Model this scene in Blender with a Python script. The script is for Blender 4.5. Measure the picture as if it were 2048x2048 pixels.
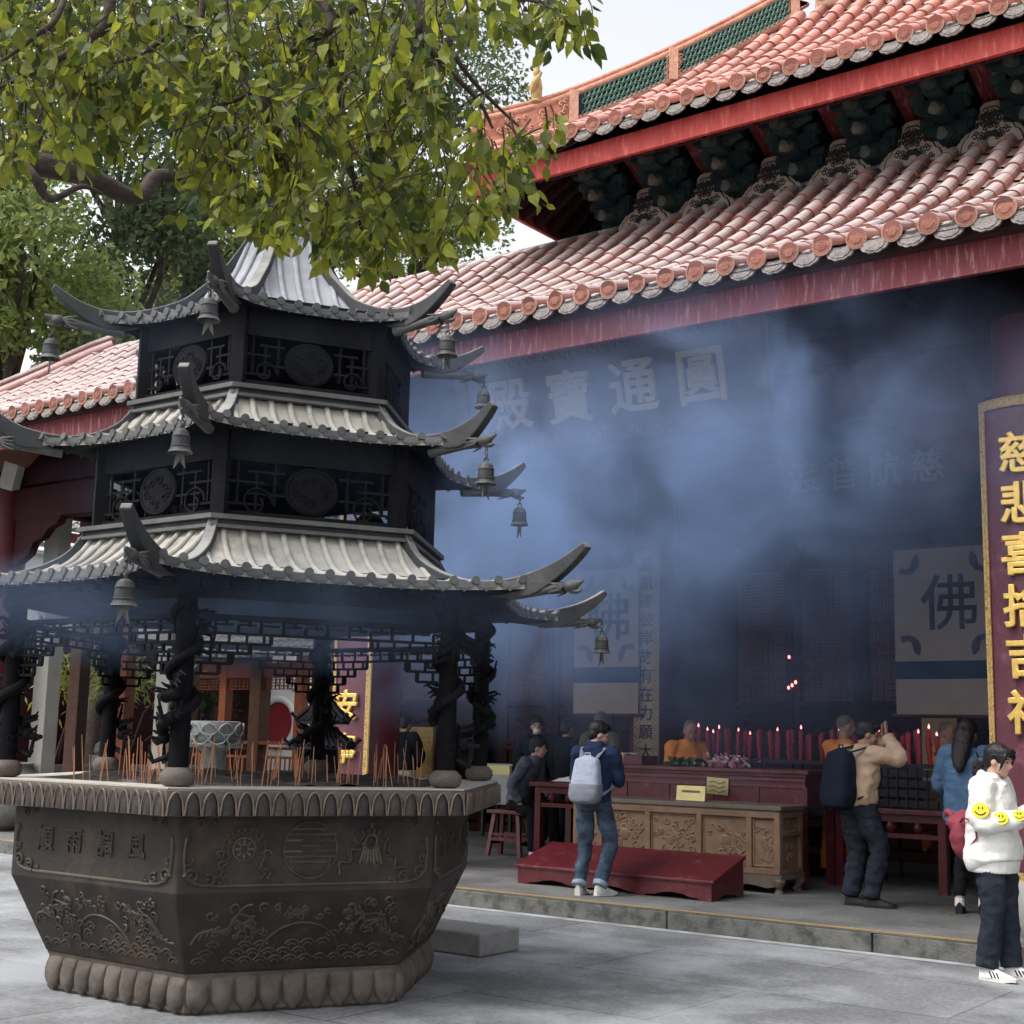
import bpy, bmesh, math, random
from math import sin, cos, pi, radians as R, sqrt, atan2
from mathutils import Vector as V, Matrix, noise as mnoise

random.seed(7)
scene = bpy.context.scene
for o in list(bpy.data.objects):
    bpy.data.objects.remove(o)
col = scene.collection

# ------------------------------------------------------------------ camera
CAM = V((0.0, 0.0, 1.56))
FPX = 2766.0                                   # focal length in photo pixels (2048 wide)
_th = math.atan((1477 - 1024) / FPX); _yw = R(36.7); _rl = R(1.256)
_d = V((-sin(_yw) * cos(_th), cos(_yw) * cos(_th), sin(_th)))
_r = V((cos(_yw), sin(_yw), 0)); _u = _r.cross(_d)
CR = _r * cos(_rl) + _u * sin(_rl); CU = -_r * sin(_rl) + _u * cos(_rl)
cd = bpy.data.cameras.new('camera'); cam = bpy.data.objects.new('camera', cd); col.objects.link(cam)
cam.matrix_world = Matrix(((CR.x, CU.x, -_d.x, CAM.x), (CR.y, CU.y, -_d.y, CAM.y), (CR.z, CU.z, -_d.z, CAM.z), (0, 0, 0, 1)))
cd.sensor_width = 36; cd.lens = 36 * FPX / 2048; cd.clip_start = 0.05; cd.clip_end = 2000
scene.camera = cam

def at(px, py, depth):                         # photo measurement -> world point at a depth along the lens axis
    return CAM + (_d * FPX + CR * (px - 1024) - CU * (py - 1024)) * (depth / FPX)
def at_y(px, py, Y):                           # photo measurement -> point on the upright plane y = Y
    v = _d * FPX + CR * (px - 1024) - CU * (py - 1024)
    return CAM + v * ((Y - CAM.y) / v.y)
def at_z(px, py, Z):
    v = _d * FPX + CR * (px - 1024) - CU * (py - 1024)
    return CAM + v * ((Z - CAM.z) / v.z)

# ------------------------------------------------------------------ sky, sun, exposure
SUN_EL, SUN_AZ = 58, 205                       # soft sun high behind the camera's left shoulder
w = bpy.data.worlds.new('World'); scene.world = w; w.use_nodes = True
nt = w.node_tree; nt.nodes.clear()
sky = nt.nodes.new('ShaderNodeTexSky'); sky.sky_type = 'NISHITA'; sky.sun_disc = False
sky.sun_elevation = R(SUN_EL); sky.sun_rotation = R(SUN_AZ); sky.air_density = 1.0; sky.dust_density = 4.0; sky.ozone_density = 1.0
hs = nt.nodes.new('ShaderNodeHueSaturation'); hs.inputs['Saturation'].default_value = 0.18
bg = nt.nodes.new('ShaderNodeBackground'); bg.inputs['Strength'].default_value = 0.15
ow = nt.nodes.new('ShaderNodeOutputWorld')
nt.links.new(sky.outputs[0], hs.inputs['Color']); nt.links.new(hs.outputs[0], bg.inputs['Color']); nt.links.new(bg.outputs[0], ow.inputs['Surface'])
sd = bpy.data.lights.new('sun', 'SUN'); sd.energy = 0.9; sd.angle = R(25); sd.color = (1, .97, .93)
so = bpy.data.objects.new('sun', sd); col.objects.link(so)
_az = R(SUN_AZ)                                # rotation is clockwise from +Y
_sv = V((sin(_az) * cos(R(SUN_EL)), cos(_az) * cos(R(SUN_EL)), sin(R(SUN_EL))))
so.rotation_euler = (-_sv).to_track_quat('-Z', 'Y').to_euler()
vs = scene.view_settings
vs.view_transform = 'Standard'; vs.look = 'None'; vs.gamma = 1; vs.use_curve_mapping = False
vs.exposure = 1.2
cy = scene.cycles
cy.max_bounces = 7; cy.diffuse_bounces = 3; cy.glossy_bounces = 2; cy.transmission_bounces = 4; cy.transparent_max_bounces = 8
cy.volume_bounces = 1; cy.volume_step_rate = 0.7; cy.volume_max_steps = 96; cy.caustics_reflective = False; cy.caustics_refractive = False
cy.use_denoising = True; cy.sample_clamp_indirect = 6

# ------------------------------------------------------------------ tags and objects
def tag(o, label=None, cat=None, group=None, kind=None):
    if label: o['label'] = label
    if cat: o['category'] = cat
    if group: o['group'] = group
    if kind: o['kind'] = kind
    return o
def empty(name, loc, label, cat, group=None, rz=0):
    o = bpy.data.objects.new(name, None); col.objects.link(o); o.location = loc; o.rotation_euler[2] = rz; o.empty_display_size = .2
    return tag(o, label, cat, group)
def link(o, parent=None):
    col.objects.link(o)
    if parent: o.parent = parent
    return o
KIDS = {}
def kids(o): return [c for c in bpy.data.objects if c.parent == o]
def copy_tree(o, loc=None, rz=None, label=None, parent=None):
    c = o.copy(); col.objects.link(c)
    if parent: c.parent = parent
    if loc is not None: c.location = loc
    if rz is not None: c.rotation_euler[2] = rz
    if label: c['label'] = label
    for k in kids(o): copy_tree(k, parent=c)
    return c

class MB:
    def __init__(s): s.v = []; s.f = []; s.m = []
    def add(s, vs, fs, mi=0):
        b = len(s.v); s.v += [tuple(p) for p in vs]
        for f in fs: s.f.append(tuple(b + i for i in f)); s.m.append(mi)
        return s
    def box(s, c, d, rz=0, mi=0, rot=None, taper=1.0):
        M = rot if rot is not None else Matrix.Rotation(rz, 3, 'Z')
        vs = []
        for z in (-1, 1):
            k = taper if z > 0 else 1
            for x, y in ((-1, -1), (1, -1), (1, 1), (-1, 1)):
                vs.append(V(c) + M @ V((x * d[0] / 2 * k, y * d[1] / 2 * k, z * d[2] / 2)))
        return s.add(vs, [(3, 2, 1, 0), (4, 5, 6, 7), (0, 1, 5, 4), (1, 2, 6, 5), (2, 3, 7, 6), (3, 0, 4, 7)], mi)
    def bar(s, a, b, wd, ht=None, mi=0, up=(0, 0, 1)):
        a = V(a); b = V(b); t = (b - a); L = t.length; t.normalize(); ht = ht or wd
        u = V(up)
        if abs(t.dot(u)) > .98: u = V((0, 1, 0))
        sd = t.cross(u).normalized(); u = sd.cross(t)
        M = Matrix((t, sd, u)).transposed()
        return s.box((a + b) / 2, (L, wd, ht), rot=M, mi=mi)
    def tube(s, pts, rad, n=8, mi=0, cap=True, arc=None, sq=1.0, upv=None):
        pts = [V(p) for p in pts]
        if not isinstance(rad, (list, tuple)): rad = [rad] * len(pts)
        N = len(pts); rings = []
        t0 = (pts[1] - pts[0]).normalized()
        u = V(upv) if upv else (V((0, 0, 1)) if abs(t0.z) < .95 else V((0, 1, 0)))
        closed = arc is None; k = n if closed else n + 1
        vs = []
        for i in range(N):
            t = (pts[min(i + 1, N - 1)] - pts[max(i - 1, 0)])
            if t.length < 1e-9: t = t0
            t.normalize()
            a = t.cross(u)
            if a.length < 1e-6: a = t.orthogonal()
            a.normalize(); u2 = a.cross(t).normalized(); u = u2
            for j in range(k):
                an = 2 * pi * j / n if closed else arc[0] + (arc[1] - arc[0]) * j / n
                vs.append(pts[i] + (a * cos(an) + u2 * sin(an) * sq) * rad[i])
        fs = []
        for i in range(N - 1):
            for j in range(k if closed else n):
                j2 = (j + 1) % k
                fs.append((i * k + j, i * k + j2, (i + 1) * k + j2, (i + 1) * k + j))
        if cap:
            fs.append(tuple(range(k - 1, -1, -1))); fs.append(tuple((N - 1) * k + j for j in range(k)))
        return s.add(vs, fs, mi)
    def lathe(s, prof, n=24, c=(0, 0, 0), mi=0, ph=0, hexr=False, cap=True, fr=None):
        vs = []; fs = []
        for r, z in prof:
            for j in range(n):
                a = ph + 2 * pi * j / n
                rr = r * (fr(a, r, z) if fr else 1)
                vs.append((c[0] + rr * cos(a), c[1] + rr * sin(a), c[2] + z))
        for i in range(len(prof) - 1):
            for j in range(n):
                j2 = (j + 1) % n
                fs.append((i * n + j, i * n + j2, (i + 1) * n + j2, (i + 1) * n + j))
        if cap:
            fs.append(tuple(range(n - 1, -1, -1))); fs.append(tuple((len(prof) - 1) * n + j for j in range(n)))
        return s.add(vs, fs, mi)
    def ell(s, c, r, n=12, m=8, rot=None, mi=0):
        vs = []; fs = []; c = V(c)
        for i in range(m + 1):
            th = pi * i / m
            for j in range(n):
                a = 2 * pi * j / n
                p = V((r[0] * sin(th) * cos(a), r[1] * sin(th) * sin(a), r[2] * cos(th)))
                vs.append(c + (rot @ p if rot else p))
        for i in range(m):
            for j in range(n):
                j2 = (j + 1) % n
                fs.append((i * n + j, (i + 1) * n + j, (i + 1) * n + j2, i * n + j2))
        return s.add(vs, fs, mi)
    def prism(s, poly, fn, d0, d1, mi=0):      # poly in (a,b); fn(a,b,d)->point
        n = len(poly)
        vs = [fn(a, b, d0) for a, b in poly] + [fn(a, b, d1) for a, b in poly]
        fs = [tuple(range(n - 1, -1, -1)), tuple(range(n, 2 * n))] + [(i, (i + 1) % n, n + (i + 1) % n, n + i) for i in range(n)]
        return s.add(vs, fs, mi)
    def grid(s, fn, nu, nv, mi=0):
        vs = [fn(i / nu, j / nv) for j in range(nv + 1) for i in range(nu + 1)]
        k = nu + 1
        return s.add(vs, [(j * k + i, j * k + i + 1, (j + 1) * k + i + 1, (j + 1) * k + i) for j in range(nv) for i in range(nu)], mi)
    def xf(s, M):
        s.v = [tuple(M @ V(p)) for p in s.v]; return s
    def join(s, o, mi=None):
        b = len(s.v); s.v += o.v; s.f += [tuple(b + i for i in f) for f in o.f]; s.m += [(mi if mi is not None else m) for m in o.m]; return s
    def mesh(s, name, mats, smooth=None):
        me = bpy.data.meshes.new(name); me.from_pydata(s.v, [], s.f)
        if not isinstance(mats, (list, tuple)): mats = [mats]
        for m in mats: me.materials.append(m)
        if len(mats) > 1: me.polygons.foreach_set('material_index', s.m)
        bm = bmesh.new(); bm.from_mesh(me); bmesh.ops.recalc_face_normals(bm, faces=bm.faces); bm.to_mesh(me); bm.free()
        if smooth:
            me.polygons.foreach_set('use_smooth', [True] * len(me.polygons))
            try: me.set_sharp_from_angle(angle=R(smooth))
            except Exception: pass
        me.update(); return me
    def build(s, name, mats, parent=None, smooth=None, loc=None):
        o = bpy.data.objects.new(name, s.mesh(name, mats, smooth)); col.objects.link(o)
        if parent: o.parent = parent
        if loc is not None: o.location = loc
        return o
    def loose(s, name, mats, parent=None, smooth=None):   # mesh without recalculated normals (leaf sheets)
        me = bpy.data.meshes.new(name); me.from_pydata(s.v, [], s.f)
        if not isinstance(mats, (list, tuple)): mats = [mats]
        for m in mats: me.materials.append(m)
        if len(mats) > 1: me.polygons.foreach_set('material_index', s.m)
        o = bpy.data.objects.new(name, me); col.objects.link(o)
        if parent: o.parent = parent
        return o

def bevel(o, wd, seg=2, ang=35):
    md = o.modifiers.new('b', 'BEVEL'); md.width = wd; md.segments = seg; md.limit_method = 'ANGLE'; md.angle_limit = R(ang); return o

# ------------------------------------------------------------------ materials
def mat(name, c, rough=.75, var=.18, sc=6, bump=.15, bsc=45, metal=0, c2=None, c2amt=.5, c2sc=2.5, spec=.3, wear=None, wear_amt=.6, stretch=None, isl=0, detail=6, dust_sheen=None, dust_sheen_lo=.55, dust_sheen_hi=.98, dust_sheen_amt=.85):
    m = bpy.data.materials.new(name); m.use_nodes = True; n = m.node_tree.nodes; l = m.node_tree.links
    b = n['Principled BSDF']; b.inputs['Roughness'].default_value = rough; b.inputs['Metallic'].default_value = metal
    b.inputs['Specular IOR Level'].default_value = spec
    tc = n.new('ShaderNodeTexCoord'); co = tc.outputs['Object']
    if stretch:
        mp = n.new('ShaderNodeMapping'); mp.inputs['Scale'].default_value = stretch; l.new(co, mp.inputs['Vector']); cos_ = mp.outputs[0]
    else: cos_ = co
    nz = n.new('ShaderNodeTexNoise'); nz.inputs['Scale'].default_value = sc; nz.inputs['Detail'].default_value = detail; nz.inputs['Roughness'].default_value = .62
    l.new(cos_, nz.inputs['Vector'])
    mr = n.new('ShaderNodeMapRange'); mr.inputs[1].default_value = .25; mr.inputs[2].default_value = .75; mr.inputs[3].default_value = 1 - var; mr.inputs[4].default_value = 1 + var
    l.new(nz.outputs['Fac'], mr.inputs[0])
    base = n.new('ShaderNodeRGB'); base.outputs[0].default_value = (*c, 1); cout = base.outputs[0]
    if c2:
        n2 = n.new('ShaderNodeTexNoise'); n2.inputs['Scale'].default_value = c2sc; n2.inputs['Detail'].default_value = 7; n2.inputs['Roughness'].default_value = .65; l.new(cos_, n2.inputs['Vector'])
        rp = n.new('ShaderNodeMapRange'); rp.inputs[1].default_value = .62 - .3 * c2amt; rp.inputs[2].default_value = .78 - .3 * c2amt; l.new(n2.outputs['Fac'], rp.inputs[0])
        mx = n.new('ShaderNodeMixRGB'); mx.inputs[2].default_value = (*c2, 1); l.new(rp.outputs[0], mx.inputs[0]); l.new(cout, mx.inputs[1]); cout = mx.outputs[0]
    if wear:
        g = n.new('ShaderNodeNewGeometry'); wr = n.new('ShaderNodeMapRange'); wr.inputs[1].default_value = .53; wr.inputs[2].default_value = .64; wr.inputs[4].default_value = wear_amt
        l.new(g.outputs['Pointiness'], wr.inputs[0]); mw = n.new('ShaderNodeMixRGB'); mw.inputs[2].default_value = (*wear, 1); l.new(wr.outputs[0], mw.inputs[0]); l.new(cout, mw.inputs[1]); cout = mw.outputs[0]
    mul = n.new('ShaderNodeMixRGB'); mul.blend_type = 'MULTIPLY'; mul.inputs[0].default_value = 1; l.new(cout, mul.inputs[1]); l.new(mr.outputs[0], mul.inputs[2]); cout = mul.outputs[0]
    if isl:
        g2 = n.new('ShaderNodeNewGeometry'); mi = n.new('ShaderNodeMapRange'); mi.inputs[3].default_value = 1 - isl; mi.inputs[4].default_value = 1 + isl; l.new(g2.outputs['Random Per Island'], mi.inputs[0])
        m3 = n.new('ShaderNodeMixRGB'); m3.blend_type = 'MULTIPLY'; m3.inputs[0].default_value = 1; l.new(cout, m3.inputs[1]); l.new(mi.outputs[0], m3.inputs[2]); cout = m3.outputs[0]
    if dust_sheen:                                           # pale upward faces: settled dust plus painted-in sky sheen
        gd = n.new('ShaderNodeNewGeometry'); sx = n.new('ShaderNodeSeparateXYZ'); l.new(gd.outputs['True Normal'], sx.inputs[0])
        nd = n.new('ShaderNodeTexNoise'); nd.inputs['Scale'].default_value = 3.4; nd.inputs['Detail'].default_value = 8; nd.inputs['Roughness'].default_value = .7; l.new(co, nd.inputs['Vector'])
        ad = n.new('ShaderNodeMath'); ad.operation = 'MULTIPLY_ADD'; ad.inputs[1].default_value = .9; l.new(nd.outputs['Fac'], ad.inputs[0]); l.new(sx.outputs[2], ad.inputs[2])
        md = n.new('ShaderNodeMapRange'); md.inputs[1].default_value = dust_sheen_lo + .45; md.inputs[2].default_value = dust_sheen_hi + .45; md.inputs[4].default_value = dust_sheen_amt; l.new(ad.outputs[0], md.inputs[0])
        xd = n.new('ShaderNodeMixRGB'); xd.inputs[2].default_value = (*dust_sheen, 1); l.new(md.outputs[0], xd.inputs[0]); l.new(cout, xd.inputs[1]); cout = xd.outputs[0]
    l.new(cout, b.inputs['Base Color'])
    if bump:
        nb = n.new('ShaderNodeTexNoise'); nb.inputs['Scale'].default_value = bsc; nb.inputs['Detail'].default_value = 5; l.new(cos_, nb.inputs['Vector'])
        bp = n.new('ShaderNodeBump'); bp.inputs['Strength'].default_value = bump; bp.inputs['Distance'].default_value = .02; l.new(nb.outputs['Fac'], bp.inputs['Height']); l.new(bp.outputs[0], b.inputs['Normal'])
    return m
def emit(name, c, s):
    m = bpy.data.materials.new(name); m.use_nodes = True; n = m.node_tree.nodes; n.remove(n['Principled BSDF'])
    e = n.new('ShaderNodeEmission'); e.inputs[0].default_value = (*c, 1); e.inputs[1].default_value = s; m.node_tree.links.new(e.outputs[0], n['Material Output'].inputs[0]); return m
def leafmat(name, c, c2, trans=.45, rough=.5, sat=.35):
    m = bpy.data.materials.new(name); m.use_nodes = True; n = m.node_tree.nodes; l = m.node_tree.links
    b = n['Principled BSDF']; b.inputs['Roughness'].default_value = rough; b.inputs['Specular IOR Level'].default_value = .35
    g = n.new('ShaderNodeNewGeometry'); rp = n.new('ShaderNodeValToRGB'); l.new(g.outputs['Random Per Island'], rp.inputs[0])
    rp.color_ramp.elements[0].color = (*c, 1); rp.color_ramp.elements[1].color = (*c2, 1)
    e = rp.color_ramp.elements.new(.5); e.color = tuple((a + b_) / 2 * .95 for a, b_ in zip(c, c2)) + (1,)
    l.new(rp.outputs[0], b.inputs['Base Color'])
    t = n.new('ShaderNodeBsdfTranslucent'); hsv = n.new('ShaderNodeHueSaturation'); hsv.inputs['Value'].default_value = 1.7; hsv.inputs['Hue'].default_value = .485; l.new(rp.outputs[0], hsv.inputs['Color']); l.new(hsv.outputs[0], t.inputs[0])
    mx = n.new('ShaderNodeMixShader'); mx.inputs[0].default_value = trans; l.new(b.outputs[0], mx.inputs[1]); l.new(t.outputs[0], mx.inputs[2]); l.new(mx.outputs[0], n['Material Output'].inputs[0])
    return m

MT = {}
MT['bronze'] = mat('dark_bronze', (.026, .022, .020), .6, .3, 5, .25, 30, .35, c2=(.055, .036, .026), c2amt=.38, wear=(.15, .125, .10), wear_amt=.6, spec=.35)
MT['bronze_black'] = mat('near_black_bronze', (.0065, .0065, .008), .75, .3, 6, .2, 35, .0, wear=(.020, .020, .022), wear_amt=.5, spec=.06)  # near-black base with slightly paler edges
MT['petal_stone'] = mat('pale_cast_base', (.112, .094, .080), .8, .25, 7, .3, 40, 0, c2=(.07, .054, .045), c2amt=.5, c2sc=5)
MT['burner_tile'] = mat('ashen_tile', (.33, .315, .28), .8, .2, 6, .15, 50, 0, c2=(.20, .19, .17), c2amt=.4)
MT['burner_tile_top'] = mat('ashen_tile_top', (.27, .275, .30), .8, .2, 6, .15, 50, 0, c2=(.17, .17, .19), c2amt=.4)
MT['burner_ridge'] = mat('ridge_bronze', (.030, .031, .033), .6, .25, 6, .2, 40, .1, c2=(.10, .10, .095), c2amt=.25, wear=(.16, .16, .155), wear_amt=.5)
MT['ridge_tile'] = mat('ridge_ashen', (.036, .037, .039), .7, .25, 6, .2, 40, 0, c2=(.06, .06, .06), c2amt=.4, dust_sheen=(.27, .265, .25), dust_sheen_lo=.2, dust_sheen_hi=.85, dust_sheen_amt=.95)
MT['rim'] = mat('rim_bronze', (.034, .028, .026), .5, .3, 8, .2, 40, .25, c2=(.07, .052, .042), c2amt=.4, wear=(.17, .14, .115), wear_amt=.6)
MT['rim_edge'] = mat('rim_edge_metal', (.16, .125, .10), .5, .3, 9, .2, 40, .25, c2=(.07, .055, .045), c2amt=.4)
MT['rim_top'] = mat('rim_top_metal', (.46, .43, .38), .6, .15, 6, .1, 40, 0)
MT['ash'] = mat('ash_bed', (.045, .041, .038), .95, .4, 9, 1.0, 16, 0, c2=(.12, .11, .1), c2amt=.4)
MT['stick'] = mat('incense_wood', (.42, .20, .11), .8, .25, 20, 0)
MT['tile'] = mat('terracotta_tile', (.25, .10, .08), .42, .22, 5, .15, 40, 0, c2=(.20, .075, .06), c2amt=.4, c2sc=5, isl=.42, spec=.4, dust_sheen=(.55, .50, .49), dust_sheen_lo=.22, dust_sheen_hi=.95, dust_sheen_amt=.88)  # dust tone raised so it also carries the roof's sky reflection
MT['tile_up'] = mat('upper_terracotta_tile', (.40, .145, .105), .45, .2, 4, .15, 40, 0, c2=(.30, .10, .07), c2amt=.4, c2sc=4, isl=.35, spec=.4, dust_sheen=(.66, .50, .47), dust_sheen_lo=.38, dust_sheen_hi=1.05, dust_sheen_amt=.7)
MT['tile_pan'] = mat('dusty_pan_tile', (.26, .175, .15), .85, .3, 6, .3, 30, 0, c2=(.38, .33, .31), c2amt=.5)
MT['tile_disc'] = mat('disc_tile', (.25, .10, .07), .75, .2, 14, .5, 90, 0, isl=.18, wear=(.42, .29, .22), wear_amt=.5)
MT['drip'] = mat('drip_tile', (.15, .12, .11), .85, .35, 18, .6, 70, 0, c2=(.07, .06, .06), c2amt=.5, c2sc=16, wear=(.36, .33, .31), wear_amt=.6)
MT['mortar'] = mat('white_mortar', (.46, .42, .40), .9, .3, 14, .5, 40, 0, c2=(.22, .17, .15), c2amt=.45, c2sc=10)
MT['drip_rim'] = mat('drip_tile_rim', (.23, .20, .185), .85, .35, 18, .5, 70, 0, c2=(.16, .13, .12), c2amt=.5, c2sc=16)
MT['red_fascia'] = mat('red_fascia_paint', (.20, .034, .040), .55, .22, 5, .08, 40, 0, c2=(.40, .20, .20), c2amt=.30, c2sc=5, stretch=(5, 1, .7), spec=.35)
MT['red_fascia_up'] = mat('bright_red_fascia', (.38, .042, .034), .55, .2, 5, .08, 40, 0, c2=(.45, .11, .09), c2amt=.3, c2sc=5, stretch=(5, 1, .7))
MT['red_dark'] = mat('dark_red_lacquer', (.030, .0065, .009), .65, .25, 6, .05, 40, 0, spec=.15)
MT['red_col'] = mat('column_red', (.095, .013, .018), .42, .15, 4, .05, 30, 0, spec=.45)
MT['red_furn'] = mat('furniture_red', (.085, .010, .014), .38, .25, 7, .06, 50, 0, c2=(.17, .05, .05), c2amt=.22, c2sc=9, spec=.5)
MT['maroon_plaque'] = mat('maroon_plaque', (.095, .022, .034), .4, .2, 8, .2, 60, 0, c2=(.24, .09, .11), c2amt=.25, spec=.5)
MT['gold'] = mat('gold_leaf', (.72, .47, .13), .38, .2, 10, .15, 60, .75, wear=(.95, .75, .35), wear_amt=.4)
MT['gold_border'] = mat('gold_border', (.62, .42, .16), .5, .35, 60, .8, 90, .4, c2=(.16, .1, .04), c2amt=.5, c2sc=60)
MT['green_br'] = mat('green_bracket', (.010, .024, .027), .7, .4, 8, .2, 30, 0, c2=(.03, .06, .05), c2amt=.3)
MT['br_tip'] = mat('bracket_tip_paint', (.055, .062, .05), .7, .3, 8, .2, 30, 0, c2=(.17, .15, .12), c2amt=.35, c2sc=5)
MT['panel_pale'] = mat('carved_pale_border', (.40, .33, .28), .75, .2, 8, .2, 40, 0)
MT['panel_dark'] = mat('carved_dark', (.035, .028, .03), .8, .3, 12, .4, 40, 0)
MT['lattice_green'] = mat('glazed_green', (.05, .13, .095), .5, .25, 8, .1, 40, 0, spec=.5)
MT['terra_orn'] = mat('terracotta_ornament', (.47, .20, .13), .7, .3, 12, .5, 40, 0, c2=(.3, .1, .06), c2amt=.4, wear=(.62, .42, .3), wear_amt=.5)
MT['ochre'] = mat('ochre_glaze', (.42, .30, .12), .5, .3, 12, .4, 40, 0)
MT['wood_dark'] = mat('dark_wood', (.05, .022, .018), .65, .3, 8, .15, 40, 0)
MT['brown_wood'] = mat('brown_wood', (.075, .036, .024), .65, .25, 7, .15, 40, 0)
MT['orange_wood'] = mat('orange_red_wood', (.20, .058, .028), .6, .25, 7, .15, 40, 0)
MT['carved_wood'] = mat('carved_tan_wood', (.165, .095, .058), .7, .22, 9, .2, 50, 0, c2=(.10, .055, .033), c2amt=.35, wear=(.30, .21, .14), wear_amt=.6)
MT['chest_top'] = mat('chest_top_wood', (.13, .105, .082), .6, .2, 9, .1, 50, 0)
MT['stone'] = mat('grey_stone', (.30, .29, .275), .88, .2, 6, .3, 50, 0, c2=(.20, .195, .185), c2amt=.4)
MT['stone_pale'] = mat('pale_stone', (.48, .46, .41), .85, .15, 5, .2, 40, 0, c2=(.34, .32, .29), c2amt=.3)
MT['stone_green'] = mat('weathered_green_stone', (.13, .14, .135), .85, .3, 9, .3, 40, 0, c2=(.12, .14, .13), c2amt=.4, wear=(.30, .31, .29), wear_amt=.4)
MT['stone_dark'] = mat('slab_stone', (.235, .23, .222), .85, .18, 8, .3, 60, 0, c2=(.16, .155, .15), c2amt=.35)
MT['grey_tile'] = mat('grey_roof_tile', (.20, .20, .19), .85, .35, 9, .4, 40, 0, c2=(.42, .40, .34), c2amt=.35, c2sc=8)
MT['white_wall'] = mat('white_plaster', (.80, .80, .79), .9, .06, 3, .05, 30, 0)
MT['moon_red'] = mat('moon_door_red', (.30, .03, .04), .6, .15, 4, .05, 40, 0)
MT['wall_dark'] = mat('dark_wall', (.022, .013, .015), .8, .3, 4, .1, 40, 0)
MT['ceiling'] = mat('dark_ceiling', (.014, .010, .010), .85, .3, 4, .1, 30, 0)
MT['paper_yellow'] = mat('yellow_board', (.38, .29, .17), .8, .12, 6, .05, 40, 0)
MT['scroll'] = mat('scroll_cloth', (.30, .235, .195), .9, .1, 4, .05, 40, 0)
MT['blue_cloth'] = mat('deep_blue_cloth', (.014, .026, .055), .9, .2, 6, .1, 60, 0)
MT['ink'] = mat('black_ink', (.012, .012, .016), .7, .2, 6, 0)
MT['bat_blue'] = mat('printed_bat', (.045, .05, .075), .85, .4, 30, 0)
MT['tab_gold'] = mat('golden_tablet', (.44, .29, .085), .5, .2, 9, .1, 40, .2)
MT['brass'] = mat('brass_plate', (.42, .36, .17), .35, .2, 9, .05, 40, .7)
MT['steel'] = mat('grey_steel', (.26, .27, .27), .45, .15, 8, .05, 40, .5)
MT['black_metal'] = mat('black_metal', (.02, .02, .022), .5, .2, 8, .1, 40, .3)
MT['white_plastic'] = mat('white_plastic', (.75, .74, .70), .5, .06, 8, 0)
MT['candle'] = mat('red_candle', (.34, .022, .034), .5, .2, 9, .05, 40, 0)
MT['flame'] = emit('candle_flame', (1, .22, .22), 2.2)
MT['lamp_red'] = emit('red_lamp', (1, .22, .2), 2.5)
MT['skin'] = mat('skin', (.50, .30, .22), .55, .08, 9, .05, 60, 0)
MT['skin_dark'] = mat('tanned_skin', (.36, .20, .135), .55, .1, 9, .05, 60, 0)
MT['hair'] = mat('black_hair', (.012, .011, .012), .45, .4, 40, .4, 90, 0, stretch=(1, 1, .15))
MT['hair_brown'] = mat('brown_hair', (.018, .012, .011), .45, .4, 40, .4, 90, 0, stretch=(1, 1, .15))
MT['hair_grey'] = mat('shaved_grey_hair', (.14, .11, .09), .7, .3, 60, .2, 90, 0)
def cloth(n, c, var=.16, **k): return mat(n, c, .92, var, 9, .5, 15, 0, spec=.1, stretch=(1, 1, 1.5), **k)
MT['navy'] = cloth('navy_cotton', (.018, .028, .062))
MT['jeans'] = cloth('blue_denim', (.040, .058, .085), c2=(.10, .15, .21), c2amt=.35, c2sc=3)
MT['jeans_dark'] = cloth('dark_denim', (.020, .024, .034), c2=(.045, .052, .066), c2amt=.3, c2sc=3)
MT['jeans_cuff'] = cloth('denim_cuff', (.22, .27, .32))
MT['denim_shirt'] = cloth('washed_denim', (.075, .135, .225), c2=(.12, .19, .28), c2amt=.35, c2sc=4)
MT['khaki'] = cloth('khaki_cotton', (.44, .31, .21))
MT['orange'] = cloth('saffron_robe', (.78, .27, .05))
MT['orange_deep'] = cloth('deep_saffron', (.48, .13, .02))
MT['white_cloth'] = cloth('white_fleece', (.70, .69, .65), .06)
MT['black_cloth'] = cloth('black_cotton', (.012, .012, .014))
MT['dark_jacket'] = cloth('dark_jacket', (.014, .016, .022))
MT['grey_cloth'] = cloth('patterned_grey_cloth', (.085, .095, .125), .3, c2=(.16, .17, .20), c2amt=.5, c2sc=45)
MT['beige'] = cloth('beige_trousers', (.40, .36, .27))
MT['olive'] = cloth('olive_jacket', (.12, .11, .055))
MT['pack_grey'] = cloth('light_grey_pack', (.34, .37, .45), .06)
MT['pack_grey2'] = cloth('mid_grey_pack', (.19, .20, .23), .12)
MT['pack_black'] = cloth('black_pack', (.010, .013, .022))
MT['pack_red'] = cloth('dusty_red_pack', (.20, .042, .058))
MT['shoe_white'] = mat('white_leather', (.74, .73, .70), .5, .05, 9, .05, 40, 0)
MT['shoe_pale'] = mat('pale_trainer', (.55, .55, .50), .6, .2, 15, .1, 40, 0)
MT['shoe_black'] = mat('black_shoe', (.014, .014, .015), .45, .2, 9, .1, 40, 0)
MT['sole'] = mat('shoe_sole', (.60, .57, .50), .7, .1, 9, .05, 40, 0)
MT['smile_yellow'] = cloth('yellow_patch', (.72, .55, .06), .05)
MT['sign_char'] = mat('faded_sign_gilt', (.36, .28, .17), .7, .3, 20, .2, 60, 0)
MT['eye'] = mat('dark_eye', (.015, .01, .01), .3, .1, 9, 0)
MT['lip'] = mat('lips', (.36, .12, .11), .5, .1, 9, 0)
MT['bark'] = mat('dark_bark', (.040, .029, .023), .9, .35, 9, .8, 18, 0, c2=(.085, .065, .05), c2amt=.4)
MT['leaf_near'] = leafmat('backlit_leaf', (.026, .052, .011), (.235, .26, .030), .50)  # random dark-to-bright leaf colours paint in shade and backlight
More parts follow.
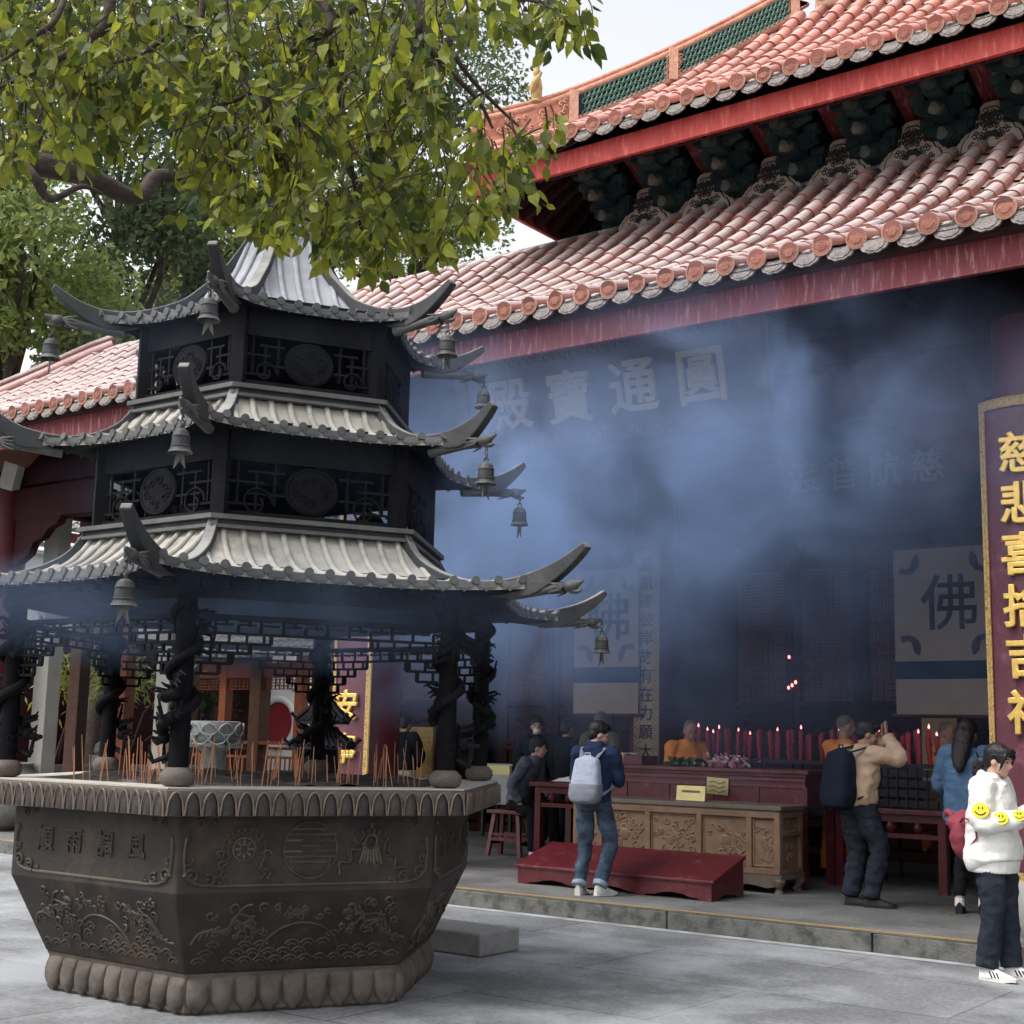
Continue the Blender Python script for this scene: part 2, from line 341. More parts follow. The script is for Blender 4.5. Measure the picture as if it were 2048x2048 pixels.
MT['leaf_mid'] = leafmat('mid_leaf', (.065, .105, .030), (.19, .23, .065), .42)
MT['leaf_dark'] = leafmat('dark_leaf', (.045, .078, .036), (.13, .17, .080), .38)
MT['leaf_yel'] = leafmat('yellowish_leaf', (.16, .19, .035), (.36, .36, .07), .45)
MT['yellow_line'] = mat('worn_yellow_line', (.52, .33, .11), .8, .25, 12, .1, 40, 0, c2=(.3, .27, .22), c2amt=.3, c2sc=8)

# ------------------------------------------------------------------ lettering (real outlines, extruded)
_gl = {}
def glyph_mesh(ch, depth, bold, mname):
    k = (ch, depth, bold, mname)
    if k in _gl: return _gl[k]
    cu = bpy.data.curves.new('lettering', 'FONT'); cu.body = ch; cu.size = 1; cu.align_x = 'CENTER'; cu.align_y = 'CENTER'
    cu.extrude = depth; cu.offset = bold; cu.bevel_depth = depth * .5; cu.bevel_resolution = 1; cu.resolution_u = 3
    o = bpy.data.objects.new('lettering', cu); col.objects.link(o)
    dg = bpy.context.evaluated_depsgraph_get(); me = bpy.data.meshes.new_from_object(o.evaluated_get(dg))
    bpy.data.objects.remove(o); me.materials.clear(); me.materials.append(MT[mname])
    xs = [v.co.x for v in me.vertices]; ys = [v.co.y for v in me.vertices]
    if xs:
        cx = (min(xs) + max(xs)) / 2; cyy = (min(ys) + max(ys)) / 2
        for v in me.vertices: v.co.x -= cx; v.co.y -= cyy
    _gl[k] = me; return me
def glyph(ch, pos, size, parent, mname='gold', depth=.03, bold=.012, rz=0, tilt=0, sx=1.0, shear=0):
    o = bpy.data.objects.new('character', glyph_mesh(ch, depth, bold, mname)); col.objects.link(o)
    o.parent = parent; o.location = pos; o.rotation_euler = (pi / 2 + tilt, 0, rz); o.scale = (size * sx, size, size)
    return o
# ------------------------------------------------------------------ ground, platform, kerb
def paving(name, c, joint, bw, rh, ashpatch=None, off=(0, 0, 0), ash_amt=.5):
    m = bpy.data.materials.new(name); m.use_nodes = True; n = m.node_tree.nodes; l = m.node_tree.links
    b = n['Principled BSDF']; b.inputs['Roughness'].default_value = .8; b.inputs['Specular IOR Level'].default_value = .3
    tc = n.new('ShaderNodeTexCoord'); mp = n.new('ShaderNodeMapping'); mp.inputs['Location'].default_value = off; l.new(tc.outputs['Object'], mp.inputs[0])
    br = n.new('ShaderNodeTexBrick'); br.inputs['Scale'].default_value = 1; br.inputs['Brick Width'].default_value = bw; br.inputs['Row Height'].default_value = rh
    br.inputs['Mortar Size'].default_value = .010; br.inputs['Mortar Smooth'].default_value = .3; br.inputs['Bias'].default_value = 0
    br.inputs['Color1'].default_value = (*[x * .86 for x in c], 1); br.inputs['Color2'].default_value = (*[x * 1.12 for x in c], 1); br.inputs['Mortar'].default_value = (*joint, 1)
    l.new(mp.outputs[0], br.inputs['Vector'])
    def noise(sc, d, ro=.6):
        z = n.new('ShaderNodeTexNoise'); z.inputs['Scale'].default_value = sc; z.inputs['Detail'].default_value = d; z.inputs['Roughness'].default_value = ro; l.new(mp.outputs[0], z.inputs['Vector']); return z
    def mul(a, z, lo, hi, f0=.3, f1=.7):
        r = n.new('ShaderNodeMapRange'); r.inputs[1].default_value = f0; r.inputs[2].default_value = f1; r.inputs[3].default_value = lo; r.inputs[4].default_value = hi; l.new(z.outputs['Fac'], r.inputs[0])
        x = n.new('ShaderNodeMixRGB'); x.blend_type = 'MULTIPLY'; x.inputs[0].default_value = 1; l.new(a, x.inputs[1]); l.new(r.outputs[0], x.inputs[2]); return x.outputs[0]
    co = mul(br.outputs['Color'], noise(1.1, 8, .65), .70, 1.28)
    co = mul(co, noise(28, 4), .70, 1.28)
    co = mul(co, noise(110, 2), .70, 1.28)
    sp = noise(46, 2); r = n.new('ShaderNodeMapRange'); r.inputs[1].default_value = .66; r.inputs[2].default_value = .72; r.inputs[4].default_value = .5; l.new(sp.outputs['Fac'], r.inputs[0])
    x = n.new('ShaderNodeMixRGB'); x.inputs[2].default_value = (*[v * 1.7 for v in c], 1); l.new(r.outputs[0], x.inputs[0]); l.new(co, x.inputs[1]); co = x.outputs[0]
    if ashpatch:                                   # incense ash trodden into the stone
        z = noise(.55, 9, .62); r = n.new('ShaderNodeMapRange'); r.inputs[1].default_value = .45; r.inputs[2].default_value = .60; r.inputs[4].default_value = ash_amt; l.new(z.outputs['Fac'], r.inputs[0])
        x = n.new('ShaderNodeMixRGB'); x.inputs[2].default_value = (*ashpatch, 1); l.new(r.outputs[0], x.inputs[0]); l.new(co, x.inputs[1]); co = x.outputs[0]
    l.new(co, b.inputs['Base Color'])
    zb = noise(60, 6); ad = n.new('ShaderNodeMath'); ad.operation = 'MULTIPLY_ADD'; ad.inputs[1].default_value = .35; l.new(zb.outputs['Fac'], ad.inputs[0])
    iv = n.new('ShaderNodeMath'); iv.operation = 'SUBTRACT'; iv.inputs[0].default_value = 1; l.new(br.outputs['Fac'], iv.inputs[1]); l.new(iv.outputs[0], ad.inputs[2])
    bp = n.new('ShaderNodeBump'); bp.inputs['Strength'].default_value = .35; bp.inputs['Distance'].default_value = .012; l.new(ad.outputs[0], bp.inputs['Height']); l.new(bp.outputs[0], b.inputs['Normal'])
    return m
MT['paving'] = paving('courtyard_paving', (.170, .174, .178), (.08, .075, .078), 2.6, 1.25, (.36, .375, .395), (.35, .42, 0), .6)
MT['platform'] = paving('platform_paving', (.115, .112, .106), (.07, .068, .065), 1.9, .95, (.26, .26, .26), (.3, .5, 0), .3)
MT['kerb'] = mat('kerb_stone', (.13, .128, .118), .85, .25, 7, .4, 50, 0, c2=(.055, .06, .052), c2amt=.5, c2sc=6)
g = MB(); S = 260
g.add([(-S, -S, 0), (S, -S, 0), (S, S, 0), (-S, S, 0)], [(0, 1, 2, 3)]); tag(g.build('ground', MT['paving']), kind='structure')
PY = 10.5; PZ = .15
g = MB(); g.add([(-34, PY + .002, PZ), (8, PY + .002, PZ), (8, 34, PZ), (-34, 34, PZ)], [(0, 1, 2, 3)]); tag(g.build('pavement', MT['platform']), kind='structure')
g = MB()
x = -34
while x < 8:
    L = random.uniform(1.7, 2.6); g.box((x + L / 2, PY + .2, PZ / 2 - .0035), (L - .012, .40, PZ + .002)); x += L
kb = g.build('kerb', MT['kerb']); bevel(kb, .012); tag(kb, kind='structure')
g = MB()
for yy, ww in ((PY + .055, .022), (PY + .105, .03)):
    g.add([(-34, yy, PZ + .004), (8, yy, PZ + .004), (8, yy + ww, PZ + .004), (-34, yy + ww, PZ + .004)], [(0, 1, 2, 3)])
tag(g.build('painted_line', MT['yellow_line']), kind='structure')
# a pale run of stone along the foot of the kerb
g = MB(); g.add([(-34, PY - .13, .004), (8, PY - .13, .004), (8, PY - .002, .004), (-34, PY - .002, .004)], [(0, 1, 2, 3)])
MT['gutter'] = mat('gutter_stone', (.36, .37, .38), .85, .2, 6, .2, 40, 0, c2=(.22, .22, .22), c2amt=.5)
tag(g.build('path', MT['gutter']), kind='structure')
# granite step block beside the burner
g = MB(); g.box((-6.88, 8.42, .085), (1.17, .48, .165))
o = g.build('stone_step', MT['stone_dark']); bevel(o, .015); tag(o, 'long low grey granite block lying on the paving beside the burner', 'stone block')
# ------------------------------------------------------------------ the big hexagonal incense burner
BC = V((-6.836, 6.448, 0)); A0 = R(.54)
burner = empty('incense_burner', BC, 'huge dark bronze hexagonal incense burner with a three-tiered tiled pavilion roof', 'incense burner')
def hx(k, r, z): a = A0 + R(60 * k); return V((r * cos(a), r * sin(a), z))
def hexring(mb, prof, mi=0, capb=True, capt=True):
    vs = []; fs = []
    for r, z in prof: vs += [hx(k, r, z) for k in range(6)]
    n = len(prof)
    for i in range(n - 1):
        for k in range(6): fs.append((i * 6 + k, i * 6 + (k + 1) % 6, (i + 1) * 6 + (k + 1) % 6, (i + 1) * 6 + k))
    if capb: fs.append((5, 4, 3, 2, 1, 0))
    if capt: fs.append(tuple((n - 1) * 6 + k for k in range(6)))
    return mb.add(vs, fs, mi)
def faceframe(k):                       # face k runs from vertex k-1 to vertex k ; returns outward normal and left-to-right axis as seen from outside
    a = A0 + R(60 * k - 30); nrm = V((cos(a), sin(a), 0)); lat = V((-sin(a), cos(a), 0)); return nrm, lat
C30 = cos(R(30))
# base of hanging petals
m = MB(); hexring(m, [(1.215, 0), (1.235, .02), (1.235, .20), (1.25, .225)])
for k in range(6):
    nr, la = faceframe(k); N = 9; L = 1.235
    for i in range(N):
        u = (i + .5) / N * L - L / 2; wd = L / N * .47
        nz = 7
        def pf(s, t, u=u, wd=wd):
            ang = pi * s; zz = .012 + .20 * t
            taper = 1 - .75 * max(0, (.38 - t) / .38) ** 2.2
            bul = .055 * max(0, sin(pi * min(1, t * .9 + .12))) ** .6
            return nr * (1.235 * C30 - .01 + bul * max(0, sin(ang)) ** .7) + la * (u - cos(ang) * wd * taper) + V((0, 0, zz))
        m.grid(pf, 8, nz)
m.build('petal_base', MT['petal_stone'], burner, 40)
# body
m = MB(); hexring(m, [(1.235, .215), (1.26, .235), (1.487, .668), (1.495, .685), (1.497, 1.10), (1.50, 1.135)])
body = m.build('body', MT['bronze'], burner)
bevel(body, .012)
# relief work on the body
def onface(k, a, b, d=0):              # a: left..right seen from outside, b: height ; follows the body's slope
    nr, la = faceframe(k)
    r = 1.497 if b > .685 else 1.26 + (1.487 - 1.26) * (b - .235) / .433
    return nr * (r * C30 + d) + la * a + V((0, 0, b))
def relief(mb, k, pts, r=.008): mb.tube([onface(k, a, b, .001) for a, b in pts], r, 6)
def spiral(cx, cy, r0, turns, ph=0, flip=1, n=18):
    return [(cx + flip * r0 * (1 - .82 * i / n) * cos(ph + 2 * pi * turns * i / n), cy + r0 * (1 - .82 * i / n) * sin(ph + 2 * pi * turns * i / n)) for i in range(n + 1)]
def circle(cx, cy, r, n=24, a0=0, a1=2 * pi, sy=1): return [(cx + r * cos(a0 + (a1 - a0) * i / n), cy + sy * r * sin(a0 + (a1 - a0) * i / n)) for i in range(n + 1)]
def ribbon(x0, y0, x1, y1, amp, waves, n=22):
    L = sqrt((x1 - x0) ** 2 + (y1 - y0) ** 2); px, py = -(y1 - y0) / L, (x1 - x0) / L
    return [(x0 + (x1 - x0) * i / n + px * amp * sin(2 * pi * waves * i / n), y0 + (y1 - y0) * i / n + py * amp * sin(2 * pi * waves * i / n)) for i in range(n + 1)]
orn = MB()
for k in (0, 5, 1):
    hw = 1.487 / 2
    relief(orn, k, [(-hw + .22, .722), (hw - .22, .722)], .009)
    for s in (-1, 1):                  # scrolled corner ornaments
        e = hw - .012
        relief(orn, k, spiral(s * (e - .07), .775, .042, 1.2, 0, s), .011); relief(orn, k, spiral(s * (e - .165), .752, .034, 1.2, 1, s), .010)
        relief(orn, k, spiral(s * (e - .235), .735, .022, 1.1, 2, s), .008); relief(orn, k, spiral(s * (e - .04), .86, .030, 1.2, 2.5, s), .010)
        relief(orn, k, [(s * (e - .20), .722), (s * (e - .12), .728), (s * (e - .06), .75), (s * (e - .03), .80), (s * (e - .022), .90), (s * (e - .03), .98)], .011)
        relief(orn, k, spiral(s * (e - .035), .965, .02, 1.1, 1, s), .008)
        relief(orn, k, spiral(s * (e - .10), 1.06, .024, 1.2, 1, s), .008); relief(orn, k, spiral(s * (e - .19), 1.075, .018, 1.2, 2, s), .007)
    # lower field: waves, dragons, arch
    for row in range(4):
        z = .275 + row * .045
        hwz = (1.26 + (1.487 - 1.26) * (z - .235) / .433) / 2 - .03
        nn = 14
        for i in range(nn):
            cx = -hwz + (i + .5 + .5 * (row % 2)) * 2 * hwz / nn
            if abs(cx) > hwz - .04: continue
            if random.random() < .85 - row * .17: 
                relief(orn, k, circle(cx, z, .042, 8, .15 * pi, .85 * pi), .006); relief(orn, k, circle(cx, z - .004, .024, 6, .15 * pi, .85 * pi), .005)
    relief(orn, k, circle(0, .30, .235, 20, .02 * pi, .98 * pi, .86), .008)
    for s in (-1, 1):                  # a pair of dragons and cloud scrolls
        for j in range(4):
            relief(orn, k, ribbon(s * .62 + s * -.04 * j, .40 + .02 * j, s * .30, .60 - .03 * j, .03, 1.4 + .3 * j, 16), .008)
        for j in range(16):
            cx = s * random.uniform(.22, .55); zz = random.uniform(.42, .62)
            relief(orn, k, spiral(cx, zz, random.uniform(.018, .034), 1.1, random.uniform(0, 6), s, 10), random.uniform(.006, .010))
    for j in range(12):
        relief(orn, k, spiral(random.uniform(-.16, .16), random.uniform(.53, .61), .022, 1.1, random.uniform(0, 6), 1, 9), .007)
# front face emblems (face 0 is the one that looks right-front; between the F and R vertices)
k = 0
relief(orn, k, circle(0, .915, .155, 36), .008)
relief(orn, k, circle(0, .87, .118, 20, pi * 1.03, pi * 1.97), .006)
for z, w_, gap in ((1.03, .10, 0), (1.00, .15, 0), (.965, .155, .05), (.935, .06, 0), (.905, .155, .05), (.875, .15, 0), (.845, .10, 0)):
    if gap:
        relief(orn, k, [(-w_, z), (-gap, z)], .007); relief(orn, k, [(gap, z), (w_, z)], .007)
    else: relief(orn, k, [(-w_, z), (w_, z)], .007)
wx = -.38
relief(orn, k, circle(wx, .92, .062, 24), .011); relief(orn, k, circle(wx, .92, .022, 12), .008)
for i in range(8): a = i * pi / 4; relief(orn, k, [(wx + .02 * cos(a), .92 + .02 * sin(a)), (wx + .06 * cos(a), .92 + .06 * sin(a))], .007)
for i in range(10): a = i * pi / 9; relief(orn, k, circle(wx + .105 * cos(a), .925 + .105 * sin(a), .017, 8), .007)
for s in (-1, 1):
    relief(orn, k, ribbon(wx + s * .09, .90, wx + s * .15, .76, .02, 1.6), .011); relief(orn, k, ribbon(wx + s * .10, .87, wx + s * .11, .76, .014, 1.6), .009)
    relief(orn, k, spiral(wx + s * .13, .89, .026, 1.1, 0, s), .010)
bx_ = .36
for i in range(7): a = pi * (.1 + .8 * i / 6); relief(orn, k, circle(bx_ + .085 * cos(a), .955 + .06 * sin(a), .022, 8), .009)
relief(orn, k, [(bx_, 1.03), (bx_, 1.06)], .012); relief(orn, k, circle(bx_, .955, .035, 12), .013)
for i in range(-3, 4): relief(orn, k, [(bx_ + i * .012, .93), (bx_ + i * .022, .84 - .008 * (i % 2))], .009)
relief(orn, k, ribbon(bx_ - .07, .838, bx_ + .07, .838, .01, 3), .009)
for s in (-1, 1):
    relief(orn, k, ribbon(bx_ + s * .05, .95, bx_ + s * .20, .79, .022, 2.2), .012); relief(orn, k, ribbon(bx_ + s * .09, .97, bx_ + s * .15, .85, .016, 1.4), .008)
orn.build('relief', MT['bronze'], burner, 60)
def facechars(k, s, z, size, xs):
    nr, la = faceframe(k); rz = atan2(nr.y, nr.x) + pi / 2
    for ch, a in zip(s, xs):
        p = onface(k, a, z, .002); glyph(ch, p, size, burner, 'bronze', .03, .006, rz=rz)
facechars(5, '順雨調風', .915, .15, (-.42, -.15, .13, .41))
facechars(1, '安民泰國', .915, .15, (-.44, -.15, .13, .41))
# rim with upright lotus petals
rimed = MB()
m = MB(); hexring(m, [(1.50, 1.115), (1.69, 1.105), (1.715, 1.118), (1.72, 1.245), (1.71, 1.252)], capb=False, capt=False)
for k in range(6):
    nr, la = faceframe(k); L = 1.72; N = 18
    for i in range(N):
        u = (i + .5) / N * L - L / 2; wd = L / N * .44
        def pf(s, t, u=u, wd=wd, d=.022, zt=1.237):
            wz = 1 if t < .45 else sqrt(max(0, 1 - ((t - .45) / .55) ** 1.7))
            return nr * (1.718 * C30 + d * max(0, sin(pi * s)) ** .5 * (.35 + .65 * sin(pi * min(.5 + t * .5, .98)))) + la * (u + (s - .5) * 2 * wd * wz) + V((0, 0, 1.113 + (zt - 1.113) * t))
        m.grid(pf, 6, 7)
        pts = [];
        for q in range(11):
            t = q / 10; a_ = -1 + 2 * t
            zz = 1.16 + .078 * (1 - abs(a_) ** 2.2); pts.append(nr * (1.718 * C30 + .016) + la * (u + a_ * wd * 1.08) + V((0, 0, zz if 0 < q < 10 else 1.113)))
        rimed.tube(pts, .0055, 5)
m.build('rim', MT['rim'], burner, 45)
rimed.build('petal_edge', MT['rim_edge'], burner, 60)
m = MB(); hexring(m, [(1.50, 1.24), (1.71, 1.2535), (1.712, 1.262), (1.42, 1.262), (1.42, 1.16)], capb=False, capt=False)
m.build('rim_top', MT['rim_top'], burner)
# ash bed
def ashp(i, j, n=60):
    pass
m = MB()
vs = []; NR = 26; NA = 72
for i in range(NR + 1):
    for j in range(NA):
        a = A0 + 2 * pi * j / NA
        hr = 1.425 * C30 / cos(((a - A0) % R(60)) - R(30)); r = hr * i / NR
        x, y = r * cos(a), r * sin(a)
        z = 1.252 + .045 * (1 - (r / 1.3) ** 2) + .035 * mnoise.noise(V((x * 2.3, y * 2.3, 1))) + .03 * mnoise.noise(V((x * 7, y * 7, 4))) + .012 * mnoise.noise(V((x * 20, y * 20, 9)))
        vs.append((x, y, z))
m.add(vs, [(i * NA + j, i * NA + (j + 1) % NA, (i + 1) * NA + (j + 1) % NA, (i + 1) * NA + j) for i in range(NR) for j in range(NA)])
m.build('ash_bed', MT['ash'], burner, 60)

# dragon columns: one built, five copied
def dragon_column():
    e = bpy.data.objects.new('dragon_column', None)
    m = MB(); m.lathe([(.052, 0), (.075, .018), (.082, .05), (.076, .085), (.056, .105), (.055, 1.05), (.07, 1.16), (.07, 1.24)], 18)
    m.lathe([(.0, 0), (.062, .001)], 18, cap=False)
    c = m.build('column', MT['bronze_black'], burner, 40)
    b = MB(); b.lathe([(.055, 0), (.085, .012), (.097, .04), (.095, .07), (.07, .098), (.058, .104)], 20); bb = b.build('column_foot', MT['petal_stone'], c, 50)
    d = MB(); pts = []; rr = []
    n = 90
    for i in range(n + 1):
        t = i / n; a = 1.0 + t * 2 * pi * 2.6; z = .30 + .80 * t
        ro = .078 + (.02 if t < .1 else 0); pts.append((ro * cos(a), ro * sin(a), z)); rr.append(.034 * (1 - .45 * t) * (1 + .08 * sin(i * 2.6)))
    d.tube(pts, rr, 8)
    h = V((.105 * cos(.85), .105 * sin(.85), .27))       # heads and manes standing off the shaft
    for a, z, s in ((.85, .26, 1.0), (2.6, .50, 1.25), (5.2, .86, .8)):
        o_ = V((cos(a), sin(a), 0)); t_ = V((-sin(a), cos(a), 0))
        d.ell(o_ * .10 * s ** .3 + V((0, 0, z)), (.042 * s, .035 * s, .035 * s), 10, 7)
        d.tube([o_ * .11 + V((0, 0, z)), o_ * (.11 + .05 * s) - t_ * .02 + V((0, 0, z - .02 * s)), o_ * (.11 + .085 * s) - t_ * .035 + V((0, 0, z - .012 * s))], [.03 * s, .024 * s, .012 * s], 7)
        for q in range(9):
            b_ = random.uniform(-1, 1); zz = random.uniform(-.02, .10)
            d.tube([o_ * .08 + V((0, 0, z + zz)), o_ * (.12 + .03 * s) + t_ * b_ * .06 * s + V((0, 0, z + zz + .02)), o_ * (.13 + .035 * s) + t_ * b_ * .10 * s + V((0, 0, z + zz + random.uniform(-.02, .05)))], [.014, .010, .004], 5)
        for q in range(4):
            b_ = (-1) ** q
            d.tube([o_ * .07 + V((0, 0, z - .10)), o_ * .13 + t_ * b_ * .05 + V((0, 0, z - .13)), o_ * .15 + t_ * b_ * .07 + V((0, 0, z - .10 + .03 * q))], [.018, .014, .006], 6)
    for q in range(26):
        a = random.uniform(0, 6.28); z = random.uniform(.16, 1.02); o_ = V((cos(a), sin(a), 0)); t_ = V((-sin(a), cos(a), 0)); s = random.uniform(.012, .022)
        d.tube([o_ * .058 + t_ * s * cos(p * .7) * (1 - p * .07) + V((0, 0, z + s * sin(p * .7) * (1 - p * .07))) for p in range(11)], .005, 5)
    dd = d.build('dragon', MT['bronze_black'], c, 60)
    bpy.data.objects.remove(e)
    return c
dc = dragon_column()
for k in range(6):
    c = dc if k == 0 else copy_tree(dc, parent=burner)
    c.location = hx(k, 1.57, 1.262); c.rotation_euler[2] = R(60 * k) + (0, 2.0, 1.3, 2.9, 2.2, 3.6)[k]

# tiled roof tiers
def hex_roof(name, Rt, zt, Re, Rc, ze, zc, pw, tips, nrib, rr, tilem, ridgeprof, thick=.05, tipw=.075, band=True):
    """Rt/zt top hexagon; Re straight eave circumradius, Rc corner radius; ze mid eave height, zc corner height."""
    at_, ae, ac = Rt * C30, Re * C30, Rc * C30
    def ridge_z(r):
        for (ra, za), (rb, zb) in zip(ridgeprof, ridgeprof[1:]):
            if ra <= r <= rb: return za + (zb - za) * (r - ra) / (rb - ra)
        return ridgeprof[0][1] if r < ridgeprof[0][0] else ridgeprof[-1][1]
    def surf(v, s, k, dz=0):
        nr, la = faceframe(k)
        L = (Rt + (Rc - Rt) * s) / 2; u = min(1, abs(v) / max(L, 1e-4)); q = u ** 2.6
        sc_ = min(s, 1.0)
        a = at_ + (ae + (ac - ae) * (u ** 3.2) - at_) * s
        zm = zt + (ze - zt) * (1 - max(0, 1 - s) ** pw)
        zr = ridge_z(Rt + (Rc - Rt) * sc_) - .05
        return nr * a + la * v + V((0, 0, zm + (zr - zm) * q + dz))
    ro = None
    m = MB()
    for k in range(6):
        NS, NU = 12, 24
        def f(i, j, k=k):
            s = j; L = (Rt + (Rc - Rt) * s) / 2; return surf((i * 2 - 1) * L, s, k)
        def f2(i, j, k=k):
            s = .12 + .88 * j; L = (Rt + (Rc - Rt) * s) / 2; return surf((i * 2 - 1) * L, s, k, -thick * (.5 + .5 * s))
        m.grid(f, NU, NS); m.grid(f2, NU, 6, 1)
        m.grid(lambda i, j, k=k: surf((i * 2 - 1) * Rc / 2, 1, k, -thick * j), NU, 1)
        Lc = Rc / 2
        for i in range(nrib):                    # half-round tile ribs with round end caps, scalloped plates between
            v = ((i + .5) / nrib * 2 - 1) * Lc * .97
            s0 = 0.0 if abs(v) < Rt / 2 * .97 else (abs(v) / .97 * 2 - Rt) / (Rc - Rt)
            if s0 > .97: s0 = .9
            n = 10; pts = [surf(v, s0 + (1.012 - s0) * t / n, k, rr * .25) for t in range(n + 1)]
            m.tube(pts, rr, 8)
            nr, la = faceframe(k); e_ = pts[-1]
            dn = (pts[-1] - pts[-2]).normalized()
            m.tube([e_ - dn * .004, e_ + dn * .014], rr * 1.22, 12, mi=2)
            if i < nrib - 1:
                v2 = v + Lc * 1.94 / nrib * .5
                w_ = Lc * .97 / nrib * .92
                poly = [(-w_, .012), (-w_, -.015), (-w_ * .72, -.034), (-w_ * .4, -.03), (0, -.05), (w_ * .4, -.03), (w_ * .72, -.034), (w_, -.015), (w_, .012)]
                c_ = surf(v2, 1.005, k, -.012)
                tl = (surf(v2 + .02, 1.005, k) - surf(v2 - .02, 1.005, k)).normalized()
                m.prism(poly, lambda a, b, d: c_ + tl * a + V((0, 0, b)) + nr * d, 0, .010, mi=2)
    ro = m.build(name, [tilem, MT['bronze_black'], MT['burner_ridge']], burner, 50)
    for k in range(6):                            # swept-up corner ridges
        rm = MB(); a = A0 + R(60 * k); rad = V((cos(a), sin(a), 0)); tan = V((-sin(a), cos(a), 0))
        P = [rad * r + V((0, 0, z + .012)) for r, z in ridgeprof]
        # resample smoothly
        Q = []
        for i in range(len(P) - 1):
            for t in range(4):
                u = t / 4; p0 = P[max(i - 1, 0)]; p1 = P[i]; p2 = P[i + 1]; p3 = P[min(i + 2, len(P) - 1)]
                Q.append(.5 * ((2 * p1) + (p2 - p0) * u + (2 * p0 - 5 * p1 + 4 * p2 - p3) * u * u + (3 * p1 - p0 - 3 * p2 + p3) * u ** 3))
        Q.append(P[-1])
        vs = []
        for i, p in enumerate(Q):
            t = i / (len(Q) - 1); hw = tipw * (.85 + .25 * t) / 2; h = .055 + .085 * max(0, min(1, (t - .40) / .35))
            if t > .72: h *= 1 - (t - .72) / .28 * .72
            hw *= 1 - .25 * max(0, (t - .7) / .3)
            dirv = (Q[min(i + 1, len(Q) - 1)] - Q[max(i - 1, 0)]).normalized(); up = dirv.cross(tan).normalized()
            if up.z < 0: up = -up
            vs += [p + tan * hw, p - tan * hw, p - tan * hw - up * h, p + tan * hw - up * h]
        n = len(Q)
        fs = [(i * 4 + j, i * 4 + (j + 1) % 4, (i + 1) * 4 + (j + 1) % 4, (i + 1) * 4 + j) for i in range(n - 1) for j in range(4)] + [(3, 2, 1, 0), ((n - 1) * 4, (n - 1) * 4 + 1, (n - 1) * 4 + 2, (n - 1) * 4 + 3)]
        rm.add(vs, fs)
        rdg = rm.build('corner_ridge', MT['ridge_tile'], burner); bevel(rdg, .008)
        # dragon-headed beam end under the corner that carries the bell
        hm = MB(); r0, z0 = tips
        hm.tube([rad * (r0 - .42) + V((0, 0, z0 - .02)), rad * (r0 - .16) + V((0, 0, z0)), rad * (r0 - .05) + V((0, 0, z0 + .005))], [.035, .03, .034], 8)
        hm.ell(rad * (r0) + V((0, 0, z0 + .01)), (.05, .038, .036), 10, 7, rot=Matrix.Rotation(a, 3, 'Z'))
        hm.tube([rad * r0 + V((0, 0, z0 + .02)), rad * (r0 + .05) + V((0, 0, z0 + .024)), rad * (r0 + .085) + V((0, 0, z0 + .04))], [.028, .02, .008], 7)
        hm.tube([rad * r0 + V((0, 0, z0 - .012)), rad * (r0 + .045) + V((0, 0, z0 - .022)), rad * (r0 + .07) + V((0, 0, z0 - .018))], [.02, .014, .008], 7)
        for q in range(7):
            s_ = (-1) ** q
            hm.tube([rad * (r0 - .03) + tan * s_ * .02 + V((0, 0, z0 + .02)), rad * (r0 - .06) + tan * s_ * .04 + V((0, 0, z0 + .03 - .008 * q)), rad * (r0 - .12) + tan * s_ * .045 + V((0, 0, z0 + .045 - .014 * q))], [.010, .009, .003], 5)
        hm.build('dragon_head', MT['burner_ridge'], burner, 50)
    return surf
hex_roof('lower_roof', 1.17, 2.755, 1.90, 2.24, 2.445, 2.50, 2.3, (2.44, 2.41), 18, .021, MT['burner_tile'],
         [(1.20, 2.815), (1.30, 2.665), (1.42, 2.58), (1.58, 2.515), (1.78, 2.472), (2.0, 2.468), (2.2, 2.505), (2.38, 2.566), (2.54, 2.655)])
hex_roof('middle_roof', .93, 3.60, 1.32, 1.62, 3.385, 3.43, 2.2, (1.80, 3.325), 13, .021, MT['burner_tile'],
         [(.95, 3.655), (1.05, 3.525), (1.19, 3.444), (1.32, 3.408), (1.45, 3.402), (1.60, 3.425), (1.72, 3.472), (1.855, 3.56)])
hex_roof('upper_roof', .14, 5.20, 1.02, 1.32, 4.225, 4.285, 2.6, (1.47, 4.16), 11, .021, MT['burner_tile_top'],
         [(.15, 5.24), (.265, 4.945), (.43, 4.67), (.57, 4.52), (.70, 4.405), (.88, 4.32), (1.06, 4.272), (1.22, 4.272), (1.36, 4.312), (1.505, 4.395)])
# finial, mostly behind the leaves
m = MB(); m.lathe([(.17, 5.16), (.19, 5.2), (.13, 5.25), (.09, 5.3), (.15, 5.38), (.17, 5.46), (.1, 5.55), (.06, 5.6), (.09, 5.66), (.1, 5.72), (.05, 5.8), (.015, 5.95)], 20)
m.build('finial', MT['burner_ridge'], burner, 50)
# mouldings where each roof meets the storey above
m = MB()
for Rb, z in ((1.215, 2.74), (.955, 3.60)):
    hexring(m, [(Rb - .06, z), (Rb + .035, z + .01), (Rb + .035, z + .03), (Rb + .01, z + .035), (Rb + .01, z + .055), (Rb + .045, z + .062), (Rb + .045, z + .09), (Rb - .06, z + .10)], capb=False, capt=False)
mo = m.build('moulding', MT['burner_ridge'], burner)
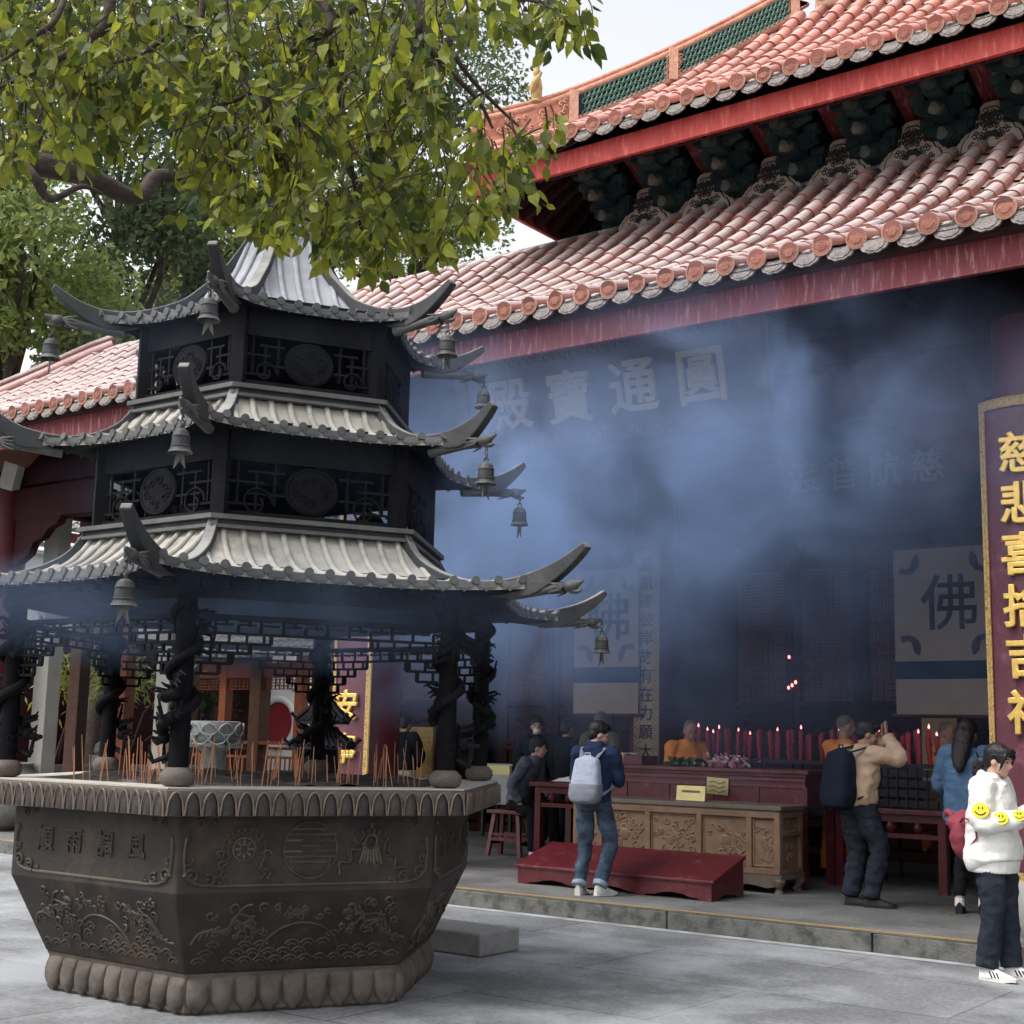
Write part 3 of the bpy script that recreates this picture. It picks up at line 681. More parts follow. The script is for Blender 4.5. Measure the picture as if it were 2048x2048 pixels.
# openwork storeys with lattice and roundels
def storey(z0, z1, Rr):
    w = MB(); h = z1 - z0
    for k in range(6):
        p = hx(k, Rr, 0); w.box((p.x, p.y, (z0 + z1) / 2), (.085, .085, h), rz=A0 + R(60 * k))
        nr, la = faceframe(k); ap = Rr * C30; L = Rr - .09
        def pt(a, z, d=0): return nr * (ap + d) + la * a + V((0, 0, z))
        w.bar(pt(-L / 2, z1 - .13), pt(L / 2, z1 - .13), .04, .26); w.bar(pt(-L / 2, z0 + .02), pt(L / 2, z0 + .02), .04, .04)
        zl = z0 + .04; zu = z1 - .26
        zc = (zl + zu) / 2; rc = (zu - zl) * .44
        w.tube([pt(rc * cos(q * pi / 8) * 1.15, zc + rc * sin(q * pi / 8)) for q in range(17)], .016, 6)
        w.prism([(rc * .92 * cos(q * pi / 8), rc * .92 * sin(q * pi / 8)) for q in range(16)], lambda a, b, d: pt(a * 1.15, zc + b, d), -.012, .012)
        for q in range(14): w.tube([pt(rc * .2 * cos(q) + rc * .6 * cos(q * 2.4) + .02 * cos(x_ * .9), zc + rc * .6 * sin(q * 2.4) + .02 * sin(x_ * .9), .014) for x_ in range(7)], .006, 5)
        for s in (-1, 1):                 # key-fret sides
            x0 = s * (rc * 1.15 + .015); x1 = s * L / 2; wd = abs(x1 - x0)
            if wd < .05: continue
            for q in range(3):
                xx = x0 + (x1 - x0) * (q + .5) / 3; w.bar(pt(xx, zl + (.0 if q % 2 else .05)), pt(xx, zu - (.05 if q % 2 else 0)), .014)
            for q in range(4):
                zz = zl + (zu - zl) * (q + .7) / 4.6; xa = x0 + (x1 - x0) * (.0 if q % 2 else .35); xb = x0 + (x1 - x0) * (.65 if q % 2 else 1); w.bar(pt(xa, zz), pt(xb, zz), .014)
            w.tube([pt(x0 + (x1 - x0) * .5 + wd * .3 * cos(x_ * .55) * (1 - x_ * .05), zl + .06 + wd * .3 * sin(x_ * .55) * (1 - x_ * .05), .012) for x_ in range(14)], .008, 5)
    w.build('openwork_wall', MT['bronze_black'], burner, 40)
storey(2.83, 3.44, 1.12); storey(3.69, 4.28, .90)
# ceiling decks inside the tiers, eaves beams and hanging fret valance below the lowest roof
m = MB(); hexring(m, [(1.60, 2.46), (1.60, 2.50)]); hexring(m, [(1.10, 3.40), (1.10, 3.44)]); hexring(m, [(.85, 4.22), (.85, 4.26)])
for k in range(6):
    a = hx(k, 1.56, 0); b = hx((k + 1) % 6, 1.56, 0)
    for z, h in ((2.41, .10), (2.33, .05), (2.20, .03)): m.bar(a + V((0, 0, z)), b + V((0, 0, z)), .05, h)
    for i in range(9): # small brackets climbing out to the eave
        p = a.lerp(b, (i + .5) / 9); nr, la = faceframe(k + 1)
        for q in range(3): m.box(p + nr * (.03 + .055 * q) + V((0, 0, 2.38 + .028 * q)), (.09 + .03 * q, .07, .024), rz=atan2(nr.y, nr.x))
m.build('eave_frame', MT['bronze_black'], burner)
m = MB()
for k in range(6):
    nr, la = faceframe(k); ap = 1.56 * C30; L = 1.56 - .12
    def pt(a, z): return nr * ap + la * a + V((0, 0, z))
    m.bar(pt(-L / 2, 2.11), pt(L / 2, 2.11), .022, .016)
    N = 22
    for i in range(N):
        x = -L / 2 + (i + .5) / N * L; m.bar(pt(x, 2.205 if i % 3 else 2.16), pt(x, 2.115 if i % 2 else 2.15), .014)
        if i % 2: m.bar(pt(x, 2.16), pt(x + L / N * 1.6, 2.16), .014); m.bar(pt(x, 2.185), pt(x + L / N, 2.185), .014)
    for s in (-1, 1):                      # stepped corner frets
        e = s * L / 2
        for st, (wd, z) in enumerate(((.42, 2.055), (.30, 2.0), (.20, 1.94), (.13, 1.88))):
            m.bar(pt(e, z), pt(e - s * wd, z), .022, .016); m.bar(pt(e - s * wd, z), pt(e - s * wd, z + .06), .022, .016, up=nr)
            for q in range(int(wd / .05)): 
                if (q + st) % 2: m.bar(pt(e - s * (.03 + q * .05), z), pt(e - s * (.03 + q * .05), z + .06), .014, up=nr)
m.build('fret_valance', MT['bronze_black'], burner)

# bells
def bell(k, r, ztop, label):
    a = A0 + R(60 * k); p = BC + V((r * cos(a), r * sin(a), ztop))
    e = empty('wind_bell', p, label, 'bell', "wind bells on the burner's corners", rz=a)
    if 'bell' not in KIDS:
        m = MB(); m.lathe([(.0, .0), (.022, -.002), (.040, -.016), (.048, -.04), (.051, -.042), (.051, -.047), (.048, -.05), (.051, -.095), (.055, -.098), (.055, -.104), (.052, -.107), (.058, -.118), (.068, -.135), (.062, -.136), (.045, -.10), (.03, -.03)], 24, cap=False,
                          fr=lambda an, r_, z: 1 + (.06 * cos(an * 8) if z < -.13 else 0))
        m.tube([(.016 * cos(q * pi / 5), 0, .014 + .016 * sin(q * pi / 5)) for q in range(11)], .005, 6)
        b = m.build('bell_body', MT['burner_ridge'], e, 45)
        m = MB(); m.prism([(-.02, 0), (.02, 0), (.034, -.10), (.012, -.07), (0, -.055), (-.012, -.07), (-.034, -.10)], lambda x, z, d: V((d, x, z - .125)), -.004, .004); m.tube([(0, 0, -.02), (0, 0, -.13)], .004, 5)
        m.build('clapper', MT['burner_ridge'], e)
        m = MB()
        for q in range(3):
            c = .035 + q * .028; m.tube([((.010 * cos(t * pi / 5) if q % 2 else 0), (0 if q % 2 else .010 * cos(t * pi / 5)), c + .016 * sin(t * pi / 5)) for t in range(11)], .0035, 5)
        m.build('chain', MT['burner_ridge'], e)
        KIDS['bell'] = e
    else:
        for c_ in kids(KIDS['bell']):
            d = c_.copy(); col.objects.link(d); d.parent = e
for k, r, z, l in ((5, 2.49, 2.295, 'bronze bell with a forked clapper under the near corner of the lowest burner roof'),
                   (5, 1.835, 3.20, 'bronze bell under the near corner of the middle burner roof, in front of its tiles'),
                   (5, 1.50, 4.055, 'dark bell under the near corner of the top burner roof'),
                   (0, 1.815, 3.20, 'bronze bell under the right corner of the middle burner roof'),
                   (0, 1.485, 4.045, 'dark bell under the right corner of the top burner roof, before the tiled eave'),
                   (4, 1.50, 4.045, 'black bell silhouetted against trees under the left corner of the top burner roof'),
                   (1, 2.53, 2.335, 'pale bell at the far right corner of the lowest burner roof, before the calligraphy hanging'),
                   (1, 1.84, 3.235, 'pale bell hanging in thick smoke behind the middle burner roof'),
                   (1, 1.53, 4.08, 'pale bell just below the red eave board, behind the top burner roof'),
                   (0, 2.50, 2.33, 'bronze bell under the right corner of the lowest burner roof')):
    if (k, r) == (0, 2.50): continue
    bell(k, r, z, l)
# incense sticks in the ash
im = MB(); im.tube([(0, 0, -.05), (.002, 0, .1), (0, .002, .26)], [.0027, .0027, .002], 5)
ime = im.mesh('incense_stick', MT['stick'])
clusters = []
for px in (115, 140, 150, 170, 185, 205, 230, 250, 268, 290, 312, 318, 340, 392, 410, 425, 470, 472, 505, 530, 545, 552, 590, 604, 615, 672, 678, 693, 706, 752, 760, 780, 800, 822, 840):
    clusters.append(px)
ns = 0
for px in clusters:
    for q in range(random.choice((2, 3, 3, 4, 5))):
        dep = random.uniform(6.95, 8.6) if px < 340 else random.uniform(7.35, 9.2)
        p = at(px + random.uniform(-9, 9), 1560, dep)
        dx, dy = p.x - BC.x, p.y - BC.y; a = atan2(dy, dx) - A0; lim = 1.36 * C30 / cos((a % R(60)) - R(30)); d = sqrt(dx * dx + dy * dy)
        if d > lim: dx *= lim / d; dy *= lim / d
        o = bpy.data.objects.new('incense_stick', ime); col.objects.link(o); o.location = (BC.x + dx, BC.y + dy, 1.24)
        o.rotation_euler = (random.gauss(0, .09), random.gauss(0, .09), random.uniform(0, 6)); o.scale = (1, 1, random.uniform(.6, 1.15))
        tag(o, 'thin brown incense stick standing in the grey ash of the bronze burner', 'incense stick', 'incense sticks in the burner'); ns += 1
# ------------------------------------------------------------------ the temple hall
hall = empty('temple_hall', (-6.5, 11.6, PZ), 'large red temple hall with two tiers of terracotta tile roof and deep shaded porch', 'temple hall')
HO = V(hall.location)
def hb(mb, name, m, smooth=None):                    # geometry given in world coordinates
    mb.v = [tuple(V(p) - HO) for p in mb.v]; return mb.build(name, m, hall, smooth)
PITCH = .285
def tile_roof(name, x0, x1, prof, x_of_edge, mats, rr=.078, discs=True, seg=.30):
    """Rows run along +y following prof [(y,z)]; x_of_edge(y)->min x allowed (hip)."""
    P = [V((0, y, z)) for y, z in prof]
    # arclength table
    D = [0]
    for a, b in zip(P, P[1:]): D.append(D[-1] + (b - a).length)
    def pos(d):
        d = max(0, min(D[-1], d))
        for i in range(len(D) - 1):
            if d <= D[i + 1] + 1e-9:
                t = (d - D[i]) / (D[i + 1] - D[i]); return P[i].lerp(P[i + 1], t)
        return P[-1]
    rows = MB(); pans = MB(); disc = MB(); drip = MB(); drip2 = MB(); mort = MB()
    n = int((x1 - x0) / PITCH)
    ns = max(2, int(D[-1] / seg)); sl = D[-1] / ns
    for i in range(n + 1):
        x = x0 + i * PITCH
        for s in range(ns):
            a = pos(s * sl); b = pos((s + 1) * sl + .012)
            if x < x_of_edge(a.y): break
            ja = random.uniform(-.010, .010); jz = random.uniform(-.006, .010); k_ = random.uniform(.95, 1.04)
            rows.tube([(x + ja, a.y, a.z + .012 + jz), (x + ja, (a.y + b.y) / 2, (pos(s * sl + sl / 2)).z + .012 + jz), (x + ja * .5, b.y, b.z + .012 + jz * .6)], [rr * k_ * 1.09, rr * k_ * 1.02, rr * .88], 9, cap=True, arc=(-.25, pi + .25))
        ex = x + PITCH / 2                            # pan tiles
        for s in range(ns):
            a = pos(s * sl); b = pos((s + 1) * sl)
            if x < x_of_edge(a.y) - .2: break
            w_ = PITCH / 2 - .03
            vs = []
            for p, dz in ((a, .022), (b, .0)):
                for q in range(5):
                    u = q / 4 * 2 - 1; vs.append((ex + u * w_, p.y, p.z - .03 + .030 * u * u + dz))
            pans.add(vs, [(q, q + 1, q + 6, q + 5) for q in range(4)] + [(0, 1, 2, 3, 4)][:0])
        if discs and x >= x_of_edge(P[0].y):
            y0, z0 = P[0].y, P[0].z
            prof_d = [(.0, .0), (rr * 1.05, .0), (rr * 1.12, -.010), (rr * .92, -.014), (rr * .86, -.008), (rr * .5, -.010), (rr * .46, -.014), (rr * .3, -.014), (.001, -.016)]
            k = len(prof_d); vs = []; N = 18
            for r_, d_ in prof_d:
                for q in range(N):
                    rq = r_ * (1 + (.10 * cos(q * 2 * pi / N * 6) if .3 < r_ / rr < .8 else 0))
                    vs.append((x + rq * cos(2 * pi * q / N), y0 + d_, z0 + .012 + rq * sin(2 * pi * q / N)))
            disc.add(vs, [(a_ * N + q, a_ * N + (q + 1) % N, (a_ + 1) * N + (q + 1) % N, (a_ + 1) * N + q) for a_ in range(k - 1) for q in range(N)])
            poly = [(-.118, .02)] + [(-.118 * cos(pi * q / 20) , -.028 - (.092 + .010 * abs(cos(pi * q / 4))) * max(0, sin(pi * q / 20)) ** .8) for q in range(21)] + [(.118, .02), (.06, -.005), (0, -.012), (-.06, -.005)]
            ty = random.uniform(-.012, .012)
            drip.prism(poly, lambda a, b, d: V((ex + a, y0 + .03 + d + .25 * b + ty, z0 + b - .01)), -.012, .012)
            drip2.prism([(a * .72, b * .72 - .018) for a, b in poly], lambda a, b, d: V((ex + a, y0 + .018 + d + .25 * b + ty, z0 + b - .01)), -.008, .0)
            for q in range(5):
                aa = -1.2 + q * .6; drip.tube([(ex + .05 * sin(aa), y0 + .012 - .25 * .05 + ty, z0 - .045 - .04 * cos(aa)), (ex + .025 * sin(aa), y0 + .01 + ty, z0 - .04 - .012 * cos(aa))], .006, 4)
            if random.random() < .8:
                mort.ell((ex + random.uniform(-.02, .02), y0 + .07, z0 - .005), (.085, .08, .024 * random.uniform(.6, 1.2)), 8, 5)
    for i_, q_ in enumerate((pans, disc, drip, drip2, mort)): rows.join(q_, i_ + 1)
    return hb(rows, name, [mats[0], mats[1], MT['tile_disc'], MT['drip_rim'], MT['drip'], MT['mortar']], 50)
# lower roof: concave slope that rolls over under the upper wall
LE_Y, LE_Z = 9.8, 5.44
def lprof():
    out = []
    for i in range(15):
        t = i / 14; y = LE_Y + 3.25 * t; z = LE_Z + .30 * 3.25 * t + 1.06 * t ** 1.75
        if t > .86: z -= 3.2 * (t - .86) ** 2
        out.append((y, z))
    return out
LP = lprof(); LTOP = LP[-1]
HIPX = -20.6
tile_roof('lower_roof', -20.6 + .05, 2.8, LP, lambda y: HIPX + (y - LE_Y) * .95, (MT['tile'], MT['tile_pan']))
m = MB()                                           # roof deck, hip ridge, ridge cap
m.grid(lambda i, j: V((HIPX + (LP[round(j * 14)][0] - LE_Y) * .95 + (3 - HIPX - (LP[round(j * 14)][0] - LE_Y) * .95) * i, LP[round(j * 14)][0], LP[round(j * 14)][1] - .06)), 1, 14)
hb(m, 'roof_deck', MT['ceiling'])
m = MB(); m.tube([(HIPX + (y - LE_Y) * .95 - .05, y, z + .06) for y, z in LP], .12, 8); m.tube([(HIPX + (y - LE_Y) * .95 - .05, y, z + .20) for y, z in LP], .075, 8)
hb(m, 'hip_ridge', MT['tile'], 50)
m = MB(); m.box((-8.2, LTOP[0] + .12, LTOP[1] - .04), (23, .3, .22)); hb(m, 'roof_top_curb', MT['mortar'])
m = MB()                                           # west slope of the lower roof
m.add([(HIPX, LE_Y, LE_Z - .03), (HIPX + 3.1, LTOP[0], LTOP[1] - .03), (HIPX + 3.1, 24, LTOP[1] - .03), (HIPX, 27, LE_Z - .03)], [(0, 1, 2, 3)]); hb(m, 'west_roof_slope', MT['tile'])
# fascia below the eave
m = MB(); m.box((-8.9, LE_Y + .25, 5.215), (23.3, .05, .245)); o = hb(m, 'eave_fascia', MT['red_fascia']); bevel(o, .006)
m = MB(); m.box((-8.9, LE_Y + .238, 5.085), (23.3, .055, .022)); hb(m, 'fascia_bead', MT['red_fascia'])
m = MB(); m.box((-8.9, LE_Y + .19, 5.405), (23.3, .12, .15)); hb(m, 'eave_board', MT['wood_dark'])
# soffit with rafters
m = MB()
m.add([(-20.4, LE_Y + .28, 5.30), (2.8, LE_Y + .28, 5.30), (2.8, 12.0, 6.0), (-20.4, 12.0, 6.0)], [(3, 2, 1, 0)])
for i in range(80):
    x = -20.3 + i * .288; m.bar((x, LE_Y + .30, 5.25), (x, 12.0, 5.94), .10, .09)
hb(m, 'soffit', MT['red_dark'])
m = MB(); m.add([(-20.4, 12.0, 6.05), (2.8, 12.0, 6.05), (2.8, 17.3, 6.05), (-20.4, 17.3, 6.05)], [(3, 2, 1, 0)])
for i in range(30): m.box((-20 + i * .76, 14.6, 6.0), (.10, 5.3, .10))
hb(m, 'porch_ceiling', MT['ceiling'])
# columns with stone feet
def column(x, y, r, h=4.95):
    c = MB(); c.lathe([(r * 1.0, .18), (r, h * .5), (r * .93, h)], 28)
    o = bpy.data.objects.new('column', c.mesh('column', MT['red_col'], 60)); col.objects.link(o); o.parent = hall; o.location = V((x, y, 0)) + V((0, 0, PZ)) - HO
    f = MB(); f.lathe([(r * 1.35, 0), (r * 1.42, .05), (r * 1.50, .22), (r * 1.42, .40), (r * 1.15, .50), (r * 1.02, .52)], 28); fo = f.build('column_foot', MT['stone'], o, 40)
    return o
COLS = [(-3.21, 11.56), (-10.56, 11.56), (-17.85, 11.56)]
for x, y in COLS: column(x, y, .36)
for x in (-9.25, -4.15, -14.6): column(x, 15.55, .30)
# tie beams, brackets under them
m = MB()
for z, h in ((4.72, .46), (5.12, .26)): m.box((-8.8, 11.62, z), (23, .26, h))
m.box((-8.8, 15.55, 5.3), (23, .3, .5)); m.box((-8.8, 13.4, 5.9), (23, .22, .3))
for x in (-3.21, -10.56, -17.85): m.box((x, 13.7, 4.9), (.22, 3.9, .36))
hb(m, 'tie_beam', MT['red_dark'])
for x, y in COLS:
    for s in (-1, 1):
        m = MB(); m.prism([(0, 0), (s * 1.05, 0), (s * .98, -.10), (s * .78, -.16), (s * .66, -.28), (s * .45, -.34), (s * .36, -.5), (s * .12, -.62), (0, -.66)], lambda a, b, d: V((x + s * .40 + a, y + d, 4.49 + b)), -.06, .06)
        hb(m, 'beam_bracket', MT['red_dark'])
# inner wall: red lattice doors in bays, plain board walls
WY = 17.2
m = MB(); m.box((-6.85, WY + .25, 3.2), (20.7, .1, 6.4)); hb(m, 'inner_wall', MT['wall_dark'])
m = MB(); m.box((2.9, 14.5, 3.1), (.2, 9.4, 6.2)); hb(m, 'east_light_block', MT['wall_dark'])  # unseen end wall, added to keep side light out of the porch
def lattice_door(x0, x1, name='lattice_door', lit=False):
    e = MB(); w_ = x1 - x0
    z0, z1 = PZ + .12, 4.25; y = WY
    for xx in (x0 + .05, x1 - .05): e.box((xx, y, (z0 + z1) / 2), (.10, .10, z1 - z0))
    for zz in (z0 + .08, 1.42, 1.52, 1.98, 2.10, z1 - .12, z1 - .32): e.box(((x0 + x1) / 2, y, zz), (w_ - .2, .09, .08))
    e.box(((x0 + x1) / 2, y + .02, .85), (w_ - .2, .04, 1.1)); e.box(((x0 + x1) / 2, y + .02, 1.75), (w_ - .2, .04, .4))
    for q in range(9): # low relief on the waist panels
        cx = (x0 + x1) / 2 + random.uniform(-.3, .3) * w_; cz = 1.75 + random.uniform(-.10, .10)
        e.tube([(cx + .06 * cos(t * .7) * (1 - t * .07), y - .005, cz + .05 * sin(t * .7) * (1 - t * .07)) for t in range(11)], .012, 5)
    for q in range(14):
        cx = (x0 + x1) / 2 + random.uniform(-.3, .3) * w_; cz = .85 + random.uniform(-.45, .45)
        e.tube([(cx + .07 * cos(t * .7) * (1 - t * .07), y - .005, cz + .07 * sin(t * .7) * (1 - t * .07)) for t in range(11)], .012, 5)
    d = hb(e, name, MT['red_dark'])
    l = MB(); n = max(4, int((w_ - .2) / .085)); h = z1 - .36 - 2.14
    for i in range(n + 1): l.box((x0 + .1 + (w_ - .2) * i / n, y, 2.14 + h / 2), (.018, .03, h))
    k = int(h / .085)
    for i in range(k + 1): l.box(((x0 + x1) / 2, y + .002, 2.14 + h * i / k), (w_ - .2, .03, .018))
    for i in range(n):
        for j in range(k):
            cx = x0 + .1 + (w_ - .2) * (i + .5) / n; cz = 2.14 + h * (j + .5) / k; s_ = .03
            l.prism([(s_, 0), (0, s_), (-s_, 0), (0, -s_)], lambda a, b, dd: V((cx + a, y + dd, cz + b)), -.012, .012)
    l.v = [tuple(V(p) - HO) for p in l.v]; lo = l.build('lattice', MT['lattice_wood'], None); lo.parent = d
    lo.matrix_parent_inverse = Matrix.Identity(4)
    if lit:
        p = MB(); p.add([(x0 + .1, y + .05, 2.1), (x1 - .1, y + .05, 2.1), (x1 - .1, y + .05, z1 - .3), (x0 + .1, y + .05, z1 - .3)], [(0, 1, 2, 3)]); p.v = [tuple(V(q) - HO) for q in p.v]
        po = p.build('backlight_pane', MT['pane'], d)  # pale pane whose colour stands in for light behind the lattice
    return d
MT['lattice_wood'] = mat('lattice_wood', (.13, .045, .04), .6, .2, 9, .1, 40, 0)
MT['pane'] = mat('painted_backlight', (.30, .31, .33), .9, .1, 9, 0)
for x0, x1, lit in ((-9.0, -8.05, True), (-8.05, -7.1, True), (-7.1, -6.15, True), (-6.15, -5.2, False), (-12.9, -11.95, False), (-11.95, -11.0, False), (-11.0, -10.05, False), (-17.0, -16.05, False), (-16.05, -15.1, False), (-15.1, -14.15, False), (-14.15, -13.2, False), (-5.2, -4.3, False), (-4.0, -3.0, False)):
    lattice_door(x0 + .01, x1 - .01, lit=lit)
m = MB(); m.box((-6.85, WY, 4.5), (20.7, .16, .4)); m.box((-6.85, WY, .21), (20.7, .2, .14)); hb(m, 'door_lintel', MT['red_dark'])
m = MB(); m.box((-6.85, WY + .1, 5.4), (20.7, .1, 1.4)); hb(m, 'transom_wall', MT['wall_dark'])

# upper storey
UE_Y, UE_Z = 11.6, 8.03; UW = 13.2; UX = -9.6; HK = 1.02
m = MB(); m.box(((UX + 1.5 + 3.4) / 2, UW + .2, 7.85), (3.4 - UX - 1.5, .3, 1.9)); hb(m, 'upper_wall', MT['wall_dark'])
m = MB(); m.box((UX + 1.65, UW + 3.0, 7.85), (.3, 5.6, 1.9)); hb(m, 'upper_side_wall', MT['wall_dark'])
def uprof():
    return [(UE_Y + 2.75 * i / 12, UE_Z + .52 * 2.75 * i / 12 + .72 * (i / 12) ** 1.8) for i in range(13)]
UP = uprof(); UT = UP[-1]
tile_roof('upper_roof', UX + .5, 3.4, UP, lambda y: UX + .45 + (y - UE_Y) * HK, (MT['tile_up'], MT['tile_pan']), seg=.28)
m = MB()
m.grid(lambda i, j: V((UX + (UP[round(j * 12)][0] - UE_Y) * HK + (3.6 - UX - (UP[round(j * 12)][0] - UE_Y) * HK) * i, UP[round(j * 12)][0], UP[round(j * 12)][1] - .05)), 1, 12)
hb(m, 'upper_roof_deck', MT['ceiling'])
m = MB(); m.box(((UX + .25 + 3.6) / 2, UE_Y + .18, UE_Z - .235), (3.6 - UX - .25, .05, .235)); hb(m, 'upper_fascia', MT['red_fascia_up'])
m = MB()                                             # soffit boards and rafters of the upper eave, both sides of the corner
m.add([(UX + .2, UE_Y + .2, UE_Z - .28), (3.6, UE_Y + .2, UE_Z - .28), (3.6, UW + .1, 9.05), (UX + 1.7, UW + .1, 9.05)], [(3, 2, 1, 0)])
m.add([(UX + .2, UE_Y + .2, UE_Z - .28), (UX + 1.7, UW + .1, 9.05), (UX + 1.7, 19, 9.05), (UX + .2, 20.5, UE_Z - .28)], [(3, 2, 1, 0)])
for i in range(44):
    x = UX + .5 + i * .285
    if x > 3.4: break
    m.bar((x, UE_Y + .22, UE_Z - .33), (max(x, UX + 1.6), UW + .1, 8.98), .10, .085)
for i in range(30):
    y = UE_Y + .5 + i * .285; m.bar((UX + .22, y, UE_Z - .33), (UX + 1.7, max(y, UW + .1), 8.98), .10, .085)
for z, dy in ((7.83, .38), (8.12, .75), (8.42, 1.15)): m.box(((UX + 1 + 3.6) / 2, UE_Y + dy, z), (3.6 - UX - 1, .12, .14))
hb(m, 'upper_soffit', MT['red_dark'])
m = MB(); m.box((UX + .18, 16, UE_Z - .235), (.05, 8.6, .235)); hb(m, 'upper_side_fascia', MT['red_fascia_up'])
m = MB(); m.add([(UX, UE_Y, UE_Z - .02), (UX + 2.4, UT[0], UT[1] - .05), (UX + 2.4, 18, UT[1] - .05), (UX, 20.4, UE_Z - .02)], [(0, 1, 2, 3)]); hb(m, 'upper_west_slope', MT['tile_up'])
# bracket sets
def bracket():
    m = MB()
    for t in range(4):
        z = 7.36 + t * .175; y = UW + .02 - t * .215; wdt = .20 + .04 * t
        m.box((0, y + .02, z), (.17, .40, .11)); m.box((0, y - .08, z + .09), (wdt + .14, .12, .12))
        for s in (-1, 1):
            m.prism([(s * .05, 0), (s * (wdt / 2 + .12), .08), (s * (wdt / 2 + .12), .16), (s * .05, .16)], lambda a, b, d: V((a, y - .06 + d, z - .02 + b)), -.06, .06)
            m.box((s * (wdt / 2 + .08), y - .08, z + .18), (.15, .15, .08), taper=1.0)
        m.box((0, y - .10, z + .18), (.17, .17, .08))
    t_ = MB()
    for t in range(4):
        z = 7.36 + t * .175; y = UW + .02 - t * .215
        t_.tube([(0, y - .12, z + .03), (0, y - .24, z + .0), (0, y - .32, z - .045), (0, y - .335, z - .01 + .03)], [.065, .068, .06, .03], 8)
    return m, t_
bm_, bt_ = bracket(); bme = bm_.mesh('bracket_set', MT['green_br']); btm = bt_.mesh('bracket_tongue', MT['br_tip'], 50)
bxs = [(-4.31 + .79 * i) for i in range(-5, 9)]
for x in bxs:
    o = bpy.data.objects.new('bracket_set', bme); col.objects.link(o); o.parent = hall; o.location = V((x, 0, 0)) - HO
    t_ = bpy.data.objects.new('bracket_tongue', btm); col.objects.link(t_); t_.parent = o
# red boards and carved cloud panels between the brackets
def cloudpanel():
    half = [(0, .46), (.07, .455), (.11, .42), (.115, .36), (.15, .33), (.16, .28), (.22, .24), (.26, .22), (.29, .16), (.34, .13), (.37, .07), (.385, 0)]
    poly = half + [(-a, b) for a, b in reversed(half[1:])] 
    poly = [(a, b) for a, b in half] + [(-a, b) for a, b in reversed(half[1:])]
    # order: go right side down then left side up
    m = MB(); m.prism(poly, lambda a, b, d: V((a, d, b)), -.05, .0, 0)
    m.prism([(a * .86, b * .88 + .004) for a, b in poly], lambda a, b, d: V((a, d, b)), -.06, -.045, 1)
    m.prism([(a * .82, b * .84 + .004) for a, b in poly], lambda a, b, d: V((a, d, b)), -.066, -.055, 0)
    m.prism([(a * .76, b * .79 + .004) for a, b in poly], lambda a, b, d: V((a, d, b)), -.070, -.060, 0)
    rs = random.Random(3)
    for q in range(44):
        b = rs.uniform(.03, .36); lim = .75 * max(a_ for a_, b_ in half if b_ >= b - .02) - .03; a = rs.uniform(.0, max(lim, .02)); r_ = rs.uniform(.018, .034); ph = rs.uniform(0, 6)
        for s in (-1, 1):
            m.tube([(s * (a + r_ * cos(ph + t * .65) * (1 - t * .07)), -.073, b + r_ * sin(ph + t * .65) * (1 - t * .07)) for t in range(11)], .0065, 4, 1)
    return m
cpm = cloudpanel().mesh('carved_panel', [MT['panel_pale'], MT['panel_dark']])
for x in bxs:
    o = bpy.data.objects.new('carved_panel', cpm); col.objects.link(o); o.parent = hall; o.location = V((x + .395, UW - .18, 7.36)) - HO; o.scale = (.95, 1, 1.04)
for x in bxs:
    m = MB(); m.box((x + .395, UW - .05, 7.86), (.26, .03, .16)); m.bar((x + .395, UW - .05, 7.93), (x + .395, UW - .5, 8.14), .26, .03); hb(m, 'red_board', MT['red_fascia'])
# hip ridge with green lattice, posts, statue, and the main ridge
def hippt(t, up=0):                                   # along the hip from corner (0) to top (1)
    y = UE_Y + (UT[0] - UE_Y) * t; z = None
    for (ya, za), (yb, zb) in zip(UP, UP[1:]):
        if ya - 1e-4 <= y <= yb + 1e-4: z = za + (zb - za) * (y - ya) / (yb - ya)
    if z is None: z = UT[1]
    return V((UX + .25 + (y - UE_Y) * HK, y, z + up + .34 * max(0, .22 - t)))
hw = (hippt(1) - hippt(0)); hn = V((hw.y, -hw.x, 0)).normalized()
m = MB(); ts = [i / 16 for i in range(0, 17)]
for up, r_ in ((.06, .055), (.40, .05), (.47, .035)): m.tube([hippt(max(t, -.05), up) for t in ts], r_, 8)
m.add([hippt(t, .05) + hn * .03 for t in ts] + [hippt(t, .40) + hn * .03 for t in ts], [(i, i + 1, 17 + i + 1, 17 + i) for i in range(16)])
for t in (.30, .60, .98): 
    a = hippt(t, .05); m.box(a + V((0, 0, .18)), (.10, .16, .40), rz=atan2(hw.y, hw.x))
for q in range(60):                                   # moulded ornament near the foot
    t = random.choice((random.uniform(.02, .28), random.uniform(.575, .625))); b = random.uniform(.09, .36); c_ = hippt(t, b) + hn * .045; tt = hw.normalized()
    m.tube([c_ + tt * .03 * cos(k_ * .7) * (1 - k_ * .07) + V((0, 0, .03 * sin(k_ * .7) * (1 - k_ * .07))) for k_ in range(9)], .010, 4)
hb(m, 'upper_hip_ridge', MT['terra_orn'], 50)
for t0, t1 in ((.325, .575), (.625, .955)):
    m = MB(); n = int((t1 - t0) * 70)
    for j in range(4):
        for i in range(n):
            t = t0 + (t1 - t0) * (i + .5 * (j % 2)) / n; b = .10 + j * .075; dt = (t1 - t0) / n
            c_ = [hippt(t + dt * .5 * (1 - cos(q * pi / 4)) * .98, b + .036 * sin(q * pi / 4)) + hn * .05 for q in range(9)]
            m.tube(c_, .009, 4)
    hb(m, 'lattice_panel', MT['lattice_green'])
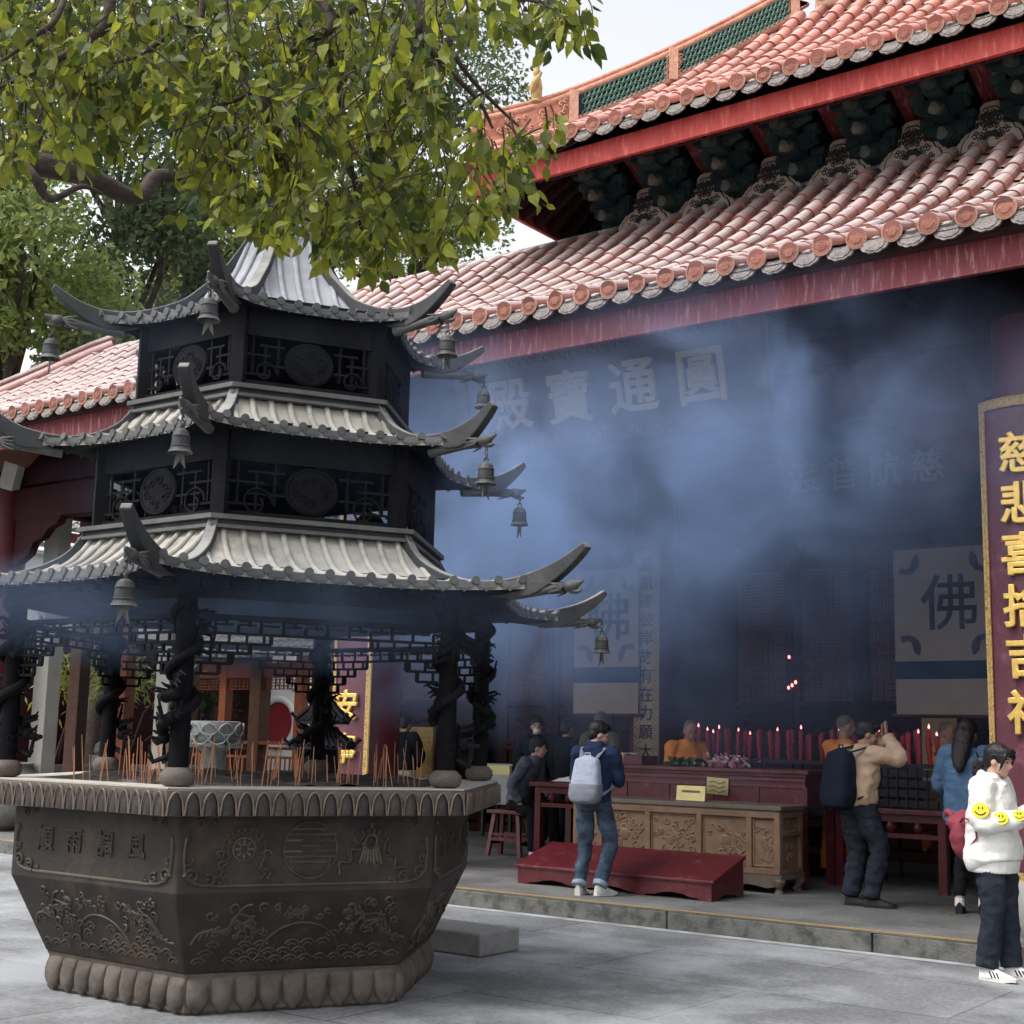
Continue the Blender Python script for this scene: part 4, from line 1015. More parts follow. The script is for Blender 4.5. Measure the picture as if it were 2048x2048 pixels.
for t0, t1 in ((.315, .585), (.615, .96)):
    m = MB(); n = 10; m.add([hippt(t0 + (t1 - t0) * i / n, .07) + hn * .036 for i in range(n + 1)] + [hippt(t0 + (t1 - t0) * i / n, .385) + hn * .036 for i in range(n + 1)], [(i, i + 1, n + 2 + i, n + 1 + i) for i in range(n)])
    hb(m, 'lattice_backing', MT['green_br'])
m = MB(); c_ = hippt(.19, .44)                       # seated roof guardian with a lute
m.lathe([(.05, 0), (.075, .02), (.05, .05), (.065, .10), (.07, .2), (.055, .3), (.03, .33), (.038, .36), (.045, .40), (.03, .44), (.035, .46), (.01, .49)], 10, c=c_)
m.tube([c_ + V((-.02, -.05, .15)), c_ + V((.03, -.08, .22)), c_ + V((.13, -.08, .33))], [.05, .045, .012], 7); m.tube([c_ + V((-.07, 0, .26)), c_ + V((-.10, -.04, .18)), c_ + V((-.02, -.08, .2))], .022, 6)
hb(m, 'roof_statue', MT['ochre'], 50)
m = MB(); e0 = hippt(1.0, .0)                          # main ridge
for z, r_ in ((.06, .06), (.22, .04), (.62, .05), (.78, .06)): m.tube([e0 + V((.25, 0, z)), V((3.6, UT[0], e0.z + z))], r_, 8)
m.box(((e0.x + 3.8) / 2, UT[0] + .03, e0.z + .40), (3.6 - e0.x - .2, .08, .78))
for i in range(12): m.box((e0.x + .5 + i * .9, UT[0] - .02, e0.z + .42), (.10, .10, .40))
for i in range(60):
    c2_ = V((e0.x + random.uniform(.4, 10), UT[0] - .03, e0.z + random.uniform(.30, .55))); m.tube([c2_ + V((.06 * cos(t * .7) * (1 - t * .07), 0, .05 * sin(t * .7) * (1 - t * .07))) for t in range(10)], .014, 4)
hb(m, 'main_ridge', MT['terra_orn'], 50)
m = MB()                                               # ridge-end dragon with a fan of fins
for i in range(7):
    a = 2.55 + i * .16; m.bar(e0 + V((.12, -.03, .12)), e0 + V((.12 + .62 * cos(a), -.03, .16 + .62 * sin(a) * .9)), .05, .03)
hb(m, 'ridge_end_fins', MT['tile_up'])
m = MB(); m.ell(e0 + V((.32, -.06, .34)), (.15, .08, .2), 12, 8)
m.tube([e0 + V((.22, -.1, .5)), e0 + V((.42, -.12, .38)), e0 + V((.40, -.12, .2)), e0 + V((.50, -.12, .10))], [.06, .07, .05, .02], 8)
for i in range(8): m.tube([e0 + V((.2 + .03 * i, -.1, .18 + .05 * i)), e0 + V((.26 + .035 * i, -.16, .1 + .05 * i))], .018, 5)
hb(m, 'ridge_end_dragon', MT['ochre'], 50)
# ------------------------------------------------------------------ boards, hangings and furniture of the porch
def column_plaque(loc, text, hw, h, z0, label, zs, size, sag=.10):
    e = empty('couplet_board', loc, label, 'couplet board', 'couplet boards on the porch columns')
    def cv(u, z, d=0): # curved to hug the column
        a = u * .95; r = .53 + d; return V((r * sin(a), .47 - r * cos(a), z))
    U = hw / .53 / .95
    m = MB(); n = 12
    def f0(i, j): return cv((i * 2 - 1) * U, z0 + h * j)
    def f1(i, j): return cv((i * 2 - 1) * U, z0 + h * j, -.03)
    m.grid(f0, n, 2); m.grid(f1, n, 2); m.build('board', MT['maroon_plaque'], e, 50)
    m = MB()
    for s in (-1, 1):
        m.grid(lambda i, j, s=s: cv(s * (U - .075 * i), z0 + h * j, .022), 1, 60)
        m.tube([cv(s * U, z0 + h * j / 10, .012) for j in range(11)], .016, 6); m.tube([cv(s * (U - .075), z0 + h * j / 10, .012) for j in range(11)], .010, 6)
    for zz in (z0, z0 + h):
        q = -1 if zz > z0 else 1
        m.grid(lambda i, j, zz=zz, q=q: cv((i * 2 - 1) * U, zz + q * .07 * j, .022), n, 1)
        m.tube([cv((i / 10 * 2 - 1) * U, zz, .012) for i in range(11)], .016, 6)
    m.build('gilt_border', MT['gold_border'], e, 50)
    for ch, z in zip(text, zs): glyph(ch, (0, -.075, z), size, e, 'gold', .045, .010, sx=1.0)
    return e
column_plaque((-3.21, 11.15, 0), '慈悲喜捨吉祥', .37, 3.8, .56, 'tall maroon couplet board with gold characters on the near right column', (3.91, 3.50, 3.09, 2.68, 2.28, 1.85), .35)
column_plaque((-10.40, 11.12, 0), '安寧', .27, 3.7, .75, 'maroon couplet board seen through the burner on the far column', (1.88, 1.42), .33)

def hanging(loc, w_, label, bats=True):
    e = empty('calligraphy_hanging', loc, label, 'hanging scroll')
    m = MB(); m.box((0, 0, 3.12), (w_, .02, 1.26)); m.build('cloth', MT['scroll'], e)
    m = MB(); m.box((0, .012, 2.39), (w_ + .04, .016, .24)); m.build('blue_band', MT['blue_cloth'], e)
    m = MB(); m.box((0, 0, 2.09), (w_, .02, .40)); m.build('lower_cloth', MT['scroll'], e)
    for z in (1.885, 3.77): m = MB(); m.tube([(-w_ / 2 - .06, 0, z), (w_ / 2 + .06, 0, z)], .022, 8); m.build('scroll_rod', MT['wood_dark'], e)
    glyph('佛', (.04, -.014, 3.14), .66, e, 'ink', .004, .006)
    for sx in (-1, 1):
        for sz in (-1, 1): # printed bats in the corners
            c = V((sx * (w_ / 2 - .20), -.012, 3.12 + sz * .43)); b = MB()
            ps = []
            for i in range(14):
                t = i / 13; a = -.6 + 2.7 * t; ps.append((.16 * cos(a), .15 * sin(a)))
            inner = [(x * .55 + .015 * sin(i * 2.2), z * .55 + .02 * cos(i * 2.6)) for i, (x, z) in enumerate(ps)]
            poly = ps + inner[::-1]
            b.prism(poly, lambda p, q, d: c + V((-sx * (p - .06), d, -sz * (q - .06) * -1 * -1)), -.003, .003)
            for q in range(4): b.tube([c + V((-sx * (.02 + .02 * cos(t)), -.002, sz * (.02 * q - .05 + .02 * sin(t)))) for t in range(7)], .006, 4)
            b.build('bat_emblem', MT['bat_blue'], e)
    return e
hanging((-5.27, 15.15, -.62), 1.16, 'pale cloth hanging with a large black character, beside the near column', True).location.z = .02
h2 = hanging((-9.66, 15.05, 0), .98, 'dim cloth hanging with a large black character, left of the yellow column board')
# narrow yellow board on the inner column
e = empty('column_board', (-9.09, 15.12, 0), 'tall narrow yellow board with black characters over a key-fret ground', 'couplet board')
m = MB(); m.box((0, 0, 2.60), (.36, .03, 2.80)); b = m.build('board', MT['paper_yellow'], e)
m = MB()
for i in range(46):
    z = 1.25 + i * .06
    for s in (-1, 1):
        m.bar((s * .165, -.018, z), (s * .085, -.018, z + .075), .010, .006)
        if i % 2: m.bar((s * .125, -.018, z + .04), (s * .165, -.018, z + .08), .010, .006)
m.build('fret_pattern', MT['carved_wood'], e)
for i, ch in enumerate('慈航達彼岸故有在力願大'): glyph(ch, (0, -.022, 3.80 - i * .236), .20, e, 'ink', .006, .006)

# the big name board under the eave and the inner horizontal board
e = empty('name_board', (-7.25, 11.22, 4.98), 'big dark horizontal name board with four faded characters, deep in smoke under the eave', 'name board', rz=0); e.rotation_euler[0] = R(14)
m = MB(); m.box((0, 0, 0), (3.3, .08, .72)); m.build('board', MT['wood_dark'], e)
m = MB()
for z in (-.42, .42): m.box((0, -.03, z), (3.56, .14, .13))
for x in (-1.72, 1.72): m.box((x, -.03, 0), (.14, .14, .96))
for i in range(32): x = -1.66 + i * .107; m.tube([(x + .035 * cos(t * .8), -.105, .42 + .05 * sin(t * .8)) for t in range(8)], .012, 5); m.tube([(x + .035 * cos(t * .8), -.105, -.42 + .05 * sin(t * .8)) for t in range(8)], .012, 5)
m.build('carved_frame', MT['brown_wood'], e)
for i, ch in enumerate('殿寶通圓'): glyph(ch, (-1.13 + i * .75, -.06, 0), .56, e, 'sign_char', .03, .008)
e = empty('inscribed_board', (-6.12, 15.1, 4.72), 'dark horizontal board with four pale characters hanging deep inside the porch', 'name board'); e.rotation_euler[0] = R(10)
m = MB(); m.box((0, 0, 0), (2.1, .06, .62)); m.build('board', MT['wood_dark'], e)
m = MB()
for z in (-.33, .33): m.box((0, -.02, z), (2.2, .09, .06))
for x in (-1.07, 1.07): m.box((x, -.022, 0), (.06, .08, .64))
m.build('frame', MT['brown_wood'], e)
for i, ch in enumerate('渡普航慈'): glyph(ch, (-.78 + i * .50, -.04, 0), .40, e, 'sign_char', .02, .006)

# red sloping kneeling board
e = empty('kneeling_bench', (-7.24, 11.70, PZ), 'long low red kneeling bench with a sloping top and wavy apron', 'kneeling bench')
L, Dp = 2.16, .62
def hz(y): return .30 + (y / Dp) * .06
m = MB(); m.add([(-L / 2 - .03, -Dp / 2 - .02, .155), (L / 2 + .03, -Dp / 2 - .02, .155), (L / 2 + .03, Dp / 2, .345), (-L / 2 - .03, Dp / 2, .345),
                 (-L / 2 - .03, -Dp / 2 - .02, .185), (L / 2 + .03, -Dp / 2 - .02, .185), (L / 2 + .03, Dp / 2, .375), (-L / 2 - .03, Dp / 2, .375)],
                [(3, 2, 1, 0), (4, 5, 6, 7), (0, 1, 5, 4), (1, 2, 6, 5), (2, 3, 7, 6), (3, 0, 4, 7)])
t_ = m.build('top', MT['red_furn'], e); bevel(t_, .006)
m = MB()
poly = [(-L / 2, .155), (-L / 2, 0), (-L / 2 + .10, 0)]
for c in (-.67, 0, .67):
    poly += [(c - .30, .0), (c - .26, .02), (c - .17, .028), (c - .12, .045), (c, .058), (c + .12, .045), (c + .17, .028), (c + .26, .02), (c + .30, 0)]
poly += [(L / 2 - .10, 0), (L / 2, 0), (L / 2, .155)]
m.prism(poly, lambda a, b, d: V((a, -Dp / 2 + d, b)), 0, .025)
for x in (-L / 2 + .0125, L / 2 - .0125):
    p2 = [(-Dp / 2 + .026, .16), (-Dp / 2 + .026, 0), (-Dp / 2 + .12, 0), (-Dp / 2 + .17, .03), (0, .05), (Dp / 2 - .17, .03), (Dp / 2 - .12, 0), (Dp / 2, 0), (Dp / 2, .345)]
    m.prism(p2, lambda a, b, d: V((x + d, a, b)), -.0125, .0125)
m.box((0, Dp / 2 - .014, .2), (L - .06, .024, .28)); m.build('apron', MT['red_furn'], e)

# carved chest
e = empty('carved_chest', (-7.17, 12.68, PZ), 'long tan carved wooden chest on short curved legs behind the kneeling bench', 'carved chest')
L, Dp = 2.38, .50
m = MB(); m.box((0, 0, .80), (L + .04, Dp + .06, .045)); m.box((0, 0, .765), (L, Dp + .02, .03)); o = m.build('top', MT['chest_top'], e); bevel(o, .008)
m = MB(); m.box((0, 0, .47), (L - .06, Dp - .04, .56))
xs = [-L / 2 + .03, -L / 2 + .36, -.52 + .08, .21, .83 - .0, L / 2 - .03]
xs = [-L / 2 + .03, -.86, -.28, .31, .86, L / 2 - .03]
for x in xs: m.box((x, -Dp / 2 + .01, .47), (.06, .05, .56))
for z in (.735, .205): m.box((0, -Dp / 2 + .01, z), (L, .052, .06))
for y in (-Dp / 2 + .03, Dp / 2 - .03):
    m.box((L / 2 - .03, y, .47), (.065, .06, .56))
for z in (.735, .56, .205): m.box((L / 2 - .02, 0, z), (.05, Dp - .02, .05))
o = m.build('body', MT['carved_wood'], e); bevel(o, .006)
rs = random.Random(5); m = MB()
for a, b in zip(xs, xs[1:]):
    wd = b - a - .08; cx = (a + b) / 2; y = -Dp / 2 + .016
    m.tube([(cx - wd / 2, y, .25), (cx + wd / 2, y, .25), (cx + wd / 2, y, .69), (cx - wd / 2, y, .69), (cx - wd / 2, y, .25)], .009, 5)
    for q in range(int(20 * wd / .5)):
        px_, pz_ = cx + rs.uniform(-.42, .42) * wd, rs.uniform(.29, .65); r_ = rs.uniform(.022, .045); ph = rs.uniform(0, 6); fl = rs.choice((-1, 1))
        m.tube([(px_ + fl * r_ * cos(ph + t * .6) * (1 - t * .06), y, pz_ + r_ * sin(ph + t * .6) * (1 - t * .06)) for t in range(12)], rs.uniform(.006, .010), 5)
    for q in range(5):
        x0 = cx + rs.uniform(-.35, .1) * wd; z0 = rs.uniform(.30, .64)
        m.tube([(x0 + t * .016 * wd / .5, y, z0 + .022 * sin(t * .9) - .004 * t) for t in range(16)], .009, 5)
    m.ell((cx, y, .47), (.06 * min(1, wd / .4), .012, .06), 10, 6)
m.build('carving', MT['carved_wood'], e, 60); m = MB()
for zz in (.38, .64):
    for q in range(7): 
        pz_ = zz + rs.uniform(-.08, .06); py_ = rs.uniform(-.16, .16); m.tube([(L / 2 - .026, py_ + .03 * cos(t * .6) * (1 - t * .06), pz_ + .03 * sin(t * .6) * (1 - t * .06)) for t in range(11)], .008, 5)
m.build('carving', MT['carved_wood'], e, 60)
m = MB(); m.box((0, 0, .155), (L + .02, Dp + .02, .05))
poly = [(-L / 2, .13), (-L / 2, .08)] + [(-L / 2 + .14, .05), (-L / 2 + .3, .075)] + [(L / 2 - .3, .075), (L / 2 - .14, .05), (L / 2, .08), (L / 2, .13)]
m.prism(poly, lambda a, b, d: V((a, -Dp / 2 + d, b)), -.01, .02)
o = m.build('plinth', MT['chest_top'], e)
lg = MB(); lg.tube([(0, 0, .14), (.035, -.035, .10), (.02, -.02, .05), (-.005, .005, .03), (.02, -.02, .012), (.02, -.02, 0)], [.07, .06, .035, .03, .045, .045], 8); lgm = lg.mesh('leg', MT['chest_top'], 50)
for sx in (-1, 1):
    for sy in (-1, 1):
        o = bpy.data.objects.new('leg', lgm); col.objects.link(o); o.parent = e; o.location = (sx * (L / 2 - .06), sy * (Dp / 2 - .06), 0); o.scale = (sx, -sy, 1)

# long red counter
e = empty('counter', (-7.30, 13.42, PZ), 'long dark red counter with panelled front behind the carved chest', 'counter')
L, Dp = 2.62, .80
m = MB(); m.box((0, 0, 1.135), (L + .1, Dp + .08, .04)); m.box((0, 0, 1.10), (L + .04, Dp + .04, .03)); o = m.build('top', MT['chest_top_red'] if 'chest_top_red' in MT else MT['red_furn'], e); bevel(o, .006)
m = MB(); m.box((0, 0, .94), (L, Dp, .30))
for z in (1.05, .985, .81): m.box((0, -Dp / 2 - .004, z), (L + .01, .014, .028))
for i in range(6): m.box((-L / 2 + L * i / 5, -Dp / 2 - .005, .90), (.05, .016, .18))
o = m.build('body', MT['red_furn'], e); bevel(o, .004)
for i in range(4):
    for sy in (-1, 1):
        m = MB(); m.box((-L / 2 + .06 + (L - .12) * i / 3, sy * (Dp / 2 - .05), .40), (.09, .08, .80)); m.build('leg', MT['red_furn'], e)

def red_table(loc, w_, d_, h_, label, rosette=False, rz=0):
    e = empty('red_table', loc, label, 'table', rz=rz)
    m = MB(); m.box((0, 0, h_ - .025), (w_ + .10, d_ + .10, .05)); o = m.build('tabletop', MT['red_furn'], e); bevel(o, .006)
    m = MB(); m.box((0, -d_ / 2 + .02, h_ - .09), (w_, .03, .07)); m.box((0, d_ / 2 - .02, h_ - .09), (w_, .03, .07))
    for y in (-d_ / 2 + .03, d_ / 2 - .03): m.box((0, y, h_ - .26), (w_, .04, .045))
    for x in (-w_ / 2 + .03, w_ / 2 - .03): m.box((x, 0, h_ - .09), (.03, d_, .08)); m.box((x, 0, h_ - .26), (.04, d_, .045))
    for q in range(3):
        x = -w_ / 2 + w_ * (q + 1) / 4
        m.lathe([(.02, h_ - .24), (.045, h_ - .2), (.05, h_ - .17), (.02, h_ - .12)], 10, c=(x, -d_ / 2 + .03, 0))
    m.build('apron', MT['red_furn'], e)
    if rosette:
        m = MB(); m.tube([(-w_ / 4 + .07 * cos(t * pi / 8), -d_ / 2 + .02, h_ - .18 + .055 * sin(t * pi / 8)) for t in range(17)], .014, 6)
        for q in range(5): m.tube([(-w_ / 4 + .03 * cos(q * 1.26) + .018 * cos(t), -d_ / 2 + .015, h_ - .18 + .025 * sin(q * 1.26) + .018 * sin(t)) for t in range(8)], .008, 5)
        m.build('rosette', MT['red_furn'], e)
    lg = MB(); lg.box((0, 0, h_ / 2 - .03), (.085, .085, h_ - .06), taper=.9); lm = lg.mesh('leg', MT['red_furn'])
    for sx in (-1, 1):
        for sy in (-1, 1):
            o = bpy.data.objects.new('leg', lm); col.objects.link(o); o.parent = e; o.location = (sx * (w_ / 2 - .04), sy * (d_ / 2 - .04), 0)
    return e
red_table((-5.36, 14.18, PZ), 1.14, 1.16, .80, 'red lacquered table with a carved rosette, holding the black candle stand', True)
red_table((-9.10, 13.75, PZ), .92, .72, .92, 'tall red side table with a white cloth bundle on it, left of the backpack man')

# black candle stand on the red table and the rows of red candles
def candle_tray(loc, w_, d_, h_, label, slope=0):
    e = empty('candle_stand', loc, label, 'candle stand')
    m = MB(); m.box((0, 0, h_ - .02), (w_, d_, .04))
    for i in range(4): m.box((0, -d_ / 2 + .01, h_ * (i + .5) / 4.4), (w_ * (1 + .12 * (1 - i / 3) * slope), .02, h_ / 6))
    m.build('tray', MT['black_metal'], e)
    m = MB()
    for sx in (-1, 1):
        for sy in (-1, 1): m.bar((sx * w_ / 2 * (1 + .12 * slope), sy * d_ / 2, 0), (sx * (w_ / 2 - .02), sy * (d_ / 2 - .02), h_), .03)
    for i in range(10): m.bar((-w_ / 2 + w_ * i / 9, -d_ / 2 - .01, .02), (-w_ / 2 + w_ * i / 9, -d_ / 2 - .01, h_ - .05), .012)
    m.build('frame', MT['black_metal'], e)
    return e
candle_tray((-5.37, 14.05, PZ + .80), .92, .62, .44, 'black iron candle stand on the red table, crowded with red candles', 1)
candle_tray((-7.05, 14.75, PZ), 2.5, .6, 1.24, 'long dark iron candle rack behind the counter, full of red candles')
cm = MB(); cm.lathe([(.017, 0), (.022, .15), (.028, .30), (.025, .305), (.017, .30)], 12); cm.tube([(0, 0, .30), (0, 0, .325)], .004, 5)
for q in range(9): a = q * .9; cm.tube([(.026 * cos(a), .026 * sin(a), .06 + .02 * q), (.030 * cos(a + .3), .030 * sin(a + .3), .08 + .02 * q)], .006, 4)
cme = cm.mesh('candle', MT['candle'], 50)
fm = MB(); fm.lathe([(.001, .318), (.009, .328), (.011, .338), (.006, .354), (.001, .368)], 8); fme = fm.mesh('flame', MT['flame'], 60)
def candle(p, sc, lit):
    o = bpy.data.objects.new('candle', cme); col.objects.link(o); o.location = p; o.scale = (1, 1, sc); o.rotation_euler = (random.gauss(0, .03), random.gauss(0, .04), random.uniform(0, 6))
    tag(o, 'tall red candle lit with a small flame in the candle racks' if lit else 'tall red candle burning low without a visible flame in the racks', 'candle', 'red candles in the racks')
    if lit:
        f = bpy.data.objects.new('flame', fme); col.objects.link(f); f.parent = o
random.seed(12)
for row, y in ((0, 14.62), (1, 14.86)):
    for i in range(19 if row == 0 else 12):
        x = -8.2 + i * (.130 if row == 0 else .2) + random.uniform(-.02, .02)
        candle((x, y, PZ + 1.24), random.uniform(.84, 1.14), random.random() < .34)
for row, y in ((0, 13.88), (1, 14.12)):
    for i in range(7):
        candle((-5.76 + i * .125 + random.uniform(-.02, .02), y, PZ + 1.24), random.uniform(.85, 1.18), random.random() < .34)
random.seed(21)
# stool
e = empty('stool', (-10.28, 13.9, PZ), 'plain brownish red wooden stool with splayed legs under the seated man', 'stool', rz=R(3))
m = MB(); m.box((0, 0, .525), (.52, .30, .045)); o = m.build('seat', MT['red_furn'], e); bevel(o, .008)
for sx in (-1, 1):
    for sy in (-1, 1):
        m = MB(); m.bar((sx * .17, sy * .09, .51), (sx * .235, sy * .14, 0), .05, .045); m.build('leg', MT['red_furn'], e)
m = MB()
for sy in (-1, 1): m.box((0, sy * .125, .20), (.40, .03, .04)); m.box((0, sy * .12, .26), (.36, .02, .025))
for sx in (-1, 1): m.box((sx * .21, 0, .16), (.03, .24, .04))
m.build('stretcher', MT['red_furn'], e)
# steel drawer cabinet by the doors
e = empty('drawer_cabinet', (-12.4, 16.6, PZ), 'grey steel drawer cabinet on legs beside the red doors', 'cabinet')
m = MB(); m.box((0, 0, .74), (.56, .42, .56)); m.box((0, 0, 1.03), (.62, .46, .03)); o = m.build('body', MT['steel'], e); bevel(o, .006)
m = MB()
for i in range(4):
    m.box((0, -.215, .53 + i * .105), (.50, .014, .085)); m.box((0, -.226, .53 + i * .105), (.44, .012, .015))
m.build('drawer', MT['steel'], e)
m = MB(); m.box((0, -.226, .955), (.52, .012, .13)); m.build('label_panel', MT['brass'], e)
for sx in (-1, 1):
    for sy in (-1, 1): m = MB(); m.box((sx * .25, sy * .18, .23), (.04, .04, .46)); m.build('leg', MT['black_metal'], e)
# golden tablets against the wall
for i in range(2):
    e = empty('donor_tablet', (-14.92 + i * .86, 16.45, PZ), ('left' if i == 0 else 'right') + ' golden notice tablet on the floor behind the man in black', 'tablet', 'golden tablets')
    m = MB(); m.box((0, 0, .78), (.82, .04, 1.5)); m.build('panel', MT['tab_gold'], e)
    m = MB()
    for z in (.03, 1.53): m.box((0, -.01, z), (.86, .06, .05))
    for x in (-.41, .41): m.box((x, -.01, .78), (.03, .06, 1.5))
    m.build('frame', MT['gold_border'], e)
    m = MB()
    for r_ in range(18):
        for q in range(7):
            if random.random() < .8: m.box((-.32 + q * .107, -.022, 1.40 - r_ * .075), (random.uniform(.04, .085), .004, .016))
    m.build('engraved_lines', MT['carved_wood'], e)
# brass notice plates
e = empty('brass_notice', (-7.09, 12.68, PZ + .823), 'upright brass notice plate standing on the carved chest', 'notice plate'); 
m = MB(); m.box((0, 0, .075), (.33, .02, .15), rot=Matrix.Rotation(R(-8), 3, 'X')); m.box((0, .04, .03), (.1, .08, .06)); m.build('plate', MT['brass'], e)
m = MB()
for i in range(7): m.box((-.09 + i * .03, -.016, .095), (.022, .006, .022), rot=Matrix.Rotation(R(-8), 3, 'X'))
m.build('engraving', MT['carved_wood'], e)
e = empty('brass_notice', (-6.96, 13.005, PZ + .94), 'square brass notice plate fixed to the counter front, above the standing one', 'notice plate')
m = MB(); m.box((0, 0, .03), (.25, .014, .17), rot=Matrix.Rotation(R(3), 3, 'Y')); m.build('plate', MT['brass'], e)
m = MB()
for i in range(3): m.tube([(-.09, -.009, .07 - i * .045), (-.04, -.009, .08 - i * .045), (.02, -.009, .055 - i * .045), (.09, -.009, .075 - i * .045)], .006, 4)
m.build('engraving', MT['carved_wood'], e)
# flowers, bowls, cloth bundle
e = empty('flower_heap', (-7.28, 13.45, PZ + 1.156), 'heap of pink and white flowers with green leaves lying on the counter', 'flowers')
MT['flower'] = leafmat('flower_petal', (.42, .07, .14), (.75, .62, .60), .3); MT['flower_leaf'] = leafmat('flower_leaf', (.03, .07, .03), (.09, .14, .06), .3)
def petals(mb, c, n, spread, s):
    for i in range(n):
        p = V(c) + V((random.gauss(0, spread[0]), random.gauss(0, spread[1]), abs(random.gauss(0, spread[2])) + .01))
        d = V((random.uniform(-1, 1), random.uniform(-1, 1), random.uniform(-.2, 1))).normalized(); sd = d.orthogonal().normalized()
        mb.add([p - d * s, p + sd * s * .5 + d * .2 * s, p + d * s, p - sd * s * .5 + d * .2 * s], [(0, 1, 2, 3)])
m = MB(); petals(m, (.12, 0, 0), 170, (.14, .1, .05), .035); m.loose('petals', MT['flower'], e)
m = MB(); petals(m, (-.22, 0, 0), 150, (.17, .1, .03), .05); m.loose('leaves', MT['flower_leaf'], e)
e = empty('bowl_box', (-8.22, 13.30, PZ + 1.156), 'low red box with white saucers on the left end of the counter', 'box')
m = MB(); m.box((0, 0, .05), (.54, .34, .10)); o = m.build('box', MT['red_furn'], e); bevel(o, .005)
for i in range(3):
    e2 = empty('saucer', (-8.36 + i * .135, 13.22, PZ + 1.257), ('left', 'middle', 'right')[i] + ' white saucer of three on the red box', 'saucer', 'white saucers')
    m = MB(); m.lathe([(.03, 0), (.055, .012), (.066, .026), (.062, .026), (.05, .014), (.02, .008)], 18); m.build('dish', MT['white_plastic'], e2, 50)
m = MB()
def cf(i, j):
    x = -.33 + .66 * i; y = -.22 + .44 * j; h = .16 * math.exp(-((x - .06) / .2) ** 2 - (y / .16) ** 2) + .025 * mnoise.noise(V((x * 9, y * 9, 2)))
    ed = min(1, min(i, 1 - i, j, 1 - j) * 8)
    return V((x, y, max(.004, h * ed + .02 * ed)))
m.grid(cf, 30, 22); o = m.build('cloth_bundle', MT['white_cloth'], None, 80, (-9.12, 13.75, PZ + .925)); tag(o, 'crumpled white cloth bundle lying on the tall red side table', 'cloth')
m = MB(); m.lathe([(.0, 0), (.07, .0), (.08, .04), (.075, .15), (.045, .18), (.03, .2)], 14); m.tube([(.08, 0, .14), (.12, 0, .12), (.09, 0, .06)], .012, 6)
o = m.build('thermos_jug', MT['olive'], None, 50, (-9.05, 13.98, PZ + .925)); tag(o, 'dull green jug behind the white cloth bundle on the side table', 'jug')
# small red altar lamps seen through the lattice
for i, (px, py) in enumerate(((1583, 1376), (1590, 1371), (1597, 1365), (1584, 1315))):
    p = at_y(px, py, WY + .0); m = MB(); m.ell((0, 0, 0), (.018, .018, .026), 8, 6); o = m.build('altar_lamp', MT['lamp_red'], None, 60, (p.x, WY - .09, p.z)); tag(o, 'tiny glowing red altar lamp in front of the lattice door', 'lamp', 'red altar lamps')
# bright yellow panel and red post behind the right monk
m = MB(); m.box((0, 0, .55), (.42, .03, 1.1))
for i in range(3): m.prism([(-.13 + i * .13 - .035, 1.1), (-.13 + i * .13 - .035, 1.03), (-.13 + i * .13, .99), (-.13 + i * .13 + .035, 1.03), (-.13 + i * .13 + .035, 1.1)], lambda a, b, d: V((a, -.016 + d, b)), -.004, .0)
p = at_y(1880, 1500, 16.3); o = m.build('yellow_panel', MT['paper_yellow'], None, None, (p.x, 16.3, 1.15)); tag(o, 'plain ochre board standing in the dark behind the right monk', 'board')
# floodlight on the west column beam
p = at_y(22, 952, 11.3)
e = empty('flood_lamp', p, 'white box floodlight fixed to the dark beam at the west end of the porch', 'floodlight'); e.rotation_euler = (R(8), R(18), R(20))
m = MB(); m.add([(-.12, -.06, -.19), (.12, -.06, -.19), (.12, .1, -.16), (-.12, .1, -.16), (-.12, -.06, .19), (.12, -.06, .19), (.12, .1, .16), (-.12, .1, .16), (0, -.12, -.19), (0, -.12, .19)],
   [(0, 8, 9, 4), (8, 1, 5, 9), (1, 2, 6, 5), (2, 3, 7, 6), (3, 0, 4, 7), (4, 9, 5, 6, 7), (0, 3, 2, 1, 8)]); m.build('housing', MT['stone_pale'], e)
m = MB(); m.bar((0, .1, -.1), (0, .25, -.25), .05); m.build('bracket', MT['black_metal'], e)
